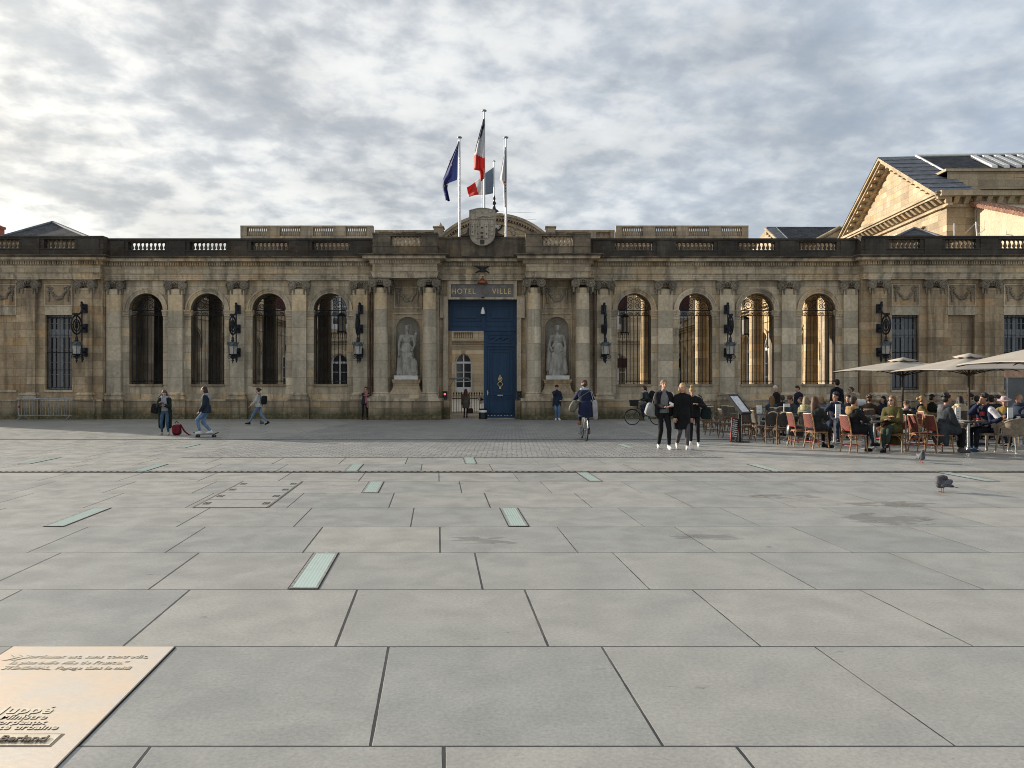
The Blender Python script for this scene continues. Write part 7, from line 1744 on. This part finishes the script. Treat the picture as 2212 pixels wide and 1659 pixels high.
# --- things on the tables
def card(i, dx, dy, w, h, label, mt='white', dark=None, rz=0.2, lines=0):
    o = TB[i]; x, y, z = o.location.x + dx, o.location.y + dy, o.location.z + .75; t = thing('menu_card', label, 'menu card', (x, y, z), 0, 'menu cards on the tables'); T = Matrix.Translation((x, y, z)) @ Matrix.Rotation(rz, 4, 'Z')
    b = MB(); b.T = T; b.box(-w / 2, w / 2, -.012, .012, .008, h); b.build('card', mt, t)
    b = MB(); b.T = T; b.box(-w / 2 - .01, w / 2 + .01, -.035, .035, 0, .012); b.build('stand', 'tabletop', t)
    if dark: b = MB(); b.T = T; b.box(-w / 2 + .006, w / 2 - .006, -.0145, -.0122, .012, h * dark); b.build('picture', MAT.setdefault('cardpic', plain('dark_card_picture', (.03, .045, .05), .5, 0, .7, 40)), t)
    if lines:
        b = MB(); b.T = T
        for k in range(lines): b.box(-w * .22, w * .2, -.0145, -.0122, h * (.16 + .7 * k / lines), h * (.16 + .7 * k / lines) + h * .04)
        b.build('print', MAT.setdefault('cardink', plain('grey_print', (.24, .22, .23), .7, 0, .3, 60)), t)
card(2, -.05, -.05, .20, .36, 'tall menu holder with a dark picture and white top beside the dark chairs', dark=.72)
card(3, .05, -.1, .15, .38, 'tall white printed menu card before the person resting chin on hand', lines=5)
card(6, .0, 0, .17, .28, 'white price card standing on the table before the striped chairs', lines=2)
card(1, -.22, .08, .15, .34, 'pink and white menu card on the table of the charcoal coat', lines=4)
card(9, 0, 0, .1, .22, 'small white card on the table of the reading person'); card(12, .05, 0, .09, .24, 'slim white card on a third row table'); card(10, -.1, 0, .16, .3, 'cream menu card in front of the pink hat')
def cup(i, dx, dy, label, mt='white'):
    o = TB[i]; x, y, z = o.location.x + dx, o.location.y + dy, o.location.z + .75; t = thing('cup', label, 'cup', (x, y, z), 0, 'cups on the tables')
    b = MB(); b.lathe([(.03, 0), (.05, .004), (.072, .014), (.07, .016), (.03, .008)], (x, y, z), 14); b.build('saucer', 'white', t)
    b = MB(); b.lathe([(.022, .012), (.034, .04), (.04, .075), (.036, .075), (.03, .03)], (x, y, z), 12); c_ = b.build('cup_body', mt, t); b = MB(); b.torus((x + .048, y, z + .045), .018, .005, 'y', 10, 5); b.build('handle', mt, c_)
cup(1, .10, -.1, 'red cup on a saucer, left one on the front right table', 'redpaint'); cup(1, .26, .02, 'red cup on a saucer nearer the navy jacket', 'redpaint'); cup(0, -.1, .05, 'white cup on the front table before the olive coat'); cup(10, .05, -.1, 'white cup in front of the bald person')
o = TB[1]; b = MB(); b.lathe([(.03, 0), (.10, .006), (.13, .018), (.125, .02), (.02, .010)], (o.location.x - .20, o.location.y - .18, o.location.z + .75), 16); tag(b.build('plate', 'white'), 'white plate at the left end of the front right table', 'plate')
o = TB[11]; t = thing('folded_menus', 'pile of folded printed menus on the cluttered table', 'menus', (o.location.x, o.location.y, o.location.z + .75))
for k in range(4): b = MB(); b.T = Matrix.Translation((o.location.x + .04 * k - .1, o.location.y, o.location.z + .75 + .012 * k)) @ Matrix.Rotation(.3 * k, 4, 'Z'); b.box(-.14, .14, -.1, .1, .0005, .010); b.build('menu', 'white' if k % 2 == 0 else 'redpaint', t)

# --- parasols
def canvas_mat():
    t = NT('taupe_parasol_canvas'); tr = t.node('ShaderNodeBsdfTranslucent'); tr.inputs[0].default_value = (.42, .36, .28, 1); n = t.noise(t.pos(), 1.5, 4); f = t.mr(n, .3, .7, .92, 1.08)
    t.set(t.mix(1.0, (.43, .395, .345), t.com(f, f, f), 'MULTIPLY'), .85, 0, .2); mx_ = t.node('ShaderNodeMixShader'); mx_.inputs[0].default_value = .22
    t.l.new(t.b.outputs[0], mx_.inputs[1]); t.l.new(tr.outputs[0], mx_.inputs[2]); t.l.new(mx_.outputs[0], t.n['Material Output'].inputs[0]); return t.m
MAT['canvas'] = canvas_mat()
def parasol(px, Y, hw, ze, za, rz, label):
    x = X_at(px, Y); z0 = gz(Y); t = thing('parasol', label, 'parasol', (x, Y, z0), 0, 'taupe parasols over the terrace'); T = Matrix.Translation((x, Y, 0)) @ Matrix.Rotation(rz, 4, 'Z')
    b = MB(); b.T = T; n = 12; V = []
    for j in range(n + 1):
        f = j / n
        for k in range(32):
            a = 2 * PI * k / 32; c, s_ = math.cos(a), math.sin(a); m_ = max(abs(c), abs(s_)); r = f * hw
            cr = min(abs(c), abs(s_)) / m_                       # 1 on the corner ribs
            z = za + (ze - za) * f - .10 * hw * f * (1 - f) * (1 - cr) - .05 * (1 - cr) * f * 0 - .04 * f * cr * f
            V.append((r * c / m_, r * s_ / m_, z))
    b._a(V, [(j * 32 + k, j * 32 + (k + 1) % 32, (j + 1) * 32 + (k + 1) % 32, (j + 1) * 32 + k) for j in range(n) for k in range(32)], 0, True)
    o = b.build('canopy', 'canvas', t); md_ = o.modifiers.new('thickness', 'SOLIDIFY'); md_.thickness = .008
    b = MB(); b.T = T; V = [(0, 0, za + .10)] + [(hw * .2 * math.cos(2 * PI * k / 16) / max(abs(math.cos(2 * PI * k / 16)), abs(math.sin(2 * PI * k / 16))), hw * .2 * math.sin(2 * PI * k / 16) / max(abs(math.cos(2 * PI * k / 16)), abs(math.sin(2 * PI * k / 16))), za - .02 + .025 * math.sin(k * 2.4)) for k in range(16)]
    b._a(V, [(0, 1 + k, 1 + (k + 1) % 16) for k in range(16)], 0, True); o = b.build('vent_cap', 'canvas', t); md_ = o.modifiers.new('thickness', 'SOLIDIFY'); md_.thickness = .008
    b = MB(); b.T = T; b.tube([(0, 0, z0 + .06), (0, 0, za + .05)], .032, 10); b.lathe([(.06, za - .55), (.075, za - .5), (.06, za - .45)], (0, 0, 0), 10); b.build('pole', 'wood', t)
    b = MB(); b.T = T; b.box(-.35, .35, -.35, .35, z0, z0 + .07); b.build('base_plate', 'iron', t)
    for k in range(8):
        a = PI / 4 * k; c, s_ = math.cos(a), math.sin(a); m_ = max(abs(c), abs(s_)); e = V3((hw * c / m_, hw * s_ / m_, ze - .05 - (.04 if k % 2 else 0))); i_ = V3((0, 0, za - .06))
        b = MB(); b.T = T; b.tube([i_, e], .014, 5); rb = b.build('rib', 'wood', t); b = MB(); b.T = T; b.tube([(0, 0, za - .52), i_.lerp(e, .5)], .014, 5); b.build('strut', 'wood', rb)
parasol(1950, 25.5, 1.62, 2.10, 2.42, .06, 'leftmost taupe parasol standing nearest the building')
parasol(2093, 21.5, 1.45, 2.06, 2.42, .04, 'middle taupe parasol with its pole before the blank wall panel')
parasol(2285, 17.2, 1.42, 2.17, 2.60, .05, 'nearest taupe parasol cut off by the right border')

# --- menu stand and slate
c = gpos(1598, 955); t = thing('menu_stand', 'black menu stand with a slanted glazed display board', 'menu stand', c)
b = MB(); b.box(c.x - .035, c.x + .035, c.y - .035, c.y + .035, c.z + .02, 1.02); b.build('post', 'iron', t)
b = MB(); b.lathe([(.30, c.z), (.30, c.z + .012), (.05, c.z + .03)], (c.x, c.y, 0), 20); b.build('foot_plate', 'iron', t)
T = Matrix.Translation((c.x + .02, c.y - .02, 1.05)) @ Matrix.Rotation(R(20), 4, 'Z') @ Matrix.Rotation(R(32), 4, 'Y') @ Matrix.Rotation(R(34), 4, 'X')
T = Matrix.Translation((c.x - .02, c.y - .02, 1.06)) @ Matrix.Rotation(R(40), 4, 'Z') @ Matrix.Rotation(R(-42), 4, 'X')
b = MB(); b.T = T; frame(b, -.26, .26, -.36, .36, 0, .05, .03); b.box(-.26, .26, .01, .05, -.36, .36); bd_ = b.build('board', 'iron', t)
b = MB(); b.T = T; b.box(-.21, .21, -.012, .008, -.31, .31); b.build('display', MAT.setdefault('disp', plain('pale_menu_sheet', (.55, .56, .56), .2, 0, .2, 14, .7)), bd_)
c2 = gpos(1585, 955.5); t = thing('menu_slate', 'narrow red framed menu slate leaning on the menu stand', 'menu board', c2)
T = Matrix.Translation((c2.x, c2.y, c2.z)) @ Matrix.Rotation(R(8), 4, 'Z') @ Matrix.Rotation(R(10), 4, 'Y') @ Matrix.Rotation(R(-12), 4, 'X')
b = MB(); b.T = T; frame(b, -.115, .115, 0, .72, 0, .018, .012); b.build('frame', 'redpaint', t)
b = MB(); b.T = T; b.box(-.099, .099, -.004, .01, .016, .704); sl2 = b.build('slate', 'tabletop', t)
b = MB(); b.T = T; rr = random.Random(4)
for k in range(9):
    z = .17 + .06 * k; x = -.075
    while x < .07: w_ = rr.uniform(.008, .022); b.box(x, x + w_, -.0065, -.0042, z, z + rr.uniform(.016, .034)); x += w_ + .006
b.tube([(-.0, -.006, .05), (.03, -.006, .08), (.04, -.006, .14)], .005, 4); b.tube([(-.06, -.006, .04), (.06, -.006, .04)], .005, 4); b.build('chalk_writing', 'white', sl2)

# --- crowd barriers
def barrier(px0, px1, Y, label, red=True):
    x0, x1 = X_at(px0, Y), X_at(px1, Y); z0 = gz(Y); t = thing('crowd_barrier', label, 'barrier', ((x0 + x1) / 2, Y, z0), 0, 'steel crowd barriers')
    b = MB(); r = .10; zt, zb_ = z0 + 1.08, z0 + .26
    b.tube([(x0, Y, zb_), (x0, Y, zt - r), (x0 + .03, Y, zt - .03), (x0 + r, Y, zt), (x1 - r, Y, zt), (x1 - .03, Y, zt - .03), (x1, Y, zt - r), (x1, Y, zb_), (x0, Y, zb_)], .021, 8); b.build('frame', 'galv', t)
    n = 19
    for i in range(n): b = MB(); x = x0 + (x1 - x0) * (i + 1) / (n + 1); b.tube([(x, Y, zb_), (x, Y, zt)], .011, 5); b.build('bar', 'galv', t)
    for x in (x0 + .12, x1 - .12): b = MB(); b.tube([(x, Y, zb_), (x - .05, Y - .32, z0 + .015)], .018, 6); b.tube([(x, Y, zb_), (x + .05, Y + .32, z0 + .015)], .018, 6); b.box(x - .09, x + .0, Y - .38, Y - .28, z0, z0 + .02); b.build('foot', 'galv', t)
    b = MB(); b.box(x0 - .03, x0 + .03, Y - .03, Y + .03, z0 + .62, z0 + .74); b.build('tape', 'redpaint', t)
barrier(41, 156, 37.9, 'galvanised crowd barrier standing before the left pavilion window')
barrier(1628, 1718, 33.5, 'galvanised crowd barrier behind the terrace chairs'); 

# --- parked scooters and bicycles along the building
def scooter(px, Y, deg, paint, label, box=False, shield=True, cover=False):
    p = V3((X_at(px, Y), Y, gz(Y))); t = thing('motor_scooter', label, 'scooter', p, R(deg), 'scooters parked along the front'); P_ = lambda nm, b, m: b.build(nm, m, t, world=False)
    for x in (-.62, .55):
        b = MB(); b.torus((x, 0, .24), .18, .06, 'y', 24, 8); w_ = P_('wheel', b, 'rubber'); b = MB(); b.lathe([(.14, -.04), (.14, .04)], (x, 0, .24), 14, axis='y'); b.build('rim', 'galv', w_, world=False)
    b = MB(); softbox(b, (.38, 0, .58), (.42, .17, .17), Matrix.Rotation(-.12, 3, 'Y'), .6); softbox(b, (-.08, 0, .30), (.34, .16, .07), None, .5); softbox(b, (-.46, 0, .62), (.10, .21, .32), Matrix.Rotation(.25, 3, 'Y'), .6); softbox(b, (-.62, 0, .44), (.20, .09, .06), None, .7); me = remesh(b, .02, 2); o = link('body_shell', me, [paint], t, False)
    b = MB(); softbox(b, (.30, 0, .76), (.40, .15, .06), Matrix.Rotation(-.06, 3, 'Y'), .6); P_('seat', b, 'rubber')
    b = MB(); b.tube([(-.62, 0, .24), (-.50, 0, .7), (-.42, 0, .95)], .03, 8); softbox(b, (-.42, 0, 1.0), (.10, .13, .08), None, .7); b.tube([(-.36, .34, 1.02), (-.40, .15, 1.0), (-.40, -.15, 1.0), (-.36, -.34, 1.02)], .018, 6); hb = P_('handlebar', b, 'iron')
    b = MB(); b.ell((-.53, 0, 1.0), (.04, .08, .07)); P_('headlight', b, 'lantern_glass')
    for q in (-1, 1):
        b = MB(); b.tube([(-.40, q * .22, 1.02), (-.44, q * .30, 1.22)], .008, 5); b.ell((-.44, q * .32, 1.27), (.015, .055, .045)); b.build('mirror', 'galv', hb, world=False)
    b = MB(); softbox(b, (.80, 0, .60), (.03, .10, .045), None, .7); P_('tail_light', b, 'redlight')
    if box: b = MB(); softbox(b, (.78, 0, .99), (.19, .22, .15), None, .5); P_('top_case', b, paint); b = MB(); b.box(.58, .8, -.05, .05, .80, .85); P_('case_rack', b, 'iron')
    if cover: b = MB(); softbox(b, (.1, 0, .92), (.55, .26, .16), Matrix.Rotation(-.08, 3, 'Y'), .8); P_('black_cover', b, 'rubber')
MAT['scw'] = plain('white_scooter_paint', (.55, .55, .54), .25, .05, .08, 4, .6); MAT['scd'] = plain('dark_scooter_paint', (.02, .022, .03), .3, .1, .2, 4, .6); MAT['scb'] = plain('blue_scooter_paint', (.02, .04, .10), .3, .1, .2, 4, .6)
scooter(1752, 31.5, 10, 'scd', 'dark scooter under a black cover beside the person in black jacket', cover=True)
scooter(1862, 32.5, -68, 'scw', 'white scooter facing us with its headlight and mirrors', )
scooter(1894, 30.8, 118, 'scw', 'white scooter with a big rounded top case seen from behind', box=True)
scooter(1922, 31.5, -75, 'scd', 'dark scooter with raised mirror between the white ones and the window')
scooter(1975, 32.0, -72, 'scb', 'blue and white scooter parked under the barred window')
for px, Y, dg, fr_, cr, lab in ((2003, 31.5, -60, 'bwhite', False, 'pale bicycle parked next to the blue scooter'), (2024, 31.0, 130, 'bgreen', True, 'parked bicycle carrying an orange wooden crate'), (2052, 32, -65, 'bgreen', False, 'dark bicycle parked under the middle parasol'), (2085, 32, -60, 'iron', False, 'black bicycle parked beneath the blank wall panel'), (2122, 32.5, -62, 'bgreen', False, 'dark bicycle parked left of the grey screen')):
    bicycle(lab, V3((X_at(px, Y), Y, gz(Y))), R(dg), fr_, crate=cr, group='bicycles parked along the front')
# grey wind screen with a beige valance at the border
Y = 27.0; x0 = X_at(2177, Y); t = thing('terrace_screen', 'grey glazed wind screen with a salmon valance at the right border', 'screen', (x0 + 1.5, Y, gz(Y)))
b = MB(); b.box(x0, x0 + 3.2, Y, Y + .03, gz(Y) + .05, Z_at(816, Y)); b.build('panel', MAT.setdefault('greyglass', plain('smoked_screen_glass', (.075, .08, .082), .18, 0, .3, 1.2, .6)), t)
b = MB(); b.box(x0 - .05, x0, Y - .02, Y + .05, gz(Y), Z_at(812, Y)); b.box(x0 + 1.5, x0 + 1.55, Y - .02, Y + .05, gz(Y), Z_at(812, Y)); b.build('post', 'galv', t)
b = MB(); b.box(x0 - .15, x0 + 3.3, Y - .08, Y - .05, Z_at(815.5, Y), Z_at(799, Y)); b.build('valance', CL((.42, .27, .19)), t)

# --- pigeons
def pigeon(px, py, deg, label, preen=False, small=False, sc=1.0):
    p = gpos(px, py); T = Matrix.Scale(sc, 4); b = MB(); b.T = T
    tilt = Matrix.Rotation(R(-22), 3, 'Y')
    b.ell((0, 0, .125), (.105, .062, .066), rot=tilt); b.ell((-.05, 0, .15), (.06, .058, .065)); b.cap((.06, 0, .10), (.155, 0, .075), .035, .018)
    if preen: b.cap((-.06, 0, .18), (-.015, -.03, .205), .045, .036); b.ell((.015, -.035, .20), (.034, .03, .03))
    else: b.cap((-.06, 0, .17), (-.075, 0, .215), .042, .03); b.ell((-.082, 0, .232), (.032, .027, .028)); b.cap((-.105, 0, .228), (-.128, 0, .222), .008, .003)
    me = remesh(b, .007, 2); o = link('pigeon', me, ['pgrey']); o.location = p; o.rotation_euler = (0, 0, R(deg)); tag(o, label, 'pigeon', 'pigeons on the square')
    b = MB(); b.T = T
    for q in (-1, 1): b.ell((.03, q * .052, .125), (.095, .014, .045), rot=tilt)
    w = b.build('wings', 'pwing', None); w.parent = o
    b = MB(); b.T = T; b._a([(.10, -.03, .092), (.10, .03, .092), (.225, .036, .058), (.225, -.036, .058), (.10, -.03, .080), (.10, .03, .080), (.225, .036, .052), (.225, -.036, .052)], [(0, 1, 2, 3), (4, 5, 6, 7), (0, 1, 5, 4), (1, 2, 6, 5), (2, 3, 7, 6), (3, 0, 4, 7)], 0, False); w = b.build('tail', 'pdark', None); w.parent = o
    b = MB(); b.T = T
    for q in (-1, 1):
        b.tube([(-.005, q * .022, .075), (-.002, q * .022, .0)], .005, 5)
        for a in (-.5, 0, .5): b.tube([(-.002, q * .022, .006), (-.04 * math.cos(a), q * .022 + .04 * math.sin(a), .004)], .004, 4)
    w = b.build('legs', 'ppink', None); w.parent = o
def pmat():
    t = NT('pigeon_plumage'); x, y, z = t.sep(t.obj()); n = t.noise(t.obj(), 22, 4, .6)
    c = t.mix(t.mr(z, .15, .2), t.mix(t.mr(n, .35, .65), (.11, .115, .13), (.055, .06, .07)), t.mix(n, (.035, .05, .045), (.07, .045, .07)))
    return t.set(c, .6, 0, .4)
MAT['pgrey'] = pmat(); MAT['pwing'] = plain('barred_wing_feathers', (.09, .095, .11), .6, 0, .7, 28); MAT['pdark'] = plain('dark_tail_feathers', (.02, .022, .026), .6); MAT['ppink'] = plain('pink_bird_legs', (.42, .14, .11), .6)
pigeon(2036, 1063, 8, 'dark pigeon preening in front of the drain, facing left', preen=True, sc=1.15)
pigeon(1990, 999.8, 80, 'round pigeon standing towards us behind the drain', sc=1.1)
pigeon(565, 919, 70, 'small pale pigeon behind the heels of the striding person', sc=.9)
# ---------------------------------------------------------------- light, sky, camera
ELEV = R(15.5); SD = Vector((-.857 * math.cos(ELEV), .515 * math.cos(ELEV), math.sin(ELEV))).normalized()
sl = bpy.data.lights.new('sun', 'SUN'); sl.energy = 5.0; sl.angle = R(.6); sl.color = (1.0, .895, .76)
so = bpy.data.objects.new('sun', sl); COL.objects.link(so); so.location = (-60, 40, 40)
so.rotation_euler = (-SD).to_track_quat('-Z', 'Y').to_euler()
w = bpy.data.worlds.new('World'); S.world = w; w.use_nodes = True
t = NT.__new__(NT); t.t = w.node_tree; t.n = t.t.nodes; t.l = t.t.links
for n in list(t.n): t.n.remove(n)
out = t.node('ShaderNodeOutputWorld'); bg = t.node('ShaderNodeBackground'); t.l.new(bg.outputs[0], out.inputs[0])
sky = t.node('ShaderNodeTexSky', sky_type='NISHITA', sun_disc=False); sky.sun_elevation = ELEV; sky.sun_rotation = R(-59)
sky.air_density = 1.0; sky.dust_density = 1.2
D = t.node('ShaderNodeTexCoord').outputs['Generated']
dx, dy, dz = t.sep(D)
zz = t.M('ADD', t.M('MAXIMUM', dz, 0.0), .24)
px = t.M('DIVIDE', dx, zz); py = t.M('DIVIDE', dy, zz)
# mottled altocumulus sheet seen from below, puffs drawn out a little from lower left to upper right
ra = R(22)
cu = t.M('ADD', t.M('MULTIPLY', px, math.cos(ra)), t.M('MULTIPLY', py, math.sin(ra)))
cv = t.M('SUBTRACT', t.M('MULTIPLY', py, math.cos(ra)), t.M('MULTIPLY', px, math.sin(ra)))
V1 = t.com(t.M('MULTIPLY', cu, .92), t.M('MULTIPLY', cv, 1.0), 2.6)
big = t.noise(V1, 1.1, 3, .5, .1)
mid = t.noise(V1, 4.4, 7, .55, .15)
puff = t.noise(t.com(t.M('MULTIPLY', cu, .95), cv, 7.9), 11.5, 6, .55, .15)
shade = t.noise(V1, 1.9, 5, .6, .1)
dens = t.M('ADD', t.M('ADD', t.M('MULTIPLY', big, .15), t.M('MULTIPLY', mid, .40)), t.M('MULTIPLY', puff, .45))
right = t.mr(t.M('DIVIDE', dx, t.M('ADD', t.M('ABSOLUTE', dy), .05)), -.30, .55)      # the sheet thins out and turns bluer to the right
def ramp(st, src):
    rp = t.node('ShaderNodeValToRGB'); t.l.new(src, rp.inputs[0]); e = rp.color_ramp.elements
    while len(e) < len(st): e.new(.5)
    for k, (p, c) in zip(e, st): k.position = p; k.color = (*c, 1)
    return rp.outputs[0]
cl_l = ramp([(.36, (.92, .915, .885)), (.43, (.87, .87, .845)), (.475, (.755, .765, .765)), (.515, (.635, .655, .67)), (.56, (.53, .555, .58)), (.64, (.45, .48, .515))], dens)
cl_r = ramp([(.36, (.72, .76, .80)), (.44, (.63, .685, .745)), (.50, (.54, .605, .685)), (.56, (.485, .55, .64)), (.64, (.44, .51, .61))], dens)
cl = t.mix(t.M('MULTIPLY', right, .92), cl_l, cl_r)
sh_ = t.mr(shade, .38, .66, 1.10, .88); cl = t.mix(1.0, cl, t.com(sh_, sh_, sh_), 'MULTIPLY')
low = t.mr(dz, .20, .0)                                                             # paler towards the horizon
cl = t.mix(t.M('MULTIPLY', low, t.mr(right, 0, 1, .55, .50)), cl, t.mix(right, (.88, .86, .80), (.66, .73, .80)))
SKYGAIN = 6.5
dp = t.node('ShaderNodeVectorMath', operation='DOT_PRODUCT'); t.l.new(D, dp.inputs[0]); dp.inputs[1].default_value = SD    # cloud lit through round the veiled sun
gl_ = t.mr(dp.outputs['Value'],   .70, 1.0); gl_ = t.M('MULTIPLY', gl_, gl_)
cl = t.mix(1.0, cl, t.com(t.M('ADD', 1.0, t.M('MULTIPLY', gl_, .55)), t.M('ADD', 1.0, t.M('MULTIPLY', gl_, .48)), t.M('ADD', 1.0, t.M('MULTIPLY', gl_, .35))), 'MULTIPLY')
clg = t.mix(1.0, cl, (SKYGAIN, SKYGAIN, SKYGAIN), 'MULTIPLY')
mx = t.mix(.9, sky.outputs[0], clg)
t.l.new(mx, bg.inputs[0]); bg.inputs[1].default_value = .1

cam = bpy.data.cameras.new('camera'); co = bpy.data.objects.new('camera', cam); COL.objects.link(co)
co.location = (0, 0, CAMH); co.rotation_euler = (R(90), 0, 0)
cam.sensor_width = 36; cam.lens = FPX / 2212 * 36; cam.shift_y = -7.5 / 2212; cam.clip_end = 2000; cam.clip_start = .05
S.camera = co
S.view_settings.view_transform = 'Standard'; S.view_settings.look = 'None'; S.view_settings.gamma = 1
S.view_settings.exposure = .62
S.render.resolution_x = 1024; S.render.resolution_y = 768

S.cycles.filter_width = 1.0
S.cycles.caustics_reflective = False; S.cycles.caustics_refractive = False
